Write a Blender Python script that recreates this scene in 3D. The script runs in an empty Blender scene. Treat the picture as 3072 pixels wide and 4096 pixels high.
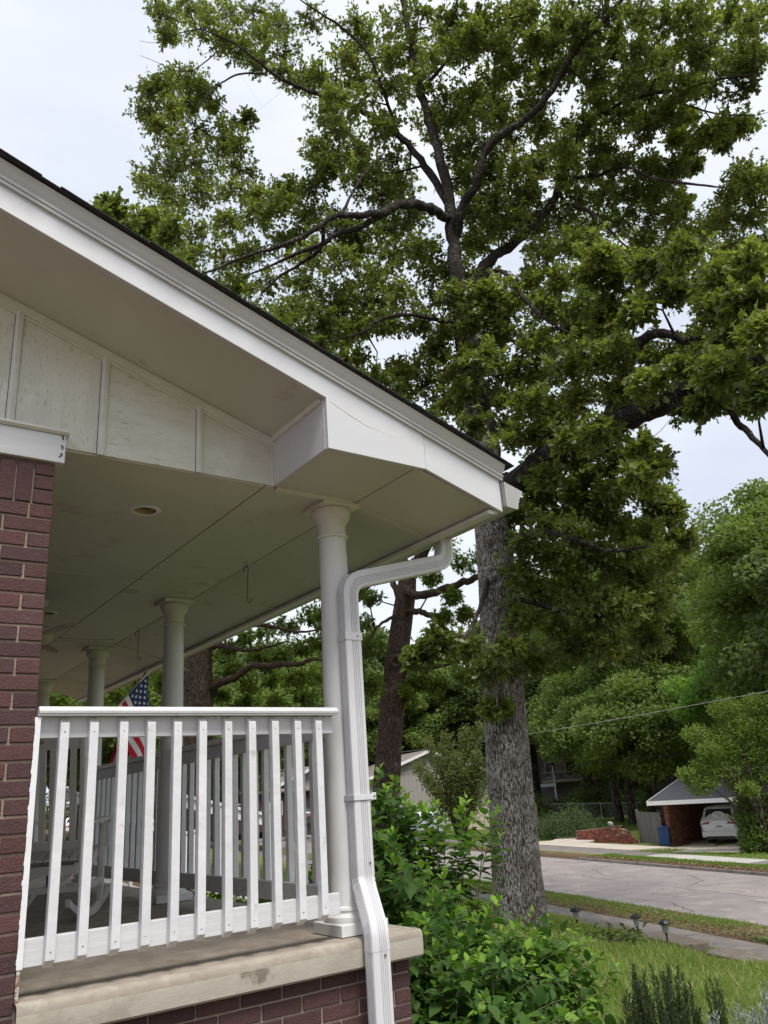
import bpy, bmesh, math, random
import numpy as np
from mathutils import Vector, Matrix, Euler
random.seed(7); rng = np.random.default_rng(11)
C = bpy.context.scene.collection
SC = bpy.context.scene

# ------------------------------------------------------------------ camera
YAW, PITCH, ROLL, FPX = 0.6346680, 0.3415603, -0.0709362, 3169.37
def cam_axes():
    cy, sy, cp, sp = math.cos(YAW), math.sin(YAW), math.cos(PITCH), math.sin(PITCH)
    f = Vector((sy*cp, cy*cp, sp)); r = Vector((cy, -sy, 0)); u = r.cross(f)
    c, s = math.cos(ROLL), math.sin(ROLL)
    return c*r+s*u, -s*r+c*u, f
cr, cu, cf = cam_axes()
cam = bpy.data.cameras.new('camera'); camo = bpy.data.objects.new('camera', cam); C.objects.link(camo)
camo.matrix_world = Matrix(((cr.x, cu.x, -cf.x, 0), (cr.y, cu.y, -cf.y, 0), (cr.z, cu.z, -cf.z, 0), (0, 0, 0, 1)))
cam.sensor_fit = 'VERTICAL'; cam.sensor_height = 36.0; cam.lens = FPX/4096*36.0
cam.clip_start = 0.05; cam.clip_end = 1500
SC.camera = camo

# ------------------------------------------------------------------ sky, sun, exposure
SUN_AZ = math.radians(188)      # where the sun stands, from +Y clockwise
SUN_EL = math.radians(60)
w = bpy.data.worlds.new('World'); SC.world = w; w.use_nodes = True
nt = w.node_tree; nt.nodes.clear()
out = nt.nodes.new('ShaderNodeOutputWorld'); bg = nt.nodes.new('ShaderNodeBackground')
sky = nt.nodes.new('ShaderNodeTexSky'); sky.sky_type = 'NISHITA'; sky.sun_disc = False
sky.sun_elevation = SUN_EL; sky.sun_rotation = SUN_AZ
sky.air_density = 1.0; sky.dust_density = 2.0; sky.ozone_density = 1.0
tc = nt.nodes.new('ShaderNodeTexCoord'); mp = nt.nodes.new('ShaderNodeMapping'); mp.inputs['Scale'].default_value = (1, 1, 2.6)
n1 = nt.nodes.new('ShaderNodeTexNoise'); n1.inputs['Scale'].default_value = 1.7; n1.inputs['Detail'].default_value = 7; n1.inputs['Roughness'].default_value = .52
rmp = nt.nodes.new('ShaderNodeValToRGB')
rmp.color_ramp.elements[0].position = .34; rmp.color_ramp.elements[0].color = (7.0, 7.5, 8.8, 1)
rmp.color_ramp.elements[1].position = .66; rmp.color_ramp.elements[1].color = (9.4, 9.8, 10.3, 1)
mx = nt.nodes.new('ShaderNodeMixRGB'); mx.inputs['Fac'].default_value = .88
nt.links.new(tc.outputs['Generated'], mp.inputs['Vector']); nt.links.new(mp.outputs[0], n1.inputs['Vector'])
nt.links.new(n1.outputs['Fac'], rmp.inputs['Fac']); nt.links.new(sky.outputs[0], mx.inputs[1]); nt.links.new(rmp.outputs[0], mx.inputs[2])
nt.links.new(mx.outputs[0], bg.inputs['Color']); bg.inputs['Strength'].default_value = .09
nt.links.new(bg.outputs[0], out.inputs[0])
sl = bpy.data.lights.new('sun', 'SUN'); sl.energy = 3.0; sl.angle = math.radians(20); sl.color = (1, .965, .91)
so = bpy.data.objects.new('sun', sl); C.objects.link(so)
so.rotation_euler = Vector((-math.sin(SUN_AZ)*math.cos(SUN_EL), -math.cos(SUN_AZ)*math.cos(SUN_EL), -math.sin(SUN_EL))).to_track_quat('-Z', 'Y').to_euler()
SC.render.engine = 'CYCLES'
SC.cycles.max_bounces = 6; SC.cycles.diffuse_bounces = 4; SC.cycles.transmission_bounces = 4; SC.cycles.transparent_max_bounces = 4
vs = SC.view_settings; vs.view_transform = 'Standard'; vs.look = 'None'; vs.gamma = 1; vs.use_curve_mapping = False; vs.exposure = 0.36

# ------------------------------------------------------------------ materials
def mat(name, col, rough=.7, var=.12, scale=6, bump=0, bscale=40, stretch=(1, 1, 1), col2=None, thr=None, col3=None, thr3=None, s3=3, rnd=0, metal=0, detail=6, spec=.5, crack=None, objspace=True):
    """colour varies by noise; col2 appears in patches above thr; col3 in a second patch layer; crack=(scalevec,colour,amount)"""
    m = bpy.data.materials.new(name); m.use_nodes = True; t = m.node_tree; N = t.nodes; L = t.links
    b = N['Principled BSDF']; b.inputs['Roughness'].default_value = rough; b.inputs['Metallic'].default_value = metal
    b.inputs['Specular IOR Level'].default_value = spec
    tc = N.new('ShaderNodeTexCoord'); mp = N.new('ShaderNodeMapping'); mp.inputs['Scale'].default_value = stretch
    oi = N.new('ShaderNodeObjectInfo'); add = N.new('ShaderNodeVectorMath'); add.operation = 'MULTIPLY_ADD'
    cmb = N.new('ShaderNodeCombineXYZ'); 
    for i in range(3): L.new(oi.outputs['Random'], cmb.inputs[i])
    add.inputs[1].default_value = (37.1, 53.7, 71.3)
    L.new(cmb.outputs[0], add.inputs[0]); L.new(tc.outputs['Object'], add.inputs[2]); L.new(add.outputs[0], mp.inputs[0])
    n = N.new('ShaderNodeTexNoise'); n.inputs['Scale'].default_value = scale; n.inputs['Detail'].default_value = detail; n.inputs['Roughness'].default_value = .6
    L.new(mp.outputs[0], n.inputs['Vector'])
    r = N.new('ShaderNodeMapRange'); r.inputs['From Min'].default_value = .3; r.inputs['From Max'].default_value = .7
    r.inputs['To Min'].default_value = 1-var; r.inputs['To Max'].default_value = 1+var
    L.new(n.outputs['Fac'], r.inputs['Value'])
    mul = N.new('ShaderNodeMixRGB'); mul.blend_type = 'MULTIPLY'; mul.inputs['Fac'].default_value = 1
    mul.inputs[1].default_value = (*col, 1); L.new(r.outputs[0], mul.inputs[2])
    last = mul.outputs[0]
    if rnd:
        r2 = N.new('ShaderNodeMapRange'); r2.inputs['To Min'].default_value = 1-rnd; r2.inputs['To Max'].default_value = 1+rnd
        L.new(oi.outputs['Random'], r2.inputs['Value'])
        m2 = N.new('ShaderNodeMixRGB'); m2.blend_type = 'MULTIPLY'; m2.inputs['Fac'].default_value = 1
        L.new(last, m2.inputs[1]); L.new(r2.outputs[0], m2.inputs[2]); last = m2.outputs[0]
    def patch(last, c2, th, sc, st=None):
        nn = N.new('ShaderNodeTexNoise'); nn.inputs['Scale'].default_value = sc; nn.inputs['Detail'].default_value = 8; nn.inputs['Roughness'].default_value = .65
        if st:
            mm = N.new('ShaderNodeMapping'); mm.inputs['Scale'].default_value = st; L.new(add.outputs[0], mm.inputs[0]); L.new(mm.outputs[0], nn.inputs['Vector'])
        else: L.new(add.outputs[0], nn.inputs['Vector'])
        rr = N.new('ShaderNodeMapRange'); rr.inputs['From Min'].default_value = th; rr.inputs['From Max'].default_value = th+.07
        L.new(nn.outputs['Fac'], rr.inputs['Value'])
        m3 = N.new('ShaderNodeMixRGB'); L.new(rr.outputs[0], m3.inputs[0]); L.new(last, m3.inputs[1]); m3.inputs[2].default_value = (*c2, 1)
        return m3.outputs[0], rr.outputs[0]
    if col2: last, _ = patch(last, col2, thr or .55, scale*.8)
    if col3: last, _ = patch(last, col3, thr3 or .6, s3)
    ck = None
    if crack:
        last, ck = patch(last, crack[1], crack[2], 1.0, crack[0])
    L.new(last, b.inputs['Base Color'])
    if bump or ck:
        bn = N.new('ShaderNodeTexNoise'); bn.inputs['Scale'].default_value = bscale; bn.inputs['Detail'].default_value = 5
        L.new(mp.outputs[0], bn.inputs['Vector'])
        h = bn.outputs['Fac']
        if ck:
            sb = N.new('ShaderNodeMath'); sb.operation = 'SUBTRACT'; L.new(h, sb.inputs[0]); L.new(ck, sb.inputs[1]); h = sb.outputs[0]
        bp = N.new('ShaderNodeBump'); bp.inputs['Strength'].default_value = bump or .3; bp.inputs['Distance'].default_value = .01
        L.new(h, bp.inputs['Height']); L.new(bp.outputs[0], b.inputs['Normal'])
    return m

def leaf_mat(name, dark, light, trans=.45, rough=.45, gloss=.4, young=None):
    m = bpy.data.materials.new(name); m.use_nodes = True; t = m.node_tree; N = t.nodes; L = t.links; N.clear()
    o = N.new('ShaderNodeOutputMaterial'); at = N.new('ShaderNodeAttribute'); at.attribute_name = 'var'
    rp = N.new('ShaderNodeValToRGB'); rp.color_ramp.elements[0].color = (*dark, 1); rp.color_ramp.elements[1].color = (*light, 1)
    if young:
        rp.color_ramp.elements[1].position = .93
        e = rp.color_ramp.elements.new(.985); e.color = (*young, 1)
    L.new(at.outputs['Fac'], rp.inputs[0])
    b = N.new('ShaderNodeBsdfPrincipled'); b.inputs['Roughness'].default_value = rough; b.inputs['Specular IOR Level'].default_value = gloss
    tr = N.new('ShaderNodeBsdfTranslucent')
    mxc = N.new('ShaderNodeMixRGB'); mxc.blend_type = 'MULTIPLY'; mxc.inputs[0].default_value = 1; mxc.inputs[2].default_value = (1.5, 1.65, .7, 1)
    L.new(rp.outputs[0], b.inputs['Base Color']); L.new(rp.outputs[0], mxc.inputs[1]); L.new(mxc.outputs[0], tr.inputs[0])
    ms = N.new('ShaderNodeMixShader'); ms.inputs[0].default_value = trans
    L.new(b.outputs[0], ms.inputs[1]); L.new(tr.outputs[0], ms.inputs[2]); L.new(ms.outputs[0], o.inputs[0])
    return m

def bark_mat(name, ridge, fissure, lichen, sc=(30, 30, 9), bump=.8, attr=False, lich=.56):
    m = bpy.data.materials.new(name); m.use_nodes = True; t = m.node_tree; N = t.nodes; L = t.links
    b = N['Principled BSDF']; b.inputs['Roughness'].default_value = .95; b.inputs['Specular IOR Level'].default_value = .2
    tc = N.new('ShaderNodeTexCoord'); mp = N.new('ShaderNodeMapping'); mp.inputs['Scale'].default_value = sc
    L.new(tc.outputs['Object'], mp.inputs[0])
    dn = N.new('ShaderNodeTexNoise'); dn.inputs['Scale'].default_value = 3; dn.inputs['Detail'].default_value = 4; L.new(mp.outputs[0], dn.inputs['Vector'])
    va = N.new('ShaderNodeVectorMath'); va.operation = 'MULTIPLY_ADD'; va.inputs[1].default_value = (.9, .9, .9)
    L.new(dn.outputs['Color'], va.inputs[0]); L.new(mp.outputs[0], va.inputs[2])
    v = N.new('ShaderNodeTexVoronoi'); v.feature = 'DISTANCE_TO_EDGE'; v.inputs['Scale'].default_value = 1; L.new(va.outputs[0], v.inputs['Vector'])
    n = N.new('ShaderNodeTexNoise'); n.inputs['Scale'].default_value = 2.2; n.inputs['Detail'].default_value = 8; n.inputs['Roughness'].default_value = .7; L.new(tc.outputs['Object'], n.inputs['Vector'])
    n2 = N.new('ShaderNodeTexNoise'); n2.inputs['Scale'].default_value = 70; n2.inputs['Detail'].default_value = 4; L.new(tc.outputs['Object'], n2.inputs['Vector'])
    r1 = N.new('ShaderNodeMapRange'); r1.inputs['From Min'].default_value = lich-.08; r1.inputs['From Max'].default_value = lich+.1; L.new(n.outputs['Fac'], r1.inputs['Value'])
    mm = N.new('ShaderNodeMath'); mm.operation = 'MULTIPLY'; L.new(r1.outputs[0], mm.inputs[0]); L.new(n2.outputs['Fac'], mm.inputs[1])
    mi = N.new('ShaderNodeMixRGB'); mi.inputs[1].default_value = (*ridge, 1); mi.inputs[2].default_value = (*lichen, 1)
    m15 = N.new('ShaderNodeMath'); m15.operation = 'MULTIPLY'; m15.inputs[1].default_value = 1.9; m15.use_clamp = True; L.new(mm.outputs[0], m15.inputs[0]); L.new(m15.outputs[0], mi.inputs[0])
    rr = N.new('ShaderNodeMapRange'); rr.inputs['From Min'].default_value = .02; rr.inputs['From Max'].default_value = .22; L.new(v.outputs['Distance'], rr.inputs['Value'])
    src = rr.outputs[0]
    if attr:
        a = N.new('ShaderNodeAttribute'); a.attribute_name = 'ridge'
        n3 = N.new('ShaderNodeMath'); n3.operation = 'MULTIPLY_ADD'; n3.inputs[1].default_value = .5; L.new(n2.outputs['Fac'], n3.inputs[0]); L.new(a.outputs['Fac'], n3.inputs[2])
        n4 = N.new('ShaderNodeMapRange'); n4.inputs['From Min'].default_value = .50; n4.inputs['From Max'].default_value = 1.08; L.new(n3.outputs[0], n4.inputs['Value'])
        src = n4.outputs[0]
    m2 = N.new('ShaderNodeMixRGB'); m2.inputs[1].default_value = (*fissure, 1); L.new(src, m2.inputs[0]); L.new(mi.outputs[0], m2.inputs[2])
    res_ = m2.outputs[0]
    if attr:
        mp2 = N.new('ShaderNodeMapping'); mp2.inputs['Scale'].default_value = (50, 50, 8); L.new(tc.outputs['Object'], mp2.inputs[0])
        ns = N.new('ShaderNodeTexNoise'); ns.inputs['Scale'].default_value = 1; ns.inputs['Detail'].default_value = 3; ns.inputs['Roughness'].default_value = .6; L.new(mp2.outputs[0], ns.inputs['Vector'])
        r5 = N.new('ShaderNodeMapRange'); r5.inputs['From Min'].default_value = .41; r5.inputs['From Max'].default_value = .50; L.new(ns.outputs['Fac'], r5.inputs['Value'])
        m6 = N.new('ShaderNodeMixRGB'); L.new(r5.outputs[0], m6.inputs[0]); m6.inputs[1].default_value = (*fissure, 1); L.new(res_, m6.inputs[2]); res_ = m6.outputs[0]
    L.new(res_, b.inputs['Base Color'])
    ad = N.new('ShaderNodeMath'); ad.operation = 'MULTIPLY_ADD'; ad.inputs[1].default_value = .35; L.new(n2.outputs['Fac'], ad.inputs[0]); L.new(rr.outputs[0], ad.inputs[2])
    bp = N.new('ShaderNodeBump'); bp.inputs['Strength'].default_value = bump; bp.inputs['Distance'].default_value = .03
    L.new(n2.outputs['Fac'] if attr else ad.outputs[0], bp.inputs['Height']); L.new(bp.outputs[0], b.inputs['Normal'])
    if attr: bp.inputs['Distance'].default_value = .006
    return m

M = {}
M['white'] = mat('white_paint', (.76, .765, .77), .5, .05, 5, .12, 30, (1, 1, 1), col3=(.6, .585, .55), thr3=.66, s3=4)
M['rail'] = mat('rail_paint', (.66, .655, .665), .5, .07, 8, .3, 18, (1, 1, 1), col3=(.50, .485, .45), thr3=.63, s3=9, rnd=.03)
M['railx'] = mat('rail_board_paint', (.62, .615, .625), .55, .08, 14, .3, 26, (.12, 1, 1), col3=(.5, .49, .46), thr3=.67, s3=12)
M['fascia'] = mat('fascia_paint', (.59, .585, .60), .5, .05, 3, .12, 14, (.3, 1, 1), col3=(.6, .59, .56), thr3=.64, s3=5)
M['ply_v'] = mat('weathered_plywood_vertical', (.64, .62, .56), .85, .13, 5, .4, 30, (1, 1, .3), col3=(.69, .675, .625), thr3=.50, s3=3, crack=((230, 230, 20), (.24, .19, .15), .60))
M['ply_h'] = mat('weathered_plywood', (.65, .635, .575), .85, .12, 5, .4, 30, (.25, 1, 1), col3=(.69, .675, .625), thr3=.50, s3=3, crack=((12, 170, 170), (.33, .28, .23), .61))
M['trimold'] = mat('weathered_trim', (.66, .65, .60), .7, .07, 9, .2, 30, col3=(.45, .42, .36), thr3=.66, s3=9)
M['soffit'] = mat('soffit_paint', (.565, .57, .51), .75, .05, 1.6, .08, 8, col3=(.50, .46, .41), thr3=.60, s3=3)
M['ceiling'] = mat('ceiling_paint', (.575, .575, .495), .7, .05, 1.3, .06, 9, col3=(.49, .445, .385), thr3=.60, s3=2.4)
M['column'] = mat('column_paint', (.66, .655, .645), .5, .06, 5, .12, 18, (1, 1, .3), col3=(.53, .51, .46), thr3=.64, s3=6)
M['colold'] = mat('capital_paint', (.68, .665, .60), .6, .08, 8, .2, 26, col3=(.40, .35, .27), thr3=.66, s3=11)
M['mortar'] = mat('mortar', (.29, .22, .18), .95, .15, 30, .5, 90, col2=(.37, .30, .25), thr=.58)
M['brick'] = mat('purple_brown_brick', (.072, .033, .032), .8, .16, 30, .5, 120, rnd=.26, col3=(.022, .014, .016), thr3=.60, s3=75)
M['brickred'] = mat('red_brown_brick', (.085, .035, .031), .8, .16, 30, .5, 120, rnd=.16, col3=(.022, .014, .016), thr3=.60, s3=75)
M['slab'] = mat('porch_concrete', (.30, .255, .21), .85, .18, 7, .5, 60, col2=(.36, .315, .26), thr=.55, col3=(.20, .165, .135), thr3=.62, s3=5)
M['slabface'] = mat('porch_concrete_edge', (.40, .365, .305), .85, .10, 6, .14, 90, (.5, 1, 1), col2=(.34, .30, .25), thr=.56, col3=(.20, .165, .13), thr3=.62, s3=4)
M['slabtop'] = mat('worn_concrete_nosing', (.31, .27, .22), .9, .15, 9, .25, 70, col2=(.37, .33, .275), thr=.55)
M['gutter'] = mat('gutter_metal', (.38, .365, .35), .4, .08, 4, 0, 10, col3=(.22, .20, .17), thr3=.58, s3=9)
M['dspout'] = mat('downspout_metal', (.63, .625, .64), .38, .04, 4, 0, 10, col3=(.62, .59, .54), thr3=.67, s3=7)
M['seam'] = mat('dark_seam', (.05, .045, .04), .9)
M['metal'] = mat('dark_metal', (.03, .03, .03), .4, metal=.6)
M['screw'] = mat('screw_head', (.09, .085, .08), .45, metal=.3)
M['shingle'] = mat('asphalt_shingle', (.035, .034, .036), .95, .35, 60, .6, 120, rnd=.2)
M['shinglegrey'] = mat('grey_asphalt_shingle', (.085, .088, .10), .95, .3, 14, .5, 60, rnd=.18)
M['shinglebrown'] = mat('brown_asphalt_shingle', (.20, .165, .15), .95, .25, 6, .5, 40)
M['housewall'] = mat('brick_house_wall', (.07, .04, .045), .9, .2, 20)
M['road'] = mat('road_concrete', (.235, .205, .195), .9, .20, 1.1, .3, 40, col2=(.30, .255, .23), thr=.56, col3=(.17, .15, .145), thr3=.60, s3=.55, rnd=.04)
M['curb'] = mat('curb_concrete', (.25, .225, .205), .9, .18, 2, .4, 40, col2=(.17, .15, .14), thr=.55)
M['walk'] = mat('sidewalk_concrete', (.155, .135, .125), .9, .2, 2.5, .4, 50, col2=(.20, .17, .155), thr=.55, rnd=.1)
M['walkpale'] = mat('new_concrete', (.42, .40, .37), .9, .08, 2, .3, 40)
M['drive'] = mat('driveway_concrete', (.47, .41, .345), .9, .12, 1.2, .3, 40, col2=(.42, .35, .29), thr=.55, col3=(.33, .27, .22), thr3=.6, s3=.8)
M['stone'] = mat('weathered_stone_slab', (.15, .12, .095), .95, .25, 9, .7, 60, col2=(.19, .17, .15), thr=.55, col3=(.05, .045, .04), thr3=.62, s3=9)
M['dirt'] = mat('leaf_litter_soil', (.14, .09, .06), .95, .3, 8, .7, 40, col2=(.21, .14, .095), thr=.52, col3=(.07, .05, .03), thr3=.58, s3=6)
M['litter'] = leaf_mat('dry_leaf', (.09, .05, .03), (.28, .18, .11), .1, .8)
M['fencewood'] = mat('grey_fence_wood', (.16, .145, .135), .9, .2, 6, .4, 30, (1, 1, .15), rnd=.18)
M['palewood'] = mat('pale_fence_wood', (.48, .42, .33), .9, .1, 6, .3, 30, (1, 1, .2), rnd=.1)
M['siding'] = mat('grey_siding', (.31, .285, .265), .8, .05, 3, .2, 20)
M['trimwhite'] = mat('far_white_trim', (.74, .75, .74), .6, .04)
M['bluebin'] = mat('blue_bin_plastic', (.018, .062, .20), .45, .08)
M['black'] = mat('black_rubber', (.012, .012, .012), .7)
M['glassdark'] = mat('dark_window_glass', (.012, .014, .016), .08)
M['silver'] = mat('silver_car_paint', (.55, .56, .575), .3, .02, metal=.35)
M['whitecar'] = mat('white_car_paint', (.75, .76, .77), .3, .02)
M['darkcar'] = mat('dark_car_paint', (.03, .035, .04), .3, .02)
M['redlight'] = mat('red_tail_lamp', (.35, .012, .012), .25)
M['chairp'] = mat('grey_chair_paint', (.66, .645, .61), .55, .08, 9, .2, 30, (1, 1, .3), col3=(.32, .30, .27), thr3=.64, s3=10)
M['chairw'] = mat('white_chair_paint', (.62, .62, .61), .55, .06)
M['bluemetal'] = mat('blue_grey_metal', (.05, .07, .11), .45)
M['beam'] = mat('porch_beam_inner', (.60, .60, .53), .7)
M['fred'] = mat('flag_red', (.60, .014, .035), .8, .05, 20, .1, 200)
M['fwhite'] = mat('flag_white', (.82, .81, .82), .8, .04, 20, .1, 200)
M['fblue'] = mat('flag_blue', (.018, .035, .15), .8, .05, 20, .1, 200)
M['lampglass'] = mat('lamp_clear_plastic', (.34, .37, .33), .2)
M['planterbrick'] = mat('old_red_brick', (.26, .075, .05), .9, .25, 20, .4, 60, rnd=.45, col3=(.045, .035, .035), thr3=.56, s3=4)
M['brickpale'] = mat('paint_splashed_brick', (.36, .32, .30), .9, .2, 10)
M['carportbrick'] = mat('carport_brick', (.22, .085, .055), .9, .22, 15, .4, 60, rnd=.45, col3=(.42, .30, .23), thr3=.64, s3=5)
M['mortarfar'] = mat('pale_mortar', (.30, .25, .21), .95, .15, 20)
M['mortardark'] = mat('dark_mortar', (.06, .045, .04), .95, .15, 20)
M['rubble'] = mat('pale_rock', (.42, .42, .43), .9, .2, 10, .5, 30)
M['galv'] = mat('galvanised_steel', (.38, .40, .40), .5, .06, metal=.3)
M['wire'] = mat('power_cable', (.30, .30, .28), .7)
M['pole'] = mat('utility_pole_wood', (.14, .11, .085), .9, .2, 5, .4, 30, (1, 1, .1))
M['bark'] = bark_mat('oak_bark', (.19, .158, .138), (.038, .028, .023), (.36, .34, .32), attr=True, lich=.49)
M['barkup'] = bark_mat('oak_limb_bark', (.055, .044, .036), (.018, .014, .012), (.17, .16, .15), sc=(22, 22, 8), lich=.56)
M['bark2'] = bark_mat('brown_oak_bark', (.115, .075, .052), (.028, .019, .015), (.22, .19, .17), sc=(24, 24, 7), lich=.60)
M['barkfar'] = bark_mat('far_bark', (.10, .08, .065), (.03, .024, .02), (.24, .23, .21), sc=(8, 8, 2.5), lich=.55)
M['twig'] = mat('twig_bark', (.06, .048, .038), .9, .2)
M['stem'] = mat('green_stem', (.16, .13, .07), .7, .2)
M['oakleaf'] = leaf_mat('oak_leaf', (.042, .062, .016), (.20, .235, .062), .47, .4, .45, young=(.40, .38, .13))  # wide dark-to-light spread paints lit and shaded leaves into the colour
M['oakleaf2'] = leaf_mat('rear_oak_leaf', (.048, .080, .016), (.16, .21, .042), .48, .5, .3)  # greener leaf tone for the two oaks farther back
M['farleaf'] = leaf_mat('far_foliage_dark', (.052, .078, .032), (.155, .20, .075), .4, .6, .2)  # far leaf colours lightened with grey, distance haze painted in
M['farleaf2'] = leaf_mat('far_foliage_mid', (.070, .108, .032), (.21, .27, .08), .42, .6, .2)
M['brightleaf'] = leaf_mat('bright_foliage', (.08, .14, .03), (.20, .315, .075), .45, .6, .2)
M['yellowleaf'] = leaf_mat('small_tree_foliage', (.065, .11, .02), (.20, .26, .06), .42, .55, .3)
M['myrtleleaf'] = leaf_mat('myrtle_foliage', (.07, .095, .032), (.19, .21, .075), .35, .6, .2)
M['hedgeleaf'] = leaf_mat('hedge_foliage', (.04, .065, .03), (.11, .15, .065), .3, .6, .2)
M['shrubleaf'] = leaf_mat('shrub_leaf', (.040, .095, .022), (.11, .20, .040), .40, .55, .25, young=(.23, .38, .05))
M['grassblade'] = leaf_mat('grass_blade', (.13, .19, .045), (.33, .38, .14), .48, .6, .2, young=(.46, .43, .24))
M['verge'] = leaf_mat('verge_grass', (.09, .17, .025), (.20, .30, .055), .35, .6, .2)
M['clover'] = leaf_mat('ground_ivy', (.025, .065, .014), (.07, .14, .03), .3, .55, .3)
M['rosemary'] = leaf_mat('rosemary_needle', (.03, .055, .024), (.085, .12, .055), .2, .6, .2)
M['silverleaf'] = leaf_mat('silver_leaf', (.22, .26, .24), (.42, .46, .43), .2, .8, .1)
M['purpleleaf'] = leaf_mat('purple_flower', (.05, .03, .12), (.22, .10, .45), .2, .7, .2)

# ------------------------------------------------------------------ helpers
WL = {}
def put(o, parent=None, wl=None):
    C.objects.link(o)
    if parent is not None:
        o.parent = parent
    return o
def tag(o, label=None, cat=None, group=None, kind=None):
    if label: o['label'] = label
    if cat: o['category'] = cat
    if group: o['group'] = group
    if kind: o['kind'] = kind
    return o
def thing(name, label, cat, loc=(0, 0, 0), rz=0, group=None):
    o = bpy.data.objects.new(name, None); C.objects.link(o); o.location = loc; o.rotation_euler = (0, 0, rz)
    o.empty_display_size = .2; WL[o.name] = Vector(loc)
    return tag(o, label, cat, group)
def wloc(p):
    v = Vector((0, 0, 0))
    while p is not None: v += p.location; p = p.parent
    return v
class MB:
    def __init__(s): s.v = []; s.f = []; s.m = []; s.mi = 0
    def poly(s, pts, faces):
        o = len(s.v); s.v += [tuple(p) for p in pts]
        for f in faces: s.f.append(tuple(o+i for i in f)); s.m.append(s.mi)
        return s
    def box(s, x0, x1, y0, y1, z0, z1):
        return s.poly([(x0,y0,z0),(x1,y0,z0),(x1,y1,z0),(x0,y1,z0),(x0,y0,z1),(x1,y0,z1),(x1,y1,z1),(x0,y1,z1)],
                      [(3,2,1,0),(4,5,6,7),(0,1,5,4),(1,2,6,5),(2,3,7,6),(3,0,4,7)])
    def obox(s, c, u, v, w):      # centre and three half-axis vectors
        c, u, v, w = map(Vector, (c, u, v, w))
        P = [c+a*u+b*v+d*w for d in (-1, 1) for a, b in ((-1,-1),(1,-1),(1,1),(-1,1))]
        fs = [(3,2,1,0),(4,5,6,7),(0,1,5,4),(1,2,6,5),(2,3,7,6),(3,0,4,7)]
        if u.cross(v).dot(w) < 0: fs = [f[::-1] for f in fs]
        return s.poly(P, fs)
    def prism(s, prof, ext):      # closed 3d profile extruded by vector
        n = len(prof); e = Vector(ext); P = [Vector(p) for p in prof]
        return s.poly(P+[p+e for p in P], [tuple(range(n))[::-1], tuple(range(n, 2*n))]+[(i, (i+1) % n, n+(i+1) % n, n+i) for i in range(n)])
    def tube(s, pts, rad, sides=8, caps=True, squash=None):
        pts = [Vector(p) for p in pts]
        if not hasattr(rad, '__len__'): rad = [rad]*len(pts)
        t = (pts[1]-pts[0]).normalized(); a = t.orthogonal().normalized(); o = len(s.v)
        for i, p in enumerate(pts):
            t2 = (pts[min(i+1, len(pts)-1)]-pts[max(i-1, 0)]).normalized()
            a = (a-t2*a.dot(t2)).normalized(); b = t2.cross(a)
            for k in range(sides):
                th = 2*math.pi*k/sides; s.v.append(tuple(p+(math.cos(th)*a+math.sin(th)*b)*float(rad[i])))
        for i in range(len(pts)-1):
            for k in range(sides):
                s.f.append((o+i*sides+k, o+i*sides+(k+1) % sides, o+(i+1)*sides+(k+1) % sides, o+(i+1)*sides+k)); s.m.append(s.mi)
        if caps:
            s.f.append(tuple(o+k for k in range(sides))[::-1]); s.m.append(s.mi)
            e = o+(len(pts)-1)*sides; s.f.append(tuple(e+k for k in range(sides))); s.m.append(s.mi)
        return s
    def lathe(s, prof, c, sides=24):   # prof [(r,z)]
        o = len(s.v)
        for r, z in prof:
            for k in range(sides):
                th = 2*math.pi*k/sides; s.v.append((c[0]+r*math.cos(th), c[1]+r*math.sin(th), c[2]+z))
        for i in range(len(prof)-1):
            for k in range(sides):
                s.f.append((o+i*sides+k, o+i*sides+(k+1) % sides, o+(i+1)*sides+(k+1) % sides, o+(i+1)*sides+k)); s.m.append(s.mi)
        s.f.append(tuple(o+k for k in range(sides))[::-1]); s.m.append(s.mi)
        e = o+(len(prof)-1)*sides; s.f.append(tuple(e+k for k in range(sides))); s.m.append(s.mi)
        return s
    def build(s, name, mats, parent=None, local=False, smooth=False, bevel=0, label=None, kind=None, origin=None):
        me = bpy.data.meshes.new(name)
        off = wloc(parent) if (parent is not None and not local) else Vector((0, 0, 0))
        org = Vector(origin) if origin is not None else Vector((0, 0, 0))
        tot = off+org if not local else org
        me.from_pydata([(v[0]-tot.x, v[1]-tot.y, v[2]-tot.z) for v in s.v], [], s.f)
        if not isinstance(mats, (list, tuple)): mats = [mats]
        for m_ in mats: me.materials.append(M[m_] if isinstance(m_, str) else m_)
        if len(mats) > 1: me.polygons.foreach_set('material_index', s.m)
        if smooth:
            me.polygons.foreach_set('use_smooth', [True]*len(me.polygons))
            if smooth != 'all':
                try: me.set_sharp_from_angle(angle=math.radians(35))
                except Exception: pass
        o = bpy.data.objects.new(name, me); put(o, parent); o.location = org
        if bevel:
            b = o.modifiers.new('bevel', 'BEVEL'); b.width = bevel; b.segments = 2; b.limit_method = 'ANGLE'; b.angle_limit = math.radians(40)
        if label: o['label'] = label
        if kind: o['kind'] = kind
        return o
def copy_tree(o, parent=None, loc=None, rz=None, label=None):
    c = o.copy(); C.objects.link(c)
    if parent is not None: c.parent = parent
    if loc is not None: c.location = loc
    if rz is not None: c.rotation_euler = (0, 0, rz)
    if label: c['label'] = label
    for ch in list(o.children): copy_tree(ch, c)
    return c
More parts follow.
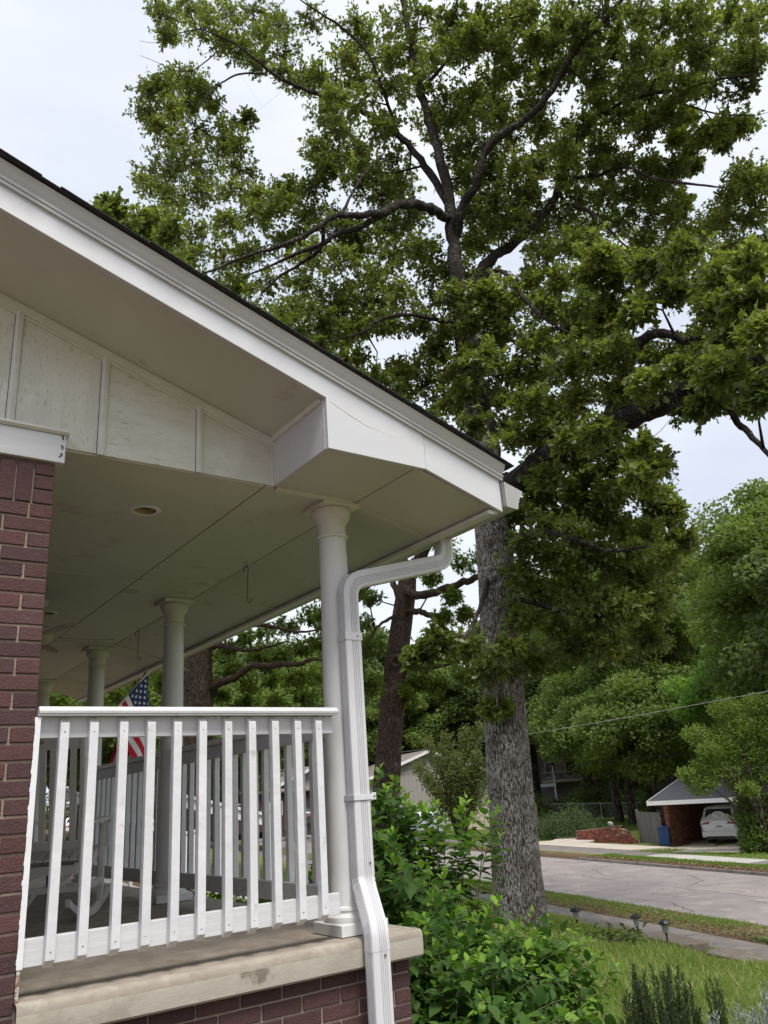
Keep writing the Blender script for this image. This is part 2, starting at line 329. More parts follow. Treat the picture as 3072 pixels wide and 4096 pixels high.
def arr_mesh(name, V, F, material, var=None, extra=None, smooth=False):
    me = bpy.data.meshes.new(name); V = np.asarray(V, np.float32); F = np.asarray(F, np.int32)
    k = F.shape[1]
    me.vertices.add(len(V)); me.vertices.foreach_set('co', V.ravel())
    me.loops.add(F.size); me.loops.foreach_set('vertex_index', F.ravel())
    me.polygons.add(len(F)); me.polygons.foreach_set('loop_start', np.arange(0, F.size, k, dtype=np.int32))
    if smooth: me.polygons.foreach_set('use_smooth', np.ones(len(F), bool))
    me.update(calc_edges=True)
    if var is not None:
        a = me.attributes.new('var', 'FLOAT', 'FACE'); a.data.foreach_set('value', np.asarray(var, np.float32))
    if extra is not None:
        a = me.attributes.new(extra[0], 'FLOAT', 'POINT'); a.data.foreach_set('value', np.asarray(extra[1], np.float32))
    for mm in (material if isinstance(material, list) else [material]): me.materials.append(M[mm] if isinstance(mm, str) else mm)
    return me
def unit(a): return a/np.maximum(np.linalg.norm(a, axis=-1, keepdims=True), 1e-9)
# leaf templates: x across (width 1), y along (0..1), z up
OAKLEAF = (np.array([(0,0,0),(.34,.30,.05),(.13,.42,.02),(.5,.64,.08),(.14,.76,.02),(0,1,-.05),(-.34,.34,.05),(-.13,.45,.02),(-.5,.6,.08),(-.14,.78,.02),(0,.45,-.03)]),
           np.array([(0,1,2),(0,2,10),(10,2,3),(10,3,5),(0,7,6),(0,10,7),(10,8,7),(10,5,8)]))
MIDLEAF = (np.array([(0,0,0),(.5,.45,.1),(.18,.55,.03),(0,1,-.08),(-.18,.5,.03),(-.5,.6,.1)]), np.array([(0,1,2),(0,2,3),(0,3,4),(0,4,5)]))
QLEAF = (np.array([(0,0,0),(.5,.5,.12),(0,1,0),(-.5,.5,.12)]), np.array([(0,1,2),(0,2,3)]))
OVATE = (np.array([(0,0,0),(.30,.16,.05),(.5,.38,.09),(.42,.60,.07),(.2,.82,.0),(0,1.0,-.12),(-.2,.82,.0),(-.42,.60,.07),(-.5,.38,.09),(-.30,.16,.05),(0,.3,.0),(0,.65,-.02)]),
         np.array([(0,1,10),(1,2,10),(2,11,10),(2,3,11),(3,4,11),(4,5,11),(0,10,9),(9,10,8),(8,10,11),(8,11,7),(7,11,6),(6,11,5)]))
BLADE = (np.array([(-.5,0,0),(.5,0,0),(.3,.6,.05),(0,1,.25)]), np.array([(0,1,2),(0,2,3)]))
def leaves(P, D, U, Ln, Wd, T, var):
    P = np.asarray(P, float); n = len(P); D = unit(np.asarray(D, float)); X = unit(np.cross(D, U)); Z = np.cross(X, D)
    tv, tf = T; Ln = np.broadcast_to(Ln, n)[:, None, None]; Wd = np.broadcast_to(Wd, n)[:, None, None]
    V = P[:, None]+tv[None, :, 0, None]*Wd*X[:, None]+tv[None, :, 1, None]*Ln*D[:, None]+tv[None, :, 2, None]*Ln*Z[:, None]
    F = tf[None]+np.arange(n)[:, None, None]*len(tv)
    return V.reshape(-1, 3), F.reshape(-1, 3), np.repeat(var, len(tf))
def rdir(n, g=rng):
    return unit(g.normal(size=(n, 3)))
def zn(n_, t_=0):
    n_ = np.asarray(n_, float)
    z = np.interp(n_, [-300,-60,-8,0,2.5,5,8,9.3,9.38,10.47,10.5,12.0,12.04,19.06,19.1,20.8,20.88,22.42,22.5,26,44,62,110,320],
                      [4,0,-1.4,-1.55,-1.62,-1.9,-2.33,-2.62,-2.70,-2.70,-2.66,-2.74,-2.98,-3.10,-2.90,-2.96,-3.03,-3.03,-2.99,-3.2,-3.35,.3,4,12])
    return z+.014*np.maximum(0, np.asarray(t_, float)-55)
TX, TY = math.sin(math.radians(15)), math.cos(math.radians(15))   # street direction
NX, NY = TY, -TX                                                   # across the street
def nt(n, t): return np.array([n*NX+t*TX, n*NY+t*TY])
def ntz(n, t, dz=0): p = nt(n, t); return Vector((p[0], p[1], float(zn(n, t))+dz))
def ground_z(x, y): return zn(x*NX+y*NY, x*TX+y*TY)
OAK_CLUMPS = [(5.78,17.17,22.42,0.57),(6.31,19.03,24.88,0.63),(6.86,17.94,24.28,0.69),(7.56,19.44,26.32,0.75),(6.17,18.11,22.80,0.44),(6.84,19.72,24.89,0.49),(6.70,16.33,21.76,0.70),(7.05,17.11,22.85,0.73),(7.80,17.05,23.56,0.75),(8.41,18.43,25.53,0.81),(8.53,16.87,24.20,0.77),(7.36,16.33,21.46,0.57),(7.83,17.59,23.06,0.61),(7.84,16.18,21.41,0.64),(8.79,17.97,23.76,0.71),(8.85,16.80,23.29,0.68),(10.07,19.02,26.28,0.78),(8.87,15.73,22.50,0.73),(9.48,16.89,24.13,0.78),(8.77,16.93,22.05,0.53),(9.30,17.87,23.30,0.55),(9.17,15.90,21.64,0.66),(9.18,15.40,20.15,0.63),(10.17,16.80,22.22,0.69),(8.31,14.68,19.28,0.40),(9.11,14.21,21.21,0.55),(6.07,19.00,21.26,0.52),(6.55,20.40,22.97,0.56),(5.90,18.58,19.94,0.50),(6.64,20.96,22.52,0.57),(6.37,18.50,21.29,0.59),(6.99,20.12,23.27,0.64),(6.70,17.56,20.81,0.57),(7.30,19.41,22.78,0.63),(7.14,17.36,20.34,0.50),(7.83,19.38,22.70,0.56),(6.28,18.42,19.48,0.50),(6.77,20.23,21.29,0.55),(6.33,17.56,19.25,0.49),(6.90,18.92,20.93,0.53),(7.49,17.28,19.86,0.36),(7.05,18.26,20.69,0.44),(7.76,20.19,22.82,0.49),(6.48,17.36,18.03,0.68),(6.79,18.43,19.04,0.72),(7.40,18.05,19.44,0.73),(7.59,16.88,18.55,0.62),(8.07,17.91,19.68,0.66),(8.21,16.62,19.19,0.42),(6.13,17.29,16.99,0.60),(6.58,18.77,18.38,0.65),(7.11,18.05,18.15,0.71),(8.14,20.21,20.30,0.80),(7.91,17.56,18.54,0.71),(8.81,19.69,20.67,0.80),(7.66,15.95,17.34,0.46),(7.90,16.22,16.74,0.53),(6.02,18.62,17.30,0.56),(6.73,20.93,19.66,0.63),(6.33,17.78,16.38,0.67),(6.96,19.41,17.75,0.73),(6.96,16.98,16.19,0.66),(7.66,18.48,17.64,0.72),(7.20,15.63,15.28,0.56),(8.19,16.12,15.98,0.46),(8.52,16.87,16.68,0.48),(5.09,16.42,13.82,0.59),(5.59,17.90,14.98,0.65),(5.60,16.00,13.87,0.65),(6.35,15.46,13.55,0.65),(7.21,15.75,14.34,0.62),(8.07,17.51,15.96,0.69),(7.52,14.58,13.90,0.53),(8.48,16.43,15.68,0.60),(7.92,14.28,14.25,0.54),(8.70,15.54,15.54,0.59),(8.44,14.56,15.09,0.50),(9.27,15.88,16.50,0.54),(8.57,13.76,14.62,0.48),(5.59,16.61,13.44,0.60),(6.13,17.98,14.60,0.66),(6.04,15.62,12.85,0.58),(6.82,17.45,14.26,0.65),(7.01,15.63,13.04,0.66),(7.41,14.93,12.92,0.59),(7.82,15.72,13.61,0.62),(8.44,14.92,13.83,0.62),(9.04,15.75,14.52,0.65),(6.62,15.83,12.21,0.59),(6.92,16.64,12.83,0.62),(7.01,14.95,11.77,0.57),(7.43,15.76,12.46,0.61),(7.73,14.46,11.82,0.57),(6.87,14.24,10.70,0.54),(7.47,15.63,11.72,0.60),(6.80,12.52,9.39,0.49),(7.78,14.43,10.85,0.56),(8.88,14.48,14.34,0.62),(9.94,16.12,16.07,0.69),(8.49,12.64,12.54,0.55),(9.38,13.96,14.00,0.61),(8.92,12.44,12.42,0.55),(9.68,13.39,13.33,0.60),(8.13,13.15,11.96,0.55),(9.05,14.76,13.43,0.62),(8.20,12.03,11.04,0.57),(7.83,13.14,11.14,0.49),(8.92,13.51,11.36,0.57),(10.24,15.40,12.98,0.65),(7.69,13.02,10.28,0.53),(8.80,14.82,11.79,0.60),(7.66,12.00,9.31,0.49),(9.10,14.08,11.04,0.58),(7.03,12.19,9.02,0.44),(8.28,14.18,10.51,0.51),(8.53,12.73,9.65,0.47),(9.03,13.55,10.19,0.50),(7.38,11.87,8.53,0.38),(7.80,12.56,9.04,0.40),(9.07,12.70,12.22,0.56),(10.00,13.89,13.48,0.62),(8.90,11.84,10.80,0.58),(10.29,13.84,12.44,0.67),(8.71,11.92,10.08,0.52),(9.89,13.56,11.46,0.59),(9.21,11.44,10.13,0.57),(10.24,12.87,11.44,0.63),(8.82,11.57,9.44,0.50),(9.50,12.47,10.18,0.54),(9.25,11.02,9.26,0.55),(8.96,12.76,10.01,0.43),(10.08,14.26,11.16,0.48),(8.42,11.39,7.91,0.43),(9.27,11.73,8.45,0.40),(10.11,12.91,9.29,0.44),(9.89,11.97,8.84,0.52),(9.16,11.74,7.89,0.45),(10.30,13.10,8.82,0.50),(10.05,11.81,8.35,0.52),(8.79,10.53,6.67,0.45),(8.34,10.72,6.82,0.36),(9.68,12.40,7.98,0.42),(9.15,14.13,18.99,0.53),(9.79,15.10,20.24,0.57),(8.97,12.98,17.18,0.55),(9.78,14.23,18.87,0.61),(9.57,14.24,17.88,0.59),(10.80,16.24,20.35,0.68),(9.70,14.02,17.18,0.59),(10.74,15.35,18.95,0.64),(8.79,13.66,15.90,0.49),(9.84,15.32,17.70,0.55),(9.89,14.48,16.71,0.59),(10.84,16.15,18.49,0.66),(9.26,12.72,15.25,0.54),(10.17,13.76,16.54,0.58),(8.73,13.34,14.87,0.36),(9.86,15.09,16.87,0.40),(10.20,13.53,18.96,0.60),(11.44,15.30,21.58,0.68),(9.16,12.27,16.38,0.59),(9.67,13.34,19.39,0.59),(10.77,14.98,21.74,0.66),(10.16,13.13,20.01,0.60),(11.44,14.79,22.49,0.68),(9.82,12.92,20.30,0.53),(9.70,11.53,17.54,0.54),(10.37,12.47,18.89,0.58),(9.94,11.52,18.92,0.62),(9.79,10.39,17.87,0.63),(10.14,11.21,17.65,0.60),(9.95,11.88,17.02,0.61),(10.68,12.83,18.24,0.65),(9.86,10.71,15.91,0.62),(9.40,11.73,15.26,0.57),(10.45,12.98,16.92,0.64),(9.42,12.31,14.34,0.58),(10.26,13.45,15.68,0.63),(10.73,12.86,15.95,0.63),(8.98,12.39,13.98,0.57),(10.02,12.69,14.18,0.60),(11.03,14.00,15.49,0.66),(10.67,12.72,14.86,0.61),(12.29,14.63,17.10,0.71),(10.59,12.42,13.60,0.59),(12.01,13.87,15.31,0.67),(10.08,12.61,13.08,0.58),(11.57,14.57,15.17,0.67),(9.84,11.24,11.54,0.53),(10.57,12.08,12.38,0.57),(10.60,11.86,11.59,0.56),(9.95,12.40,12.15,0.57),(11.23,13.96,13.74,0.64),(10.92,10.77,18.33,0.61),(12.10,11.87,20.27,0.67),(10.14,10.41,16.71,0.57),(11.86,12.25,19.51,0.67),(9.84,9.26,16.57,0.49),(9.86,8.88,15.59,0.47),(10.47,9.43,16.50,0.50),(10.14,9.47,15.94,0.49),(11.54,10.73,18.08,0.55),(10.12,8.71,16.04,0.47),(10.86,9.40,17.08,0.51),(10.34,8.55,15.32,0.47),(11.25,9.33,16.59,0.51),(11.04,8.59,16.61,0.44),(12.51,9.77,19.02,0.50),(11.44,8.46,17.00,0.39),(10.63,10.68,15.76,0.58),(10.30,10.81,15.10,0.57),(11.75,12.36,17.13,0.65),(10.93,10.57,15.29,0.57),(11.96,11.52,16.74,0.63),(10.35,9.59,14.68,0.48),(12.18,11.10,17.18,0.56),(11.61,9.96,16.33,0.58),(13.49,11.49,18.89,0.67),(11.46,9.24,15.82,0.50),(12.56,10.00,17.37,0.55),(10.48,9.09,13.97,0.52),(11.89,10.45,15.88,0.59),(10.51,10.38,13.96,0.55),(12.03,11.90,16.04,0.63),(10.81,9.90,13.99,0.54),(11.85,9.91,14.72,0.57),(13.65,11.46,17.17,0.66),(10.75,10.47,13.32,0.55),(11.83,11.43,14.64,0.60),(11.34,10.19,13.56,0.56),(12.26,11.02,14.82,0.60),(11.20,9.32,12.95,0.53),(10.52,10.19,12.09,0.53),(12.43,11.91,14.15,0.62),(10.90,9.80,12.30,0.58),(11.92,10.76,13.40,0.63),(11.45,9.46,12.47,0.53),(12.65,10.45,13.81,0.59),(12.02,9.42,13.41,0.49),(13.76,10.85,15.51,0.57),(11.99,11.05,12.83,0.58),(13.26,12.32,14.33,0.64),(11.28,9.71,11.73,0.53),(12.52,10.78,13.02,0.58),(13.03,10.46,13.21,0.59),(13.85,11.21,14.06,0.63),(12.33,9.48,15.56,0.58),(13.63,10.44,17.15,0.64),(12.63,9.55,15.07,0.52),(13.91,10.41,16.39,0.57),(12.16,8.87,15.81,0.51),(13.59,9.94,17.65,0.57),(11.44,8.44,16.01,0.38),(12.57,9.38,17.54,0.42),(12.06,8.44,16.27,0.50),(12.96,9.12,17.41,0.54),(10.88,7.28,14.98,0.50),(12.04,8.02,16.66,0.55),(10.79,6.80,14.29,0.43),(11.19,7.06,14.33,0.44),(13.03,8.14,16.50,0.51),(12.17,8.20,15.48,0.49),(12.95,8.69,16.40,0.52),(11.22,6.53,14.76,0.48),(12.84,7.20,15.84,0.54),(12.94,7.54,15.71,0.54),(11.24,7.05,13.59,0.43),(12.84,6.55,15.78,0.57),(14.38,7.41,17.74,0.64),(12.57,5.89,14.62,0.54),(12.50,5.40,14.26,0.52),(13.36,5.78,15.14,0.56),(14.83,5.67,16.01,0.59),(17.14,6.64,18.51,0.68),(14.03,4.99,14.63,0.49),(16.13,5.68,16.72,0.56),(12.61,6.68,14.65,0.56),(13.64,7.22,15.76,0.60),(13.74,6.76,15.13,0.59),(14.75,7.22,16.34,0.63),(12.78,5.53,13.61,0.52),(13.65,6.04,14.60,0.56),(14.88,5.85,14.97,0.58),(16.87,6.75,17.12,0.67),(14.67,5.34,14.35,0.46),(16.29,5.89,15.95,0.51),(12.41,6.96,13.95,0.50),(14.49,8.06,16.36,0.59),(14.11,7.43,15.20,0.61),(15.98,8.42,17.11,0.69),(13.38,6.28,13.75,0.55),(14.96,7.06,15.30,0.62),(14.40,6.18,14.21,0.52),(14.65,5.68,13.98,0.46),(13.63,8.05,14.63,0.61),(14.66,8.63,15.73,0.66),(13.50,7.41,13.70,0.48),(14.66,8.09,14.97,0.52),(13.64,6.93,13.66,0.36),(14.57,7.45,14.72,0.39),(12.64,7.86,14.53,0.48),(13.74,8.57,15.73,0.52),(13.20,8.81,14.76,0.51),(15.16,10.04,16.94,0.58),(14.62,7.08,14.21,0.27),(16.16,7.70,15.70,0.30),(14.26,6.56,13.16,0.36),(14.21,6.17,12.99,0.35),(15.24,6.64,13.89,0.38),(15.45,6.21,13.70,0.32),(16.90,6.85,14.97,0.35),(15.27,7.39,13.96,0.45),(17.60,8.50,16.17,0.52),(14.34,7.27,13.65,0.27),(15.59,7.90,14.89,0.29),(16.13,7.04,14.23,0.29),(13.42,8.55,13.90,0.50),(14.98,9.51,15.63,0.56),(13.28,8.62,13.40,0.50),(15.42,10.04,15.58,0.58),(13.18,8.05,12.94,0.43),(14.41,8.07,13.53,0.39),(16.54,9.24,15.43,0.45),(14.29,7.56,12.93,0.43),(15.36,8.00,13.84,0.46),(15.80,7.72,13.96,0.29),(17.12,8.48,15.21,0.31),(11.63,8.34,12.92,0.46),(13.47,9.73,15.02,0.54),(12.58,9.09,13.26,0.49),(14.25,10.27,15.02,0.56),(12.71,9.06,12.57,0.54),(14.14,9.22,13.44,0.58),(15.13,9.76,14.35,0.62),(14.43,8.61,13.22,0.51),(15.21,9.05,13.88,0.54),(14.96,8.25,13.14,0.51),(16.71,9.29,14.62,0.57),(16.34,8.61,13.66,0.48),(17.37,9.07,14.59,0.51),(13.46,10.11,13.08,0.64),(15.30,11.54,14.81,0.73),(14.43,9.97,13.20,0.66),(16.29,11.29,15.01,0.74),(14.95,9.40,13.16,0.65),(16.96,10.69,14.81,0.74),(15.66,9.05,13.33,0.60),(16.04,8.60,12.92,0.53),(17.60,9.54,14.18,0.59),(16.28,6.94,13.22,0.50),(17.57,7.44,14.21,0.54),(16.30,6.61,12.69,0.49),(17.21,7.00,13.40,0.52),(15.71,7.04,12.46,0.38),(16.50,7.65,12.57,0.52),(17.83,8.38,13.78,0.56),(16.44,6.99,12.19,0.55),(17.94,7.71,13.34,0.61),(17.12,8.62,13.10,0.55),(18.16,9.15,13.81,0.58),(17.73,7.39,12.19,0.47),(17.26,8.01,12.32,0.53),(19.54,9.17,13.90,0.61),(15.20,8.48,11.82,0.56),(16.49,9.18,12.72,0.61),(15.19,9.14,12.35,0.58),(16.26,9.82,13.21,0.63),(9.16,6.26,7.75,0.34),(12.15,8.18,10.05,0.45),(11.56,8.48,10.47,0.45),(12.27,8.74,10.85,0.47),(12.35,9.78,11.50,0.49),(13.94,11.20,13.12,0.56),(11.25,9.49,10.10,0.46),(12.04,10.16,10.88,0.50),(9.95,7.67,8.50,0.39),(11.88,9.25,10.08,0.47),(9.48,6.57,7.74,0.35),(11.82,8.43,9.41,0.44),(9.85,6.38,7.65,0.35),(11.99,7.74,9.58,0.43),(9.74,5.75,7.42,0.34),(11.31,6.72,8.51,0.39),(9.37,5.04,7.03,0.31),(11.44,6.23,8.40,0.38),(9.35,4.58,6.37,0.30),(11.50,5.66,8.00,0.37),(9.15,4.08,6.16,0.28),(11.39,5.07,7.52,0.35),(10.01,9.09,8.92,0.42),(11.32,10.10,9.92,0.47),(9.94,9.50,9.22,0.43),(11.15,10.54,9.83,0.48),(10.83,8.79,8.87,0.47),(11.52,9.53,9.63,0.51),(10.96,8.01,8.56,0.45),(11.39,8.80,8.86,0.48),(9.84,6.80,7.30,0.36),(11.96,8.28,8.73,0.44),(9.07,5.77,6.34,0.29),(11.99,7.64,8.63,0.38),(9.33,5.33,6.57,0.28),(11.39,6.35,7.94,0.34),(9.27,4.78,5.88,0.30),(11.17,5.82,7.46,0.36),(8.98,4.24,5.61,0.30),(10.83,5.26,6.77,0.37),(9.12,4.02,5.62,0.27),(10.67,4.68,6.42,0.32),(9.63,9.78,8.73,0.43),(11.17,11.16,9.80,0.49),(10.75,9.88,8.84,0.50),(11.53,10.77,9.73,0.54),(9.77,8.39,7.45,0.43),(12.07,10.31,9.27,0.53),(10.87,8.66,7.84,0.46),(11.91,9.35,8.81,0.50),(11.58,8.54,8.51,0.48),(12.06,8.92,8.79,0.50),(9.91,6.85,7.07,0.36),(11.52,7.98,7.80,0.41),(9.20,6.65,6.16,0.37),(12.04,9.07,7.95,0.49),(9.21,6.35,5.97,0.36),(11.60,7.85,7.54,0.45),(11.49,7.12,6.83,0.43),(11.32,7.17,7.08,0.43),(11.40,6.37,6.75,0.37),(11.37,6.68,6.77,0.37),(9.04,5.20,5.18,0.29),(11.36,6.63,6.59,0.37),(10.68,5.75,6.31,0.38),(11.11,6.05,6.63,0.39),(9.22,4.53,5.36,0.31),(10.82,5.34,6.17,0.37),(8.46,3.89,4.79,0.25),(11.07,4.96,6.19,0.33),(8.70,4.64,4.72,0.30),(11.45,6.10,6.24,0.40),(8.60,4.41,4.56,0.29),(11.20,5.60,5.89,0.38),(10.14,4.58,5.26,0.30),(10.75,4.92,5.55,0.32),(9.61,9.02,7.19,0.40),(11.74,11.46,9.26,0.50),(9.76,8.60,6.98,0.43),(12.06,10.52,8.51,0.53),(9.25,7.29,6.35,0.39),(11.89,9.74,8.08,0.50),(9.05,5.72,5.19,0.31),(11.95,7.82,6.70,0.41),(11.00,6.38,5.72,0.35),(11.12,6.55,5.72,0.36),(8.96,4.97,4.45,0.25),(11.36,6.07,5.79,0.32),(10.88,5.37,5.22,0.29),(10.83,5.34,5.14,0.29),(8.63,4.05,4.13,0.23),(11.35,5.30,5.43,0.30),(9.87,9.42,6.83,0.41),(11.77,11.39,8.41,0.49),(9.39,8.30,6.19,0.41),(11.63,10.38,7.58,0.51),(11.14,9.24,6.91,0.47),(11.79,9.95,7.27,0.50),(9.72,7.58,5.90,0.40),(11.76,9.08,7.19,0.48),(9.49,6.59,5.61,0.33),(11.41,7.80,6.50,0.40),(9.27,8.63,5.63,0.37),(10.95,10.28,6.83,0.44),(9.68,8.44,5.68,0.38),(11.55,10.02,6.51,0.44),(9.20,7.51,5.10,0.34),(11.56,9.26,6.56,0.43),(8.98,6.74,4.82,0.32),(11.36,8.23,6.06,0.40),(9.56,8.34,4.85,0.36),(11.18,9.74,5.73,0.43),(10.95,8.81,5.51,0.40),(11.16,8.66,5.33,0.40),(11.15,8.08,5.28,0.39),(11.26,8.32,5.71,0.40),(10.56,7.11,5.06,0.32),(11.77,7.99,5.49,0.36),(8.96,6.17,3.93,0.30),(11.84,8.05,4.96,0.39),(10.75,8.02,4.68,0.41),(11.30,8.48,4.99,0.43),(9.45,6.29,4.18,0.22),(11.11,7.17,4.89,0.25),(11.26,9.09,4.94,0.41),(11.19,8.92,4.89,0.40),(10.97,12.17,11.06,0.57),(10.50,11.59,9.77,0.54),(12.05,13.27,11.28,0.61),(10.58,11.93,9.43,0.49),(11.62,13.11,10.34,0.53),(10.14,10.84,8.18,0.50),(10.95,11.86,8.94,0.54),(10.63,11.64,8.04,0.47),(11.77,12.96,8.87,0.52),(9.58,9.91,7.91,0.43),(11.47,11.71,9.57,0.51),(9.55,10.07,7.21,0.42),(11.28,11.70,8.52,0.49),(9.44,9.40,7.63,0.41),(11.48,11.08,9.38,0.49),(9.12,9.47,6.20,0.35),(10.94,11.34,7.79,0.43),(9.35,9.85,9.32,0.39),(11.40,11.86,11.04,0.47),(10.56,11.05,11.07,0.48),(10.55,10.57,10.60,0.43),(11.66,11.25,11.54,0.47),(9.90,9.32,9.29,0.43),(11.34,10.97,10.60,0.50),(8.85,13.23,10.80,0.50),(8.40,12.31,8.84,0.35),(9.10,13.16,9.44,0.38),(8.71,12.11,8.16,0.30),(9.55,13.41,9.04,0.33),(11.57,11.29,12.29,0.46),(12.39,12.10,13.21,0.49),(15.16,4.48,14.35,0.60),(15.38,4.89,13.30,0.60),(16.25,5.15,13.98,0.63),(17.59,6.15,12.76,0.67),(9.62,3.67,6.15,0.34),(11.28,4.09,7.15,0.39),(10.35,4.02,5.83,0.35),(10.30,4.07,5.83,0.35),(8.77,3.62,4.21,0.30),(10.46,4.26,4.92,0.35),(7.48,15.57,23.65,0.86),(8.50,17.56,26.78,0.97),(8.49,13.83,22.62,0.82),(9.11,14.58,24.06,0.87),(10.36,13.52,23.54,0.86),(11.93,15.49,27.05,0.98),(10.05,10.52,19.94,0.73),(11.23,11.97,22.34,0.82),(10.28,8.96,18.24,0.67),(10.53,7.48,16.55,0.61),(12.45,8.82,19.59,0.72),(11.15,6.56,16.07,0.59),(12.18,7.10,17.45,0.65),(12.27,5.90,16.05,0.60),(12.71,4.95,15.33,0.57),(15.05,5.93,18.08,0.68),(14.67,4.64,16.01,0.61),(16.57,5.34,18.20,0.69),(3.41,12.80,11.04,0.27),(3.14,12.50,10.41,0.30),(3.67,12.97,10.91,0.39),(4.17,13.60,11.26,0.43),(4.32,13.20,11.38,0.36),(3.52,13.48,10.80,0.32),(3.40,11.44,9.04,0.34),(4.21,12.94,9.88,0.38),(4.35,12.66,10.07,0.36),(4.71,13.52,10.10,0.36),(3.90,10.83,9.25,0.32),(4.24,11.24,8.80,0.34),(11.03,9.97,5.13,0.42),(12.16,10.98,5.67,0.46),(11.61,9.85,4.93,0.43),(13.20,11.19,5.61,0.48),(12.02,9.56,5.02,0.43),(13.06,10.29,5.54,0.46),(11.58,8.48,4.89,0.37),(12.42,9.18,5.32,0.40),(10.46,9.27,4.36,0.39),(11.81,10.54,4.88,0.44),(10.41,8.52,4.04,0.37),(11.56,8.86,4.48,0.40),(13.55,10.33,5.30,0.47),(10.87,7.96,3.58,0.34),(11.57,7.95,4.03,0.34),(13.20,9.14,4.55,0.38),(13.45,8.86,5.34,0.31),(14.57,9.62,5.79,0.34),(12.82,8.20,4.71,0.25),(11.18,9.44,3.77,0.37),(13.07,11.20,4.35,0.44),(11.45,9.01,3.84,0.37),(10.47,9.86,4.75,0.32),(11.25,10.56,5.19,0.34),(10.94,9.64,5.32,0.37),(11.78,9.64,5.53,0.40),(13.18,10.77,6.09,0.45),(11.35,8.18,3.24,0.33),(9.48,8.94,3.79,0.40),(11.10,10.54,4.45,0.48),(9.99,8.71,3.60,0.37),(10.78,9.50,3.87,0.40),(10.58,8.53,3.77,0.41),(11.90,9.61,4.30,0.47),(12.39,9.00,4.41,0.42),(14.32,10.50,5.19,0.48),(12.64,8.57,4.87,0.37),(13.27,8.72,4.76,0.38),(15.17,9.88,5.45,0.43),(12.91,8.16,4.11,0.36),(14.98,9.53,4.72,0.42),(12.61,8.54,3.79,0.40),(13.97,9.38,4.10,0.44),(12.07,9.05,3.61,0.45),(13.52,10.18,4.01,0.50),(10.57,8.91,3.09,0.42),(11.38,9.48,3.35,0.44),(10.60,9.77,3.30,0.44),(12.28,11.34,3.73,0.51),(9.63,9.28,3.34,0.33),(10.32,10.06,3.57,0.35),(9.92,9.63,2.71,0.42),(10.94,10.56,2.99,0.46),(10.50,9.39,2.57,0.42),(12.38,11.18,3.11,0.50),(10.24,8.38,2.55,0.39),(11.29,9.18,2.89,0.43),(10.52,7.91,2.62,0.35),(11.36,8.56,2.75,0.38),(11.45,7.98,2.81,0.37),(12.19,8.50,3.02,0.39),(8.64,8.79,1.97,0.26),(10.35,10.51,2.40,0.31),(6.91,8.36,1.91,0.26),(7.91,9.54,2.12,0.30),(8.68,9.71,2.18,0.31),(9.77,11.02,2.46,0.35),(6.84,8.75,1.78,0.20),(7.85,10.00,2.04,0.23),(8.75,9.40,1.77,0.31),(9.79,10.37,1.97,0.34),(8.71,9.29,1.15,0.22),(9.72,10.37,1.27,0.25),(10.10,9.68,1.97,0.33),(11.73,11.29,2.35,0.39),(10.51,9.06,2.12,0.37),(12.45,10.63,2.53,0.43),(10.65,8.48,2.03,0.32),(11.33,8.98,2.15,0.34),(11.52,8.30,2.19,0.33),(12.54,9.09,2.37,0.36)]
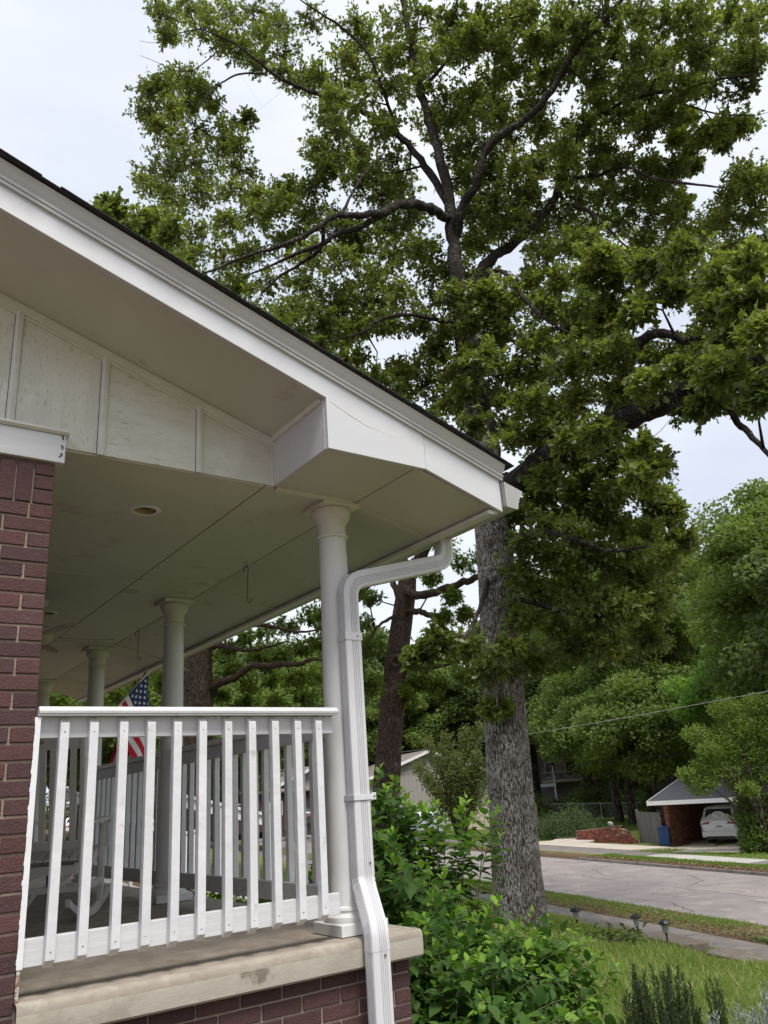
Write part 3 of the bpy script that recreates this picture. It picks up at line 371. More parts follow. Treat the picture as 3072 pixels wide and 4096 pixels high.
OAK_LIMBS = [[(10.18,10.32,5.97,0.300),(10.17,10.33,6.98,0.270),(10.09,10.41,8.26,0.225),(10.00,10.36,9.09,0.200),(10.01,10.36,9.89,0.190)],
[(10.00,10.36,9.77,0.180),(9.99,10.37,10.60,0.150),(10.08,10.42,11.77,0.135),(10.13,10.51,13.01,0.120),(10.09,10.69,14.49,0.105),(10.01,10.90,15.92,0.095),(10.06,11.13,18.01,0.080),(10.13,11.33,19.58,0.070),(10.24,11.50,21.96,0.050)],
[(10.12,10.38,9.83,0.160),(10.65,10.42,10.57,0.130),(11.12,10.36,11.14,0.120),(11.82,10.18,11.80,0.110),(12.63,9.83,12.75,0.100),(13.06,9.59,13.52,0.095),(13.43,9.41,14.54,0.085),(14.01,8.90,15.51,0.075),(14.52,8.45,16.21,0.065),(15.06,7.89,16.77,0.055),(15.74,6.93,17.16,0.040),(16.23,5.98,17.11,0.020)],
[(10.08,10.42,11.27,0.120),(10.07,10.01,11.83,0.100),(10.11,9.54,12.23,0.090),(10.24,9.10,12.94,0.080),(10.55,8.42,13.12,0.075),(10.75,7.83,13.41,0.070),(10.97,7.33,14.02,0.060),(11.21,6.59,14.43,0.050),(11.47,6.12,14.87,0.045),(11.82,5.41,15.74,0.030)],
[(10.08,10.43,12.27,0.100),(10.34,11.28,13.99,0.090),(10.26,12.01,15.57,0.080),(9.91,12.81,16.88,0.075),(9.26,13.54,17.74,0.070),(8.69,14.03,18.20,0.055),(8.05,14.40,18.65,0.045),(7.57,14.55,19.01,0.035),(6.82,14.69,19.42,0.025),(5.96,14.85,19.53,0.012)],
[(7.73,14.46,18.61,0.030),(7.08,14.68,18.43,0.026),(6.60,14.80,17.96,0.022),(6.23,14.84,17.37,0.018),(5.97,14.95,16.77,0.010)],
[(10.08,10.42,11.77,0.100),(9.43,10.21,11.64,0.095),(8.76,10.01,11.36,0.090),(8.15,9.87,10.96,0.085),(7.68,9.74,10.49,0.075),(7.15,9.76,10.20,0.060),(6.59,9.79,9.96,0.052),(6.16,9.83,9.53,0.045),(5.68,10.00,9.13,0.040),(5.07,10.21,8.82,0.030),(4.54,10.35,8.43,0.020),(4.06,10.55,8.19,0.010)],
[(7.81,9.76,10.60,0.060),(7.33,9.88,10.16,0.055),(6.78,10.02,9.82,0.050),(6.43,10.13,9.50,0.045),(6.07,10.35,9.32,0.035),(5.63,10.60,9.04,0.020),(5.19,10.82,8.78,0.010)],
[(6.35,9.83,9.66,0.040),(6.37,10.05,9.32,0.035),(6.23,10.49,9.25,0.030),(5.96,10.87,9.09,0.020),(5.75,11.21,8.82,0.010)],
[(10.18,12.08,15.74,0.050),(9.76,11.91,16.49,0.045),(9.44,11.79,17.03,0.040),(9.12,11.78,17.61,0.035),(8.57,11.94,18.21,0.030),(7.91,12.15,18.60,0.022),(7.28,12.42,19.14,0.012)],
[(6.66,9.74,9.95,0.030),(6.97,9.77,10.62,0.026),(7.28,9.79,11.22,0.022),(7.82,9.75,12.02,0.015)],
[(9.99,10.92,15.93,0.050),(10.13,10.09,16.10,0.040),(10.26,9.52,16.48,0.035),(10.56,8.89,16.44,0.025),(10.92,8.11,16.13,0.012)],
[(13.24,9.34,13.61,0.050),(13.03,8.57,13.00,0.045),(12.94,7.79,12.56,0.040),(12.88,7.29,11.86,0.035),(12.81,6.78,11.31,0.030),(12.80,6.16,10.72,0.022),(12.80,5.67,10.26,0.010)],
[(12.91,9.61,13.33,0.050),(12.60,9.20,12.47,0.045),(12.51,8.63,11.81,0.040),(12.44,8.20,11.04,0.030),(12.43,7.85,10.32,0.018),(12.45,7.43,9.70,0.010)],
[(14.01,8.90,15.51,0.050),(13.80,8.09,15.11,0.045),(13.67,7.30,14.59,0.040),(13.65,6.45,13.98,0.030),(13.67,5.67,13.51,0.020),(13.72,4.99,13.01,0.010)],
[(14.55,8.40,16.19,0.045),(14.45,7.75,15.30,0.035),(14.39,6.99,14.43,0.028),(14.49,6.30,13.58,0.018),(14.56,5.61,12.94,0.010)],
[(13.99,8.75,15.44,0.030),(14.51,8.27,15.66,0.030),(15.13,7.53,16.76,0.030),(15.62,6.72,16.56,0.020),(15.99,5.78,16.29,0.010)],
[(10.00,10.36,9.09,0.080),(10.13,9.66,9.84,0.050),(10.25,9.24,9.73,0.045),(10.06,8.70,8.78,0.040),(9.98,8.17,7.93,0.030),(9.89,7.64,7.32,0.015)],
[(9.95,10.41,9.10,0.060),(9.26,10.37,8.97,0.045),(8.59,10.42,8.89,0.040),(7.97,10.52,8.64,0.035),(7.55,10.58,8.24,0.025),(6.91,10.89,8.01,0.012)],
[(10.18,10.33,5.10,0.200),(10.13,9.95,5.22,0.250),(9.98,9.24,5.23,0.235),(9.81,8.38,5.27,0.220),(9.73,7.69,5.23,0.205),(9.69,6.90,5.21,0.190),(9.65,6.26,5.15,0.170),(9.64,5.70,5.15,0.150),(9.63,5.10,5.12,0.130),(9.65,4.38,5.04,0.110),(9.68,3.79,4.97,0.080)],
[(9.64,6.09,5.15,0.070),(9.69,5.62,5.28,0.060),(9.54,5.07,4.68,0.050),(9.34,4.79,4.17,0.045),(9.16,4.48,3.68,0.030),(9.05,4.26,3.15,0.015)],
[(9.76,7.32,5.24,0.060),(9.94,6.72,6.13,0.090),(9.95,6.34,6.48,0.085),(9.90,5.86,6.33,0.070),(9.84,5.56,6.02,0.055),(9.85,5.13,5.90,0.040),(9.97,4.65,5.82,0.020)],
[(6.07,14.80,19.58,0.020),(5.63,14.98,19.34,0.012),(5.19,15.14,19.03,0.008),(4.92,15.23,18.75,0.006),(4.54,15.34,18.69,0.004)],
[(6.41,14.66,18.82,0.020),(5.86,14.89,18.06,0.012),(5.32,15.09,17.93,0.008),(4.99,15.20,18.08,0.006),(4.58,15.33,18.20,0.004)],
[(10.25,10.25,4.25,0.080),(10.12,9.68,4.24,0.060),(10.01,8.91,4.08,0.050),(10.04,8.26,3.72,0.040),(10.10,7.70,3.41,0.030),(10.27,7.13,3.34,0.015)],
[(10.29,10.21,3.26,0.060),(10.18,9.61,3.02,0.045),(10.16,8.89,2.69,0.035),(10.30,8.25,2.49,0.025),(10.54,7.61,2.51,0.012)],
[(10.06,10.45,3.73,0.050),(8.79,9.57,2.67,0.035),(7.94,9.00,2.13,0.028),(7.35,8.85,1.97,0.020),(6.96,8.91,1.86,0.010)],
[(10.16,10.35,2.76,0.050),(9.14,9.53,2.14,0.030),(8.52,9.01,1.52,0.020),(8.23,8.73,1.07,0.010)]]
T2_LIMBS = [[(14.12,18.16,6.22,0.270),(14.07,18.45,6.59,0.200),(14.05,18.84,7.21,0.150),(14.11,19.17,8.24,0.130),(13.91,19.56,9.30,0.100),(13.60,19.77,10.64,0.070),(13.28,19.99,12.02,0.040)],
[(14.11,18.16,6.15,0.270),(14.26,17.79,6.50,0.200),(14.40,17.42,7.13,0.160),(14.57,17.15,8.25,0.130),(14.81,16.94,9.43,0.100),(15.11,16.67,10.64,0.060)],
[(13.94,18.29,5.86,0.120),(13.90,17.69,5.38,0.130),(13.95,17.01,5.25,0.120),(14.09,16.24,5.28,0.110),(14.15,15.52,5.31,0.090),(14.29,14.84,5.30,0.060),(14.43,14.28,5.30,0.030)],
[(13.89,18.33,4.98,0.090),(13.86,17.59,4.88,0.090),(13.91,17.04,4.63,0.080),(13.88,16.55,4.24,0.070),(13.93,16.25,3.95,0.060),(14.09,15.97,3.84,0.030),(14.31,15.64,3.98,0.012)],
[(13.87,18.34,5.33,0.100),(13.90,18.70,6.05,0.090),(13.89,19.33,6.36,0.070),(13.50,19.84,5.86,0.060),(13.26,20.01,5.66,0.040),(12.89,20.24,5.54,0.020)],
[(13.83,18.38,5.47,0.050),(13.39,18.08,4.82,0.050),(12.76,17.92,4.48,0.040),(12.19,17.83,3.85,0.030),(11.90,17.79,3.26,0.015)],
[(13.71,18.47,3.43,0.100),(13.88,17.84,3.23,0.080),(14.04,17.20,3.21,0.050),(14.41,16.63,3.28,0.020)]]
T2_CLUMPS = [(11.56,17.18,5.25,0.37),(12.91,18.50,5.42,0.38),(14.31,17.38,5.83,0.34),(13.89,16.06,4.93,0.32),(14.31,16.04,4.50,0.35),(13.35,19.70,4.95,0.42),(12.46,18.01,3.83,0.45),(13.69,16.28,4.45,0.28),(14.20,16.33,3.60,0.38),(12.50,18.81,3.45,0.46),(13.55,17.45,2.88,0.38),(13.82,16.99,2.70,0.38),(14.43,16.33,2.86,0.38),(12.11,17.60,2.75,0.37),(11.99,19.06,5.48,0.40),(12.11,19.44,4.75,0.40),(11.05,17.69,3.46,0.36),(13.79,18.23,2.61,0.37),(12.83,17.54,6.69,0.53),(15.27,19.05,7.90,0.60),(15.82,18.38,7.30,0.59),(12.80,16.68,7.80,0.59),(14.99,17.82,8.86,0.65),(14.53,16.36,7.39,0.54),(11.87,17.26,6.89,0.51),(16.05,17.85,6.57,0.51),(16.68,17.44,6.82,0.51)]
T3_LIMBS = [[(9.93,24.03,4.80,0.400),(9.98,24.01,5.40,0.360),(10.08,23.97,6.32,0.300),(10.20,23.91,7.90,0.220),(10.26,23.89,9.55,0.150),(10.47,23.80,11.27,0.080)],
[(10.30,23.87,3.33,0.160),(10.33,23.42,3.58,0.140),(10.60,22.64,3.70,0.110),(10.80,22.10,3.93,0.100),(11.27,21.19,3.85,0.080),(11.60,20.66,3.79,0.070),(11.93,20.13,3.85,0.050),(12.28,19.68,3.65,0.020)],
[(10.16,23.93,4.80,0.100),(10.42,23.27,4.76,0.080),(10.73,22.58,4.50,0.060),(11.14,21.82,4.46,0.045),(11.53,21.05,4.55,0.025)],
[(10.08,23.97,5.70,0.120),(10.47,22.70,5.17,0.090),(10.98,21.79,5.16,0.070),(11.78,20.91,4.82,0.040),(12.28,20.39,4.81,0.020)],
[(9.97,24.01,3.63,0.100),(9.45,24.65,3.86,0.070),(8.51,25.41,4.17,0.040),(7.50,25.94,4.01,0.020)]]
T3_CLUMPS = [(10.87,23.91,4.82,0.45),(11.12,23.06,4.98,0.44),(12.33,24.14,5.41,0.51),(12.14,22.14,5.30,0.47),(13.05,22.22,5.61,0.46),(10.75,23.31,3.98,0.41),(11.95,23.74,4.54,0.46),(12.62,23.38,4.65,0.46),(11.95,20.97,4.34,0.45),(12.22,20.32,4.37,0.42),(11.06,22.64,3.45,0.43),(11.79,22.49,3.59,0.44),(11.91,21.24,3.41,0.42),(13.54,22.88,3.84,0.46),(10.85,24.22,3.38,0.37),(11.20,23.27,2.97,0.36),(11.79,22.22,2.84,0.40),(12.89,22.42,3.02,0.41),(9.79,21.54,5.03,0.41),(10.36,24.23,5.32,0.38),(12.19,19.93,5.13,0.35),(8.51,25.39,3.95,0.44),(7.50,24.43,3.37,0.42),(8.24,22.56,3.39,0.40),(6.36,22.77,3.01,0.38),(5.99,24.72,3.12,0.41),(8.76,23.25,4.19,0.42),(11.51,23.16,6.09,0.53),(9.49,21.20,6.05,0.55),(12.57,23.50,7.06,0.64),(9.29,22.87,7.50,0.66),(10.63,22.33,7.81,0.67)]
# ------------------------------------------------------------------ ground sheet
def make_ground():
    ns = np.unique(np.concatenate([np.linspace(-300, -60, 6), np.linspace(-60, -8, 8), np.linspace(-8, 9.3, 45), [9.38, 10.47, 10.5, 11, 11.5, 12.0, 12.04, 15, 19.06, 19.1, 19.6, 20.2, 20.8, 20.88, 22.42, 22.5, 23, 24, 25], np.linspace(26, 62, 30), np.linspace(70, 320, 12)]))
    ts = np.unique(np.concatenate([np.linspace(-200, -10, 8), np.linspace(-10, 60, 141), np.linspace(65, 320, 20)]))
    G, T_ = np.meshgrid(ns, ts, indexing='ij')
    Z = zn(G, T_)
    bumpy = ((G < 9.2) | (G > 23))*1.0
    Z = Z+bumpy*(.025*np.sin(G*2.1+T_*1.3)+.02*np.sin(T_*2.7-G))*np.clip((np.abs(G-9.2))/1.0, 0, 1)
    X = G*NX+T_*TX; Y = G*NY+T_*TY
    V = np.stack([X, Y, Z], -1).reshape(-1, 3); a, b = len(ns), len(ts)
    i, j = np.meshgrid(np.arange(a-1), np.arange(b-1), indexing='ij'); k = (i*b+j).ravel()
    F = np.stack([k, k+b, k+b+1, k+1], -1)
    me = arr_mesh('ground', V, F, 'ground', smooth=True)
    o = bpy.data.objects.new('ground', me); C.objects.link(o); tag(o, 'green lawn and sloping ground around the house and street', None, kind='structure')
    return o
# ground material: grass with dry patches, litter near the verges, brown soil added by the house (position across the street is where litter lies)
def ground_mat():
    m = bpy.data.materials.new('lawn_ground'); m.use_nodes = True; t = m.node_tree; N = t.nodes; L = t.links
    b = N['Principled BSDF']; b.inputs['Roughness'].default_value = .95; b.inputs['Specular IOR Level'].default_value = .1
    tc = N.new('ShaderNodeTexCoord')
    def noise(sc, det=6, ro=.6):
        n = N.new('ShaderNodeTexNoise'); n.inputs['Scale'].default_value = sc; n.inputs['Detail'].default_value = det; n.inputs['Roughness'].default_value = ro
        L.new(tc.outputs['Object'], n.inputs['Vector']); return n.outputs['Fac']
    def ramp(src, p0, c0, p1, c1):
        r = N.new('ShaderNodeValToRGB'); r.color_ramp.elements[0].position = p0; r.color_ramp.elements[0].color = (*c0, 1); r.color_ramp.elements[1].position = p1; r.color_ramp.elements[1].color = (*c1, 1)
        L.new(src, r.inputs[0]); return r.outputs[0]
    g = ramp(noise(14, 8, .7), .3, (.09, .115, .032), .7, (.22, .235, .09))
    g2 = ramp(noise(.9), .35, (.8, .85, .75), .65, (1.2, 1.15, 1.15))
    mu = N.new('ShaderNodeMixRGB'); mu.blend_type = 'MULTIPLY'; mu.inputs[0].default_value = 1; L.new(g, mu.inputs[1]); L.new(g2, mu.inputs[2])
    # distance across the street n = x*NX + y*NY
    dt = N.new('ShaderNodeVectorMath'); dt.operation = 'DOT_PRODUCT'; dt.inputs[1].default_value = (NX, NY, 0); L.new(tc.outputs['Object'], dt.inputs[0])
    cr_ = N.new('ShaderNodeValToRGB'); r = cr_.color_ramp
    mr = N.new('ShaderNodeMapRange'); mr.inputs['From Min'].default_value = -6; mr.inputs['From Max'].default_value = 30; L.new(dt.outputs['Value'], mr.inputs['Value'])
    L.new(mr.outputs[0], cr_.inputs[0])
    pts_ = [(-6, .9), (1.9, .85), (3.2, .0), (9.0, 0), (10.4, .58), (11.6, .46), (18.9, .75), (19.8, .70), (20.4, .42), (20.8, .30), (22.4, .25), (24, 0)]  # high near-side values: brown soil added by the house against green bounce light
    r.elements[0].position = 0; r.elements[0].color = (.9, .9, .9, 1); r.elements[1].position = 1; r.elements[1].color = (0, 0, 0, 1)
    for p, v in pts_[1:]:
        e = r.elements.new((p+6)/36); e.color = (v, v, v, 1)
    nn = noise(1.6, 8, .7); cmp_ = N.new('ShaderNodeMath'); cmp_.operation = 'SUBTRACT'; L.new(cr_.outputs[0], cmp_.inputs[0]); L.new(nn, cmp_.inputs[1])
    mr2 = N.new('ShaderNodeMapRange'); mr2.inputs['From Min'].default_value = -.04; mr2.inputs['From Max'].default_value = .06; L.new(cmp_.outputs[0], mr2.inputs['Value'])
    d = ramp(noise(22, 8, .75), .32, (.06, .04, .025), .68, (.22, .145, .095))
    mi = N.new('ShaderNodeMixRGB'); L.new(mr2.outputs[0], mi.inputs[0]); L.new(mu.outputs[0], mi.inputs[1]); L.new(d, mi.inputs[2])
    L.new(mi.outputs[0], b.inputs['Base Color'])
    bp = N.new('ShaderNodeBump'); bp.inputs['Strength'].default_value = .8; bp.inputs['Distance'].default_value = .05; L.new(noise(30, 6, .7), bp.inputs['Height']); L.new(bp.outputs[0], b.inputs['Normal'])
    return m
M['ground'] = ground_mat()
make_ground()

def quad_strip(mb, n0, n1, t0, t1, z0, z1, th=.06):
    a, b, c, d = nt(n0, t0), nt(n1, t0), nt(n1, t1), nt(n0, t1)
    mb.poly([(a[0], a[1], z0-th), (b[0], b[1], z1-th), (c[0], c[1], z1-th), (d[0], d[1], z0-th), (a[0], a[1], z0), (b[0], b[1], z1), (c[0], c[1], z1), (d[0], d[1], z0)],
            [(3,2,1,0),(4,5,6,7),(0,1,5,4),(1,2,6,5),(2,3,7,6),(3,0,4,7)])
def slabrow(name, label, n0, n1, t0, t1, step, z0, z1, m_, gap=.012, pname='slab', skip=lambda t: False, mats=None):
    root = bpy.data.objects.new(name, None); C.objects.link(root); tag(root, label, None, kind='structure')
    t = t0; 
    while t < t1-1e-6:
        e = min(t+step, t1)
        if not skip((t+e)/2):
            mb = MB(); c = ntz((n0+n1)/2, (t+e)/2); rz = .014*max(0, (t+e)/2-55)
            j = random.uniform(-.004, .004)
            quad_strip(mb, n0+gap/2, n1-gap/2, t+gap/2, e-gap/2, z0+j+rz, z1+j+rz)
            mm = mats((t+e)/2) if mats else m_
            mb.build(pname, mm, root, origin=(c.x, c.y, 0))
        t = e
    return root
# road: two lanes of concrete panels (crown in the middle), joints open between them
road = bpy.data.objects.new('road', None); C.objects.link(road); tag(road, 'worn pinkish grey concrete street with crack joints', None, kind='structure')
for lane, (n0, n1, za, zb, off) in enumerate(((12.05, 15.55, -2.885, -2.93, 0), (15.55, 19.05, -2.93, -3.0, 1.3))):
    t = -14+off
    while t < 125:
        e = t+(4.6 if t < 60 else 12); mb = MB(); rz = .014*max(0, (t+e)/2-55); c = nt((n0+n1)/2, (t+e)/2)
        j = random.uniform(-.004, .004); g = .014
        quad_strip(mb, n0+g/2, n1-g/2, t+g/2, e-g/2, za+j+rz, zb+j+rz, .1)
        mb.build('road_slab', 'road', road, origin=(c[0], c[1], 0)); t = e
# cracks wandering over the slabs: thin dark filler strips in the concrete
mb = MB()
for (pts) in (((13.4, 9.6), (13.9, 10.9), (14.5, 12.0), (14.9, 13.6), (15.2, 15.3)), ((14.5, 12.0), (15.2, 12.3), (15.5, 13.0)), ((16.4, 12.4), (17.3, 13.4), (17.9, 15.4)), ((15.9, 19.8), (17.1, 20.5), (18.0, 22.4)), ((12.9, 16), (13.5, 17.5), (13.2, 19.2)), ((16.1, 24), (17, 26), (18.4, 27)), ((13.0, 4.5), (14.2, 6.1), (14.4, 8.2))):
    P = []
    for (a, b) in zip(pts[:-1], pts[1:]):
        for k in range(8):
            s = k/8; P.append((a[0]+(b[0]-a[0])*s+random.uniform(-.05, .05), a[1]+(b[1]-a[1])*s+random.uniform(-.05, .05)))
    def rzz(n_): return np.interp(n_, [12.05, 15.55, 19.05], [-2.885, -2.93, -3.0])+.006
    for a, b in zip(P[:-1], P[1:]):
        d = Vector((b[0]-a[0], b[1]-a[1])).normalized()*.009
        q = []
        for (nn_, tt_) in ((a[0]+d.y, a[1]-d.x), (b[0]+d.y, b[1]-d.x), (b[0]-d.y, b[1]+d.x), (a[0]-d.y, a[1]+d.x)):
            p = nt(nn_, tt_); q.append((p[0], p[1], float(rzz(nn_))))
        mb.poly(q, [(0, 1, 2, 3)])
mb.build('crack', 'seam', road)
# kerbs
for nm, n0, n1, z, sk in (('curb', 11.9, 12.05, -2.76, None), ('curb', 19.05, 19.2, -2.90, (30.4, 41.2))):
    root = bpy.data.objects.new(nm, None); C.objects.link(root); tag(root, 'low concrete kerb along the '+('near' if n0 < 15 else 'far')+' side of the street', None, kind='structure')
    t = -12
    while t < 120:
        if not (sk and sk[0] < t+1.5 < sk[1]):
            mb = MB(); c = nt(n0, t+1.5); rz = .014*max(0, t+1.5-55); quad_strip(mb, n0, n1, t+.006, t+2.994, z+rz+random.uniform(-.004, .004), z-.02+rz, .24); mb.build('kerb_stone', 'curb', root, origin=(c[0], c[1], 0), bevel=.02)
        t += 3
slabrow('sidewalk', 'narrow grey sidewalk on the near side of the street', 9.40, 10.45, -12, 100, 1.55, -2.655, -2.665, 'walk', pname='sidewalk_slab')
slabrow('sidewalk', 'sidewalk on the far side of the street with two pale new slabs', 20.9, 22.4, -10, 100, 1.85, -3.005, -2.995, 'walk', pname='sidewalk_slab', skip=lambda t: 30.5 < t < 41, mats=lambda t: 'walkpale' if 24.2 < t < 28.1 else 'walk')
# driveway apron and pale driveway across the street
dr = bpy.data.objects.new('driveway', None); C.objects.link(dr); tag(dr, 'pale concrete driveway with grey apron across the street', None, kind='structure')
def dq(name, m_, pts):
    mb = MB(); P = [nt(n_, t_) for n_, t_, z in pts]; q = [(p[0], p[1], z) for p, (_, _, z) in zip(P, pts)]
    mb.prism([(x, y, z-.10) for x, y, z in q], (0, 0, .10)); c = q[0]
    mb.build(name, m_, dr)
for a, b in ((29.0, 32.6), (32.615, 36.8), (36.815, 42.6)):
    a2 = max(a, 30.6); b2 = min(b, 41.2)
    dq('apron_slab', 'curb', [(19.07, a, -2.99), (19.07, b, -2.99), (20.88, b2, -2.955), (20.88, a2, -2.955)])
dq('apron_slab', 'walk', [(20.9, 30.6, -2.985), (20.9, 41.2, -2.985), (22.38, 41.2, -2.975), (22.38, 30.6, -2.975)])
for a, b in ((31.2, 34.4), (34.415, 37.8), (37.815, 41.2)):
    dq('driveway_slab', 'drive', [(22.4, a, -2.955), (22.4, b, -2.955), (24.9, b+.6, -3.05), (24.9, a+.3, -3.05)])
dq('driveway_slab', 'drive', [(24.92, 38.2, -3.05), (24.92, 41.8, -3.05), (33, 50, -3.1), (33, 46, -3.1)])
# flat stone slabs beside the near sidewalk
for i, (n0, t0, ln, wd, rzl, lab) in enumerate(((8.22, 12.55, 1.15, .42, .03, 'grey stone slab in the grass nearest the oak trunk'), (8.30, 10.85, 1.2, .44, -.02, 'weathered stone slab in the grass behind the right path light'),
        (8.40, 9.62, 1.0, .46, .02, 'low brown grey slab between two thicker slabs by the sidewalk'), (8.42, 8.5, 1.1, .5, -.03, 'thick weathered slab at the right edge of the lawn'))):
    c = ntz(n0, t0, .0); th = thing('stone_slab', lab, 'stone slab', (c.x, c.y, c.z), -math.radians(15)+rzl, 'stone slabs along the sidewalk')
    mb = MB(); n = 10; P = []
    for k in range(n):
        a = 2*math.pi*k/n; P.append((wd/2*max(-1, min(1, 1.35*math.cos(a)))+random.uniform(-.02, .02), ln/2*max(-1, min(1, 1.35*math.sin(a)))+random.uniform(-.02, .02), -.12))
    mb.prism(P, (0, 0, .26 if i != 2 else .22)); mb.build('slab', 'stone', th, local=True, bevel=.015)

# ------------------------------------------------------------------ the porch house
ZC, ZF, SL = 1.672, -.651, .32       # ceiling, porch floor, roof slope
house = thing('house', 'brick house corner with white gabled porch roof and round columns', 'house', (1.5, 3.7, ZF))
def bricks(name, parent, o, u, nrm, L, H, bl=.197, bh=.057, j=.010, depth=.09, m_='brick', mortar='mortar', ztop=None, row0=0, limit=300, key=None, alt=None, cut=None, back=.012, off=0.0, prot=.003):
    """running bond wall: o lower-left corner of the outer face, u along, nrm outwards. rows measured downwards from the top"""
    u = Vector(u); nrm = Vector(nrm); o = Vector(o); up = Vector((0, 0, 1)); ph = bh+j; pl = bl+j
    wall = MB(); q = o-nrm*(back+depth/2); wall.obox(q+u*L/2+up*H/2, u*(L/2-.002), nrm*depth/2, up*(H/2-.001))
    wo = wall.build(name, mortar, parent)
    lst = []; r = 0; z = H
    while z > .004:
        z0 = max(z-bh, 0); sft = (pl/2 if (r+row0) % 2 else 0)+off; x = L
        first = True
        x = L; seg = []
        # bricks laid from the right end
        w_ = bl if (r+row0) % 2 == 0 else (bl-j)/2
        while x > .004:
            x0 = max(0, x-w_); seg.append((x0, x)); x = x0-j; w_ = bl
        for x0, x1 in seg:
            if x1-x0 > .015 and z-z0 > .012 and not (cut and cut(x0, x1, z0, z)): lst.append((x0, x1, z0, z, r))
        z -= ph; r += 1
    cache = {}
    if key: lst.sort(key=key)
    rest = MB()
    for i, (x0, x1, z0, z1, r) in enumerate(lst):
        pr = random.uniform(-prot, prot); c = o+u*(x0+x1)/2+up*(z0+z1)/2-nrm*(depth/2-pr)
        mm = m_(i) if callable(m_) else m_
        if i < limit:
            k = (round(x1-x0, 3), round(z1-z0, 3), mm)
            if k not in cache:
                mb = MB(); mb.obox((0, 0, 0), u*(x1-x0)/2, nrm*depth/2, up*(z1-z0)/2); ob = mb.build('brick', mm, None)
                cache[k] = ob; ob.parent = wo; ob.location = c-wloc(wo)
                if bh > .05 and depth < .1 and name != 'far': 
                    b = ob.modifiers.new('bevel', 'BEVEL'); b.width = .003; b.segments = 1
            else:
                ob = cache[k].copy(); C.objects.link(ob); ob.location = c-wloc(wo)
        else: rest.obox(c, u*(x1-x0)/2, nrm*depth/2, up*(z1-z0)/2)
    if rest.v: rest.build('brickwork', mm, wo, kind='stuff')
    return wo
# pier at the left; soldier course on top is added separately
pier = bricks('brick_pier', house, (.03, 3.65, -1.75), (1, 0, 0), (0, -1, 0), .76, 3.105, bl=.197, bh=.0605, j=.0103, ztop=1.355, row0=1, m_=lambda i: 'brickred' if (i*7) % 5 < 2 else 'brick', back=.009)
mb = MB(); mb.box(.03, .79, 3.665, 3.85, 1.352, 1.57); mb.box(.03, .788, 3.755, 3.86, -1.75, 1.352); mb.build('pier_core', 'mortar', house)
for k in range(9):
    x1 = .695-k*.0745
    if x1 < .08: break
    MB().box(x1-.066, x1, 3.652, 3.74, 1.364, 1.563).build('brick', 'brick', pier, bevel=.003)
for z0, z1 in ((1.364, 1.425), (1.435, 1.495), (1.505, 1.563)):
    MB().box(.705, .79, 3.652, 3.74, z0, z1).build('brick', 'brick', pier, bevel=.003)
# right reveal of the pier and house walls behind it
MB().box(-3.2, .028, 3.68, 3.80, -1.75, 1.57).build('side_wall', 'housewall', house)
MB().box(-.02, .10, 3.87, 11.45, -1.75, ZC-.02).build('front_wall', 'housewall', house)
MB().box(-3.2, .10, 11.45, 11.6, -1.75, 2.6).build('far_wall', 'housewall', house)
# foundation under the slab
bricks('foundation', house, (.80, 3.68, -1.60), (1, 0, 0), (0, -1, 0), 1.865, .815, row0=1, m_='brick', back=.009)
bricks('foundation', house, (2.668, 3.685, -1.60), (0, 1, 0), (1, 0, 0), 4.9, .815, row0=0, m_='brick', back=.009, limit=120, key=lambda a: a[0])
# porch slab: worn edge built with an irregular bevelled rim
def slab_mesh():
    bm = bmesh.new(); nx, ny = 80, 60
    x0, x1, y0, y1, z0, z1 = .795, 2.722, 3.61, 11.6, ZF-.128, ZF
    mb = MB(); mb.box(x0, x1, y0+.02, y1, z0, z1-.0); 
    return mb
mbs = MB(); mbs.box(.10, 2.665, 3.675, 11.6, ZF-.12, ZF-.002); mbs.build('porch_floor', 'slab', house)
def edge_strip(pts_fn, n, name):
    """rounded, slightly broken nosing of the slab: cross-section swept along the edge with noise"""
    rings = []; prof = [(.12, -.010), (.05, -.0005), (.022, -.002), (.008, -.009), (.002, -.020), (0, -.04), (0, -.085), (.002, -.118), (.012, -.128), (.12, -.128)]
    for i in range(n+1):
        s = i/n; o, inn = pts_fn(s); o = Vector(o); inn = Vector(inn); ring = []
        for k, (d, z) in enumerate(prof):
            jj = .0006*math.sin(s*61+k)+.0005*math.sin(s*147+k)+random.uniform(-.0004, .0004)
            if k in (2, 3, 4): jj += max(0, random.gauss(0, .0009))+.0025*max(0, math.sin(s*23+1))**6
            if k in (0, 9): jj = 0
            ring.append(o+inn*(d+jj)+Vector((0, 0, z+(0 if k in (0,) else -abs(jj)*.35))))
        rings.append(ring)
    mb = MB(); m = len(prof); V = [p for r in rings for p in r]; Fs = []
    for i in range(n):
        for k in range(m-1): Fs.append((i*m+k, i*m+k+1, (i+1)*m+k+1, (i+1)*m+k))
    mb.poly([tuple(v) for v in V], Fs); mb.m = [1 if (j_ % (m-1)) < 5 else 0 for j_ in range(len(Fs))]; return mb
x0, x1, y0, y1 = .795, 2.722, 3.61, 11.6
def slab_edge(s):
    Lf, rc = (x1-.03-x0), .03; Ls = (y1-y0-.03)
    tot = Lf+Ls; d = s*tot
    if d < Lf: return (x0+d, y0, ZF), (0, 1, 0)
    return (x1, y0+.03+(d-Lf), ZF), (-1, 0, 0)
mbe = edge_strip(lambda s: ((x0+s*(x1-.02-x0), y0, ZF), (0, 1, 0)), 120, 'e'); mbe.build('slab_edge', ['slabface', 'slabtop'], house, smooth=True)
mbe = edge_strip(lambda s: ((x1, y0+.02+s*(y1-y0-.02), ZF), (-1, 0, 0)), 160, 'e'); mbe.build('slab_edge', ['slabface', 'slabtop'], house, smooth=True)
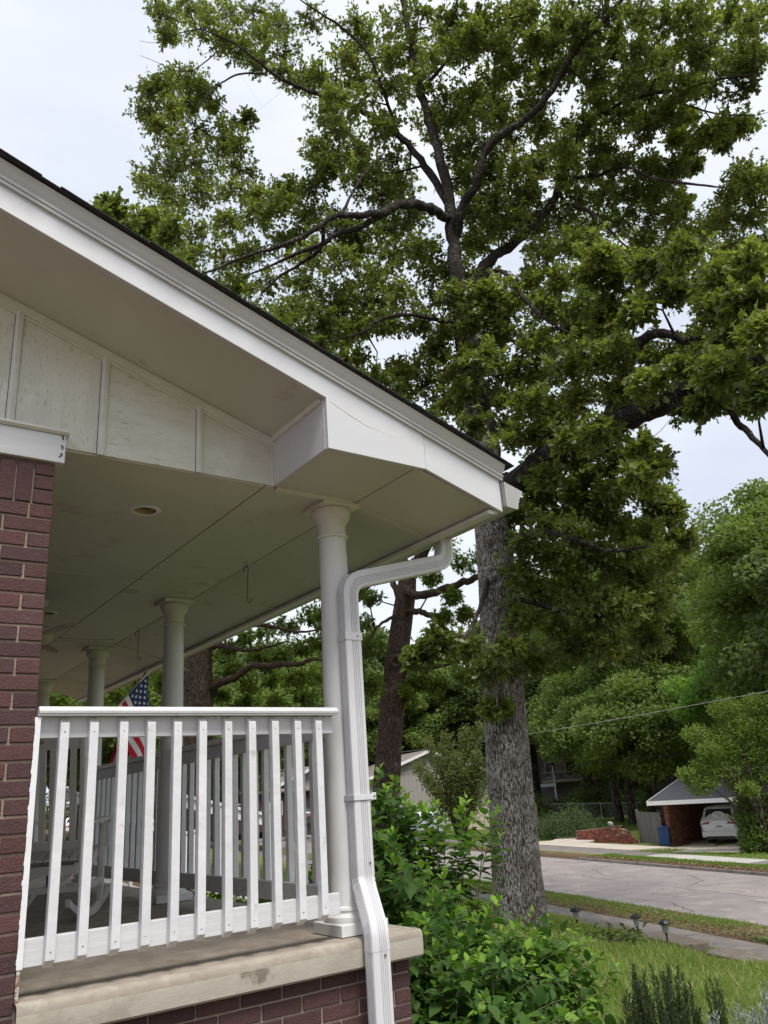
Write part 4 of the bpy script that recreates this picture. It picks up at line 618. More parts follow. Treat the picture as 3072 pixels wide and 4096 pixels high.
cz = [(.022, -.002), (.008, -.009), (.002, -.020), (0, -.04), (0, -.085), (.002, -.118), (.012, -.128)]
mbc = MB(); V = []
for k in range(7):
    a = math.pi/2*k/6
    for d, z in [(.02+0, .0)]+cz: 
        r_ = .02-d if (d, z) != (.02, 0) else 0; r_ = max(r_, 0); V.append((x1-.02+r_*math.sin(a), y0+.02-r_*math.cos(a), ZF+z-(.001 if z == 0 else 0)))
m_ = 8; mbc.poly(V, [(i*m_+k, i*m_+k+1, (i+1)*m_+k+1, (i+1)*m_+k) for i in range(6) for k in range(m_-1)]); mbc.build('slab_corner', 'slabface', house, smooth=True)

# ceiling panels, each a sheet with a narrow gap to its neighbours
ys = [3.7110, 5.83, 8.36, 11.6]
g = .004
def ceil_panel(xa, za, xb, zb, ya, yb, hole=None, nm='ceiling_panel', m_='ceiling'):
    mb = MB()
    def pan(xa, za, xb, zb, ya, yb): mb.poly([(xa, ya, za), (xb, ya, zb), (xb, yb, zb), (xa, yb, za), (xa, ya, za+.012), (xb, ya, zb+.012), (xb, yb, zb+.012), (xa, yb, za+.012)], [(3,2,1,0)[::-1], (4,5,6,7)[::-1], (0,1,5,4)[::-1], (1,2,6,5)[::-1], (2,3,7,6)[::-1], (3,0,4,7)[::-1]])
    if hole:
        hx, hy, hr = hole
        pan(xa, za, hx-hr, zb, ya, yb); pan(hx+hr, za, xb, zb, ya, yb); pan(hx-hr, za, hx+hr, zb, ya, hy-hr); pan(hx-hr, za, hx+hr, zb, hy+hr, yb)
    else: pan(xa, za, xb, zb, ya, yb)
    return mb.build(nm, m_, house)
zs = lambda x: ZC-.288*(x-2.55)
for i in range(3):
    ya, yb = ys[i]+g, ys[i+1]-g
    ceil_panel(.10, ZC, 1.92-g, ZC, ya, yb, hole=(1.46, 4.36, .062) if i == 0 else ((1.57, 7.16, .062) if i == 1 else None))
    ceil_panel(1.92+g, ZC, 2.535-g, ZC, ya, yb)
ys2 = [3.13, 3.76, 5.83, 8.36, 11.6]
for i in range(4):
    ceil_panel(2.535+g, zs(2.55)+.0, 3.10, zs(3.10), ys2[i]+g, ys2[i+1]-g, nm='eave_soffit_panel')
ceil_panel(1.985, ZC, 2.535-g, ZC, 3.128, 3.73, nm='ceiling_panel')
# thin battens over the cross seams and dark strip along the long seams
for y in ys[1:3]:
    MB().box(.12, 1.905, y-.012, y+.012, ZC-.005, ZC-.0005).build('ceiling_batten', 'ceiling', house)
    MB().box(1.94, 2.52, y-.014, y+.014, ZC-.007, ZC-.0005).build('ceiling_batten', 'ceiling', house)
MB().box(1.99, 2.50, 3.70, 3.735, ZC-.014, ZC-.0005).build('ceiling_batten', 'colold', house)
for y in ys2[1:4]:
    w_ = .022 if y < 4 else .014
    MB().prism([(2.56, y-w_, zs(2.56)-.001), (3.09, y-w_, zs(3.09)-.001), (3.09, y-w_, zs(3.09)-.009), (2.56, y-w_, zs(2.56)-.009)], (0, 2*w_, 0)).build('ceiling_batten', 'ceiling', house)
MB().box(1.916, 1.924, 3.74, 11.6, ZC+.004, ZC+.012).build('ceiling_seam', 'seam', house)
MB().box(2.531, 2.539, 3.13, 11.6, ZC+.004, ZC+.012).build('ceiling_seam', 'seam', house)
MB().box(.0, 2.5, 3.74, 11.6, ZC+.03, ZC+.05).build('ceiling_backing', 'seam', house)
# eave board behind the gutter
MB().box(3.10, 3.125, 3.13, 11.62, 1.492, 1.70).build('eave_board', 'fascia', house)
MB().box(3.055, 3.099, 3.13, 11.62, 1.486, 1.509).build('eave_strip', 'trimold', house)
# gable wall: plywood panels between battens, slightly different weathering
gb = [(-.30, .56), (.604, .985), (1.030, 1.500), (1.541, 1.947)]
top = lambda x: 2.548-SL*x
for i, (a, b) in enumerate(gb):
    zb_ = 1.735 if i == 0 else 1.678
    if i == 1:
        P = [(a, 3.70, 1.735), (.828, 3.70, 1.735), (.828, 3.70, 1.681), (b, 3.70, 1.681), (b, 3.70, top(b)), (a, 3.70, top(a))]
    else: P = [(a, 3.70, zb_), (b, 3.70, zb_), (b, 3.70, top(b)), (a, 3.70, top(a))]
    MB().prism(P, (0, .014, 0)).build('gable_panel', 'ply_v' if i < 2 else 'ply_h', house, label='weathered gable panel with vertical paint cracks' if i < 2 else 'weathered gable panel with horizontal grain')
for a, b, m_ in ((.563, .601, 'trimold'), (.988, 1.027, 'trimold'), (1.503, 1.538, 'trimold')):
    zb_ = 1.737 if a < .8 else 1.672
    mb = MB(); c = (a+b)/2; w_ = (b-a)/2
    prof = [(-w_, 0), (w_, 0), (w_, -.008), (w_*.78, -.011), (w_*.7, -.018), (w_*.3, -.022), (w_*.2, -.017), (-w_*.2, -.017), (-w_*.3, -.022), (-w_*.7, -.018), (-w_*.78, -.011), (-w_, -.008)]
    V = [(c+x, 3.70+y, zb_) for x, y in prof]+[(c+x, 3.70+y, top(c+x)+.002) for x, y in prof]; n = len(prof)
    mb.poly(V, [tuple(range(n))[::-1], tuple(range(n, 2*n))]+[(i, n+i, n+(i+1) % n, (i+1) % n)[::-1] for i in range(n)])
    mb.build('gable_batten', m_, house)
MB().box(1.9475, 1.975, 3.69, 3.735, 1.674, 1.965).build('gable_batten', 'trimold', house)
MB().box(.1, 1.95, 3.716, 3.73, 1.695, 2.4).build('gable_backing', 'seam', house)
# rake trim under the soffit against the gable
tz = lambda x: 2.590-SL*x
MB().prism([(-.9, 3.68, tz(-.9)), (1.978, 3.68, tz(1.978)), (1.978, 3.68, tz(1.978)-.052), (-.9, 3.68, tz(-.9)-.052)], (0, .022, 0)).build('gable_trim', 'trimold', house, bevel=.003)
MB().prism([(-.9, 3.69, tz(-.9)-.052), (1.946, 3.69, tz(1.946)-.052), (1.946, 3.69, tz(1.946)-.068), (-.9, 3.69, tz(-.9)-.068)], (0, .012, 0)).build('gable_trim', 'trimold', house)
# frieze board with cap over the brick pier
MB().box(-.6, .826, 3.635, 3.698, 1.572, 1.712).build('frieze_board', 'railx', house, bevel=.003)
MB().prism([(-.6, 3.615, 1.736), (-.6, 3.615, 1.724), (-.6, 3.63, 1.714), (-.6, 3.70, 1.714), (-.6, 3.70, 1.736)], (1.438, 0, 0)).build('frieze_cap', 'trimold', house)
mb = MB()
for z_ in (1.60, 1.64, 1.69):
    mb.tube([(.802+random.uniform(-.01, .01), 3.632, z_), (.812, 3.632, z_+.012), (.806, 3.631, z_+.02)], .0035, 5)
mb.build('rusty_nail', 'screw', house)
# sloping overhang soffit
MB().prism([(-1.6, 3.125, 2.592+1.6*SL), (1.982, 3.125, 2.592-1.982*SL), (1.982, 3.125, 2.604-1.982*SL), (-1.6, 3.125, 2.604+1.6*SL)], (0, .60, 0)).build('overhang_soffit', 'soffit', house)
# beam box: left cheek
MB().prism([(1.962, 3.128, ZC-.001), (1.984, 3.128, ZC-.001), (1.984, 3.128, 1.958), (1.962, 3.128, 1.964)], (0, .56, 0)).build('beam_cheek', 'fascia', house, bevel=.002)
MB().prism([(1.948, 3.15, 1.968), (1.960, 3.15, 1.964), (1.960, 3.15, 1.936), (1.948, 3.15, 1.940)], (0, .53, 0)).build('beam_trim', 'trimold', house)
# rake boards
rb = lambda x: 2.580-SL*x; rt = lambda x: 2.712-SL*x
MB().prism([(-1.6, 3.10, rb(-1.6)), (1.964, 3.10, rb(1.964)), (1.964, 3.10, ZC-.006), (2.591, 3.10, ZC-.006), (2.591, 3.10, rt(2.591)), (-1.6, 3.10, rt(-1.6))], (0, .026, 0)).build('rake_board', 'fascia', house, bevel=.002)
mb = MB(); P = [(1.985, 3.1, 1.935), (2.10, 3.1, 1.885), (2.2, 3.1, 1.846), (2.32, 3.1, 1.826), (2.45, 3.1, 1.800)]
mb.tube([(x, 3.1008, z) for x, y, z in P], [.0022, .003, .0022, .0015, .001], 5); mb.build('caulk_line', 'fascia', house)
MB().prism([(2.594, 3.102, ZC-.006), (3.140, 3.102, 1.498), (3.140, 3.102, rt(3.14)), (2.594, 3.102, rt(2.594))], (0, .024, 0)).build('rake_board', 'fascia', house, bevel=.002)
prof = [(3.099, .0), (3.086, 0), (3.083, .011), (3.090, .014), (3.078, .018), (3.075, .029), (3.086, .033), (3.080, .040), (3.066, .056), (3.054, .080), (3.050, .083), (3.050, .089), (3.099, .089)]
mb = MB(); V = [(x, y, 2.700+z-SL*x) for x in (-1.6, 3.155) for y, z in prof]; n = len(prof)
mb.poly(V, [tuple(range(n)), tuple(range(n, 2*n))[::-1]]+[(i, n+i, n+(i+1) % n, (i+1) % n) for i in range(n)]); mb.build('crown_moulding', 'fascia', house, smooth=True)
# roof deck and shingle courses
roof = MB().prism([(-1.9, 3.07, 2.790+1.9*SL), (3.17, 3.07, 2.790-3.17*SL), (3.17, 3.07, 2.797-3.17*SL), (-1.9, 3.07, 2.797+1.9*SL)], (0, 8.6, 0)).build('roof', 'seam', house)
cl = math.hypot(1, SL); first = None
for k in range(39):
    x = 3.205-k*.135
    if first is None:
        mb = MB(); a = math.atan(SL)+.020
        mb.obox((-.10*math.cos(a), 4.3, .10*math.sin(a)), (.10*math.cos(a), 0, -.10*math.sin(a)), (0, 4.32, 0), (.0018*math.sin(a), 0, .0018*math.cos(a)))
        first = mb.build('shingle_course', 'shingle', None); ob = first; ob.parent = roof
    else: ob = first.copy(); C.objects.link(ob)
    ob.location = Vector((x, 3.040+random.uniform(-.008, .006), 2.7965-SL*x))-wloc(roof)
# gutter (K profile) with end cap
gp = [(3.150, 1.545), (3.155, 1.535), (3.235, 1.530), (3.245, 1.536), (3.252, 1.575), (3.262, 1.596), (3.285, 1.628), (3.294, 1.634), (3.294, 1.652), (3.285, 1.652), (3.283, 1.638), (3.254, 1.606), (3.240, 1.545), (3.155, 1.545), (3.155, 1.690), (3.150, 1.690)]
mb = MB(); n = len(gp); Y0, Y1 = 3.075, 11.65
gut = MB(); gut.poly([(x, y, z-.01) for y in (Y0, Y1) for x, z in gp], [(i, n+i, n+(i+1) % n, (i+1) % n) for i in range(n)])
capp = gp[:9]+[(3.155, 1.690), (3.150, 1.690)]
gut.prism([(x, Y0, z-.01) for x, z in capp], (0, .003, 0)); gut.prism([(x, Y1, z-.01) for x, z in capp], (0, .003, 0))
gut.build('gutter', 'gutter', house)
# downspout: ribbed rectangular tube
def ribbed(w_, d_, rib=.0065):
    hw, hd = w_/2, d_/2; P = []
    def edge(a, b, nrm, ribs):
        a = Vector(a); b = Vector(b); nrm = Vector(nrm)
        q_ = .0032/(b-a).length
        for s0 in ribs:
            for ds, h in ((-q_, 0), (-q_*.3, -rib), (q_*.3, -rib), (q_, 0)): P.append(a+(b-a)*(s0+ds)+nrm*h)
    def corner(c, sx, sy):
        for k in range(4):
            th = math.pi/2*k/3; r = .009
            P.append(Vector((c[0]-sx*r+sx*r*math.cos(th) if True else 0, c[1]-sy*r+sy*r*math.sin(th), 0)))
    # front edge (y=-hd) from -x to +x, then right, back, left
    P += [Vector((-hw, -hd+.009, 0)), Vector((-hw+.003, -hd+.003, 0)), Vector((-hw+.009, -hd, 0))]
    edge((-hw, -hd, 0), (hw, -hd, 0), (0, -1, 0), (.42, .53, .64, .75))
    P += [Vector((hw-.009, -hd, 0)), Vector((hw-.003, -hd+.003, 0)), Vector((hw, -hd+.009, 0))]
    edge((hw, -hd, 0), (hw, hd, 0), (1, 0, 0), (.32, .5, .68))
    P += [Vector((hw, hd-.009, 0)), Vector((hw-.003, hd-.003, 0)), Vector((hw-.009, hd, 0)), Vector((-hw+.009, hd, 0)), Vector((-hw+.003, hd-.003, 0)), Vector((-hw, hd-.009, 0))]
    edge((-hw, hd, 0), (-hw, -hd, 0), (-1, 0, 0), (.32, .5, .68))
    return P
def spout(path, name, parent, scl=None, w_=.104, d_=.078, ref=Vector((0, 1, 0)), mat_='dspout', crinkle=False):
    prof = ribbed(w_, d_); m = len(prof); V = []; pts = [Vector(p) for p in path]
    for i, p in enumerate(pts):
        t = (pts[min(i+1, len(pts)-1)]-pts[max(i-1, 0)]).normalized()
        by = (ref-t*ref.dot(t)).normalized(); bx = by.cross(t)
        bx = -bx if bx.dot(Vector((1, 0, 0))) < 0 and abs(bx.x) > .05 else bx
        s = scl[i] if scl else 1
        for q in prof: V.append(p+bx*q.x*s+by*q.y*s)
    mb = MB(); mb.poly([tuple(v) for v in V], [(i*m+k, i*m+(k+1) % m, (i+1)*m+(k+1) % m, (i+1)*m+k) for i in range(len(pts)-1) for k in range(m)]+[tuple(range(m))[::-1], tuple(range((len(pts)-1)*m, len(pts)*m))])
    o = mb.build(name, mat_, parent, smooth=True); return o
def arc(p0, p1, p2, n=7, r=.07):
    p0, p1, p2 = map(Vector, (p0, p1, p2)); a = p1+(p0-p1).normalized()*r; b = p1+(p2-p1).normalized()*r; out = []
    for i in range(n+1):
        s = i/n; out.append((1-s)**2*a+2*s*(1-s)*p1+s*s*b)
    return out
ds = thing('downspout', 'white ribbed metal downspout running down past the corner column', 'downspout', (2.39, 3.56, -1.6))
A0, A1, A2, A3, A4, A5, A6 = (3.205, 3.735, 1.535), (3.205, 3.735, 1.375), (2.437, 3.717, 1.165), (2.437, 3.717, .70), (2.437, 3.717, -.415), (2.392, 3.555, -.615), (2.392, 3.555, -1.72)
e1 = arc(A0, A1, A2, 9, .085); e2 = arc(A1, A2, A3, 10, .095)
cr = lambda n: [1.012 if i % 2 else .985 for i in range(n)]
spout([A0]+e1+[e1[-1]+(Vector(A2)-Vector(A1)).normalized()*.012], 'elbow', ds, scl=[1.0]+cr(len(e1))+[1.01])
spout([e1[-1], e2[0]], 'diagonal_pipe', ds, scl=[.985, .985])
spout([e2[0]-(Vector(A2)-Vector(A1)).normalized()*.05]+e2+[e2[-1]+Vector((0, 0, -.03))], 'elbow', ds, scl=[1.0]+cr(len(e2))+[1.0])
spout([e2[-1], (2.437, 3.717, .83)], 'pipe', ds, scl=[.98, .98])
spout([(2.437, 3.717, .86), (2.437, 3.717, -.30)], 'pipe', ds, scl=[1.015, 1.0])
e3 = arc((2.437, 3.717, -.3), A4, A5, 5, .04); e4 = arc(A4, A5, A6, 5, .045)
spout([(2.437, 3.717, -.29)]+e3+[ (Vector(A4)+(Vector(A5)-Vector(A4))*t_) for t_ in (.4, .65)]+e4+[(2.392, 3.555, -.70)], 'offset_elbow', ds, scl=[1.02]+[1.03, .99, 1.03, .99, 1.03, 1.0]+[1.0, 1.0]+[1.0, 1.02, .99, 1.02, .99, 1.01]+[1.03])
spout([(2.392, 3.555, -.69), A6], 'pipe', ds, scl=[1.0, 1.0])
mb = MB(); mb.box(2.380, 2.494, 3.674, 3.760, .82, .865); mb.build('joint_band', 'dspout', ds, bevel=.004)
mb = MB(); mb.box(2.379, 2.494, 3.672, 3.6755, -.02, .008); mb.box(2.3795, 2.383, 3.672, 3.80, -.02, .008); mb.box(2.491, 2.52, 3.671, 3.675, -.022, .014); mb.build('strap', 'dspout', ds, bevel=.001)
mb = MB()
for x, y, z in ((2.46, 3.673, .843), (2.46, 3.674, -.325), (2.41, 3.513, -.72), (2.508, 3.670, -.004)):
    mb.tube([(x, y+.004, z), (x, y-.003, z)], .0045, 8)
mb.build('screw', mat('rusty_screw', (.12, .04, .025), .6), ds)

# columns
def column(x, y, lab):
    c = MB(); H = ZC-ZF; prof = [(.100, .115)]+[(.098-.018*max(0, (k/10-.3))/.7, .12+(H-.33)*k/10) for k in range(11)]
    o = c.lathe(prof, (x, y, ZF), 40).build('column_shaft', 'column', house, smooth=True, label=lab)
    c = MB(); c.lathe([(.128, .055), (.133, .066), (.132, .082), (.122, .094), (.112, .097), (.110, .104), (.116, .112), (.113, .122), (.101, .130)], (x, y, ZF), 40).build('column_base', 'column', o, smooth=True)
    MB().box(x-.14, x+.14, y-.14, y+.14, ZF+.001, ZF+.056).build('plinth', 'column', o, bevel=.004)
    c = MB(); c.lathe([(.080, H-.215), (.092, H-.212), (.094, H-.200), (.088, H-.193), (.082, H-.190), (.083, H-.13), (.090, H-.118), (.092, H-.108), (.103, H-.098), (.112, H-.078), (.116, H-.055), (.114, H-.034), (.10, H-.031)], (x, y, ZF), 40).build('capital', 'colold', o, smooth=True)
    MB().box(x-.13, x+.13, y-.13, y+.13, ZC-.030, ZC-.0012).build('abacus', 'colold', o, bevel=.003)
for y, lab in ((3.85, 'corner column beside the downspout'), (6.42, 'second column, behind the middle of the side railing'), (8.62, 'third column near the hanging flag'), (10.95, 'farthest column beside the brick pier')): column(2.435, y, lab)
# recessed lights
for x, y in ((1.46, 4.36), (1.57, 7.16)):
    c = MB(); c.lathe([(.060, .07), (.063, .0), (.066, -.006), (.088, -.004), (.092, 0), (.09, .001)], (x, y, ZC), 32); c.f = c.f[:-2]; c.m = c.m[:-2]
    o = c.build('recessed_light', 'trimwhite', house, smooth=True)
    c = MB(); c.lathe([(.0605, -.002), (.058, .055), (.02, .075)], (x, y, ZC), 32); c.f = c.f[:-2]+[c.f[-1]]; c.m = c.m[:-1]
    c.build('lamp_reflector', mat('yellowed_reflector', (.55, .47, .25), .5, .05), o, smooth=True)

# ------------------------------------------------------------------ porch railings
def pine(mb, c, u, nrm, w_, z0, z1, chamf=.028):
    """square baluster whose outer top and bottom ends are cut at an angle; c = centre of the back face line"""
    c = Vector((c[0], c[1], 0)); u = Vector(u)*w_/2; n = Vector(nrm)*w_; Z = Vector((0, 0, 1))
    e = Vector(u).normalized()*.003; 
    A = [c-u, c+u, c+u+n, c-u+n]
    pts = [A[0]+Z*(z0+0), A[1]+Z*(z0+0), A[2]+Z*(z0+chamf), A[3]+Z*(z0+chamf), A[0]+Z*z1, A[1]+Z*z1, A[2]+Z*(z1-chamf), A[3]+Z*(z1-chamf)]
    mb.poly(pts, [(0,1,2,3)[::-1], (4,5,6,7), (0,1,5,4), (1,2,6,5), (2,3,7,6), (3,0,4,7)])
def railing(label, group, p0, p1, nrm, nb, s0=None, s1=None, cap_ext=(0, 0), z=(ZF+.108, ZF+.208, .322, .410, .448), outer=1, shade=None):
    """p0->p1 board line (outer face of boards), balusters on the nrm side"""
    p0 = Vector((*p0, 0)); p1 = Vector((*p1, 0)); u = (p1-p0).normalized(); L = (p1-p0).length; nrm = Vector(nrm); Z = Vector((0, 0, 1))
    r = thing('porch_railing', label, 'railing', (p0.x, p0.y, ZF), 0, group); M_ = MB()
    def board(a, b, z0, z1, nm, th=.038, off=0, m_='railx'):
        MB().obox(p0+u*(a+b)/2-nrm*(th/2-off)+Z*(z0+z1)/2, u*(b-a)/2, nrm*th/2, Z*(z1-z0)/2).build(nm, m_, r, bevel=.0025)
    board(0, L, z[2], z[3], 'upper_board'); board(0, L, z[0], z[1], 'lower_board')
    a, b = -cap_ext[0], L+cap_ext[1]
    pr = [(-.055, 0), (.052, 0), (.052, .006), (.058, .010), (.060, .020), (.056, .027), (.050, .030), (.050, .034), (.046, .038), (-.050, .038), (-.055, .034)]
    mb = MB(); mb.prism([p0+u*a+nrm*x+Z*(z[3]+.001+h) for x, h in (pr if u.cross(nrm).z > 0 else pr[::-1])], u*(b-a)); mb.build('top_rail', 'rail', r, smooth=True)
    s0 = s0 if s0 is not None else .12; s1 = s1 if s1 is not None else L-.1
    for k in range(nb):
        s = s0+(s1-s0)*k/(nb-1)+random.uniform(-.003, .003); j = random.uniform(-.004, .004); mb = MB()
        c = p0+u*s+nrm*.0015
        pine(mb, (c.x, c.y), u, nrm, .038+random.uniform(-.001, .001), z[0]-.012+j, z[3]-.003+j*.3); mb.mi = 1
        for zz in (z[2]+.022+random.uniform(-.003, .003), z[0]+.045+random.uniform(-.004, .004)):
            q = p0+u*s+nrm*.0395+Z*zz; mb.tube([q-nrm*.003, q+nrm*.0012], .0036, 6)
        o = mb.build('baluster', ['rail', 'screw'], r, origin=(c.x-r.location.x, c.y-r.location.y, 0)) if False else mb.build('baluster', ['rail', 'screw'], r)
        bv = o.modifiers.new('bevel', 'BEVEL'); bv.width = .004; bv.segments = 2; bv.limit_method = 'ANGLE'; bv.angle_limit = math.radians(50)
    return r
r1 = railing('near side railing between the brick pier and the corner column', 'white porch railings', (.80, 3.695), (2.283, 3.695), (0, -1, 0), 11, s0=.112, s1=1.378, cap_ext=(0, .004))
mb = MB(); mb.box(2.15, 2.284, 3.6955, 3.733, ZF+.108, ZF+.206)
railing('front railing between the corner column and the second column', 'white porch railings', (2.44, 3.96), (2.44, 6.31), (1, 0, 0), 15, s0=.10, s1=2.25)
railing('front railing between the second and third columns', 'white porch railings', (2.44, 6.53), (2.44, 8.51), (1, 0, 0), 13, s0=.09, s1=1.89)
# painted trim strip with ragged caulk against the pier, rusty stub below
mb = MB(); 
zz = np.linspace(-.54, .405, 55)
for a, b in zip(zz[:-1], zz[1:]):
    mid_ = ((a+.04) % .0708) < .0175; rag = .002+.0012*math.sin(a*70)+(.0065*random.random()**.7 if mid_ else 0)
    mb.poly([(.792-rag, 3.652, a), (.812, 3.651, a), (.812, 3.69, a), (.792-rag, 3.69, a), (.7915-rag*random.uniform(.7, 1), 3.652, b), (.812, 3.651, b), (.812, 3.69, b), (.7915-rag*.9, 3.69, b)], [(3,2,1,0),(4,5,6,7),(0,1,5,4),(1,2,6,5),(2,3,7,6),(3,0,4,7)])
mb.build('edge_trim', 'white', r1)
MB().box(.793, .806, 3.655, 3.69, ZF+.001, -.541).build('rusty_stub', mat('rusty_wood', (.22, .10, .05), .9, .3, 30, col2=(.55, .5, .45), thr=.5), r1)
for s_ in (.02, .83, 1.44):
    MB().tube([(.80+s_, 3.694-.001, .405), (.80+s_, 3.683, .405)], .007, 8).build('bolt', 'trimwhite', r1)

# steps with sloping handrails in the bay beyond the third column
steps = thing('porch_steps', 'concrete steps going down from the porch beyond the third column', 'steps', (3.2, 9.8, -1.55))
for k in range(5):
    z1_ = ZF-.17*(k+1); MB().box(2.70+.32*k+.003, 2.70+.32*(k+1), 8.95, 10.65, -1.75, z1_).build('step', 'slab', steps, bevel=.008)
for y, lab in ((8.86, 'white sloping stair handrail on the near side of the steps'), (10.76, 'white sloping stair handrail on the far side of the steps')):
    h = thing('handrail', lab, 'handrail', (2.7, y, -.65), 0, 'stair handrails')
    zt = lambda x: .335-.262*(x-2.6) if y < 9 else .37-.40*(x-2.5)
    zt = (lambda x: .11-.262*(x-3.51)) if y < 9 else (lambda x: .40-.40*(x-2.5))
    xa, xb = 2.56, 4.5 if y < 9 else 4.4
    MB().prism([(xa, y-.045, zt(xa)), (xb, y-.045, zt(xb)), (xb, y-.045, zt(xb)+.036), (xa, y-.045, zt(xa)+.036)], (0, .09, 0)).build('rail_cap', 'rail', h, bevel=.003)
    MB().prism([(xa, y-.02, zt(xa)-.10), (xb, y-.02, zt(xb)-.10), (xb, y-.02, zt(xb)-.001), (xa, y-.02, zt(xa)-.001)], (0, .04, 0)).build('rail_board', 'rail', h)
    MB().prism([(xa, y-.02, zt(xa)-.90), (xb, y-.02, zt(xb)-.90), (xb, y-.02, zt(xb)-.81), (xa, y-.02, zt(xa)-.81)], (0, .04, 0)).build('rail_board', 'rail', h)
    MB().box(xb, xb+.09, y-.045, y+.045, -1.7, zt(xb)+.05).build('newel_post', 'rail', h, bevel=.003)
    MB().box(xb-.012, xb+.102, y-.057, y+.057, zt(xb)+.0505, zt(xb)+.085).build('post_cap', 'rail', h, bevel=.003)
    for k in range(9):
        x = xa+.3+k*.18
        if x < xb-.05: MB().box(x-.019, x+.019, y-.058, y-.0205, zt(x)-.88, zt(x)-.02).build('baluster', 'rail', h)

# ------------------------------------------------------------------ things on the porch
def hook(x, y, lab):
    o = thing('plant_hook', lab, 'hook', (x, y, ZC), 0, 'hooks hanging from the porch ceiling')
    MB().lathe([(.018, -.006), (.02, -.001), (.02, 0)], (x, y, ZC-.001), 16).build('ceiling_plate', 'ceiling', o)
    P = [(x, y, ZC-.004), (x+.004, y, ZC-.02), (x+.010, y, ZC-.03), (x+.004, y, ZC-.04), (x-.004, y, ZC-.034)]
    MB().tube(P, .0022, 6).build('screw_eye', 'metal', o)
    P = [(x+.016*math.cos(a)-.0, y, ZC-.048+.016*math.sin(a)) for a in np.linspace(-.4, math.pi, 9)]+[(x-.012, y, ZC-.25)]
    P = [(x-.016, y, ZC-.085)]+[(x+.004-.016*math.cos(a)-.004, y, ZC-.047+.014*math.sin(a)) for a in np.linspace(0, math.pi, 9)]+[(x+.012, y, ZC-.12), (x+.008, y, ZC-.26)]+[(x+.022-.014*math.cos(a), y, ZC-.29-.014*math.sin(a)) for a in np.linspace(0, math.pi, 8)]+[(x+.036, y, ZC-.27)]
    MB().tube(P, .0026, 6).build('wire_hook', 'metal', o)
hook(2.475, 5.11, 'black wire plant hook nearest the camera, hanging between the first two columns'); hook(2.49, 7.52, 'farther black wire plant hook between the second and third columns')
# ceiling fan
fan = thing('ceiling_fan', 'cream ceiling fan with wood grain blades beside the brick pier', 'ceiling fan', (1.42, 6.75, ZC))
MB().lathe([(.02, -.06), (.06, -.05), (.07, -.001)], (1.42, 6.75, ZC), 24).build('canopy', 'ceiling', fan, smooth=True)
MB().lathe([(.012, -.22), (.012, -.05)], (1.42, 6.75, ZC), 12).build('downrod', 'ceiling', fan, smooth=True)
mo = MB().lathe([(.05, -.36), (.085, -.345), (.115, -.32), (.125, -.28), (.12, -.24), (.10, -.22), (.05, -.205), (.013, -.20)], (1.42, 6.75, ZC), 28).build('motor', mat('cream_enamel', (.56, .52, .40), .4), fan, smooth=True)
for k in range(5):
    a = 2*math.pi*k/5-.12; d = Vector((math.cos(a), math.sin(a), 0)); s = Vector((-math.sin(a), math.cos(a), 0)); c = Vector((1.42, 6.75, ZC-.305))
    bl = MB(); n = 8; P = []
    for q, w_ in ((.16, .045), (.20, .058), (.35, .064), (.50, .068), (.57, .060), (.60, .035)): P.append(c+d*q+s*w_+Vector((0, 0, .012)))
    for q, w_ in ((.60, .035), (.57, .060), (.50, .068), (.35, .064), (.20, .058), (.16, .045)): P.append(c+d*q-s*w_-Vector((0, 0, .012)))
    bl.prism(P, (0, 0, .006)); bo = bl.build('blade', mat('blade_grey_wood', (.33, .30, .25), .5, .2, 6, stretch=(1, 8, 1)) if k == 0 else 'blade', fan) if False else None
    if k == 0: M['blade'] = mat('blade_grey_wood', (.36, .33, .27), .5, .2, 6)
    bo = bl.build('blade', 'blade', fan)
    MB().obox(c+d*.14+Vector((0, 0, .006)), d*.055, s*.018, Vector((0, 0, .004))).build('blade_bracket', mat('x', (.6, .56, .42), .4) if False else 'ceiling', bo)

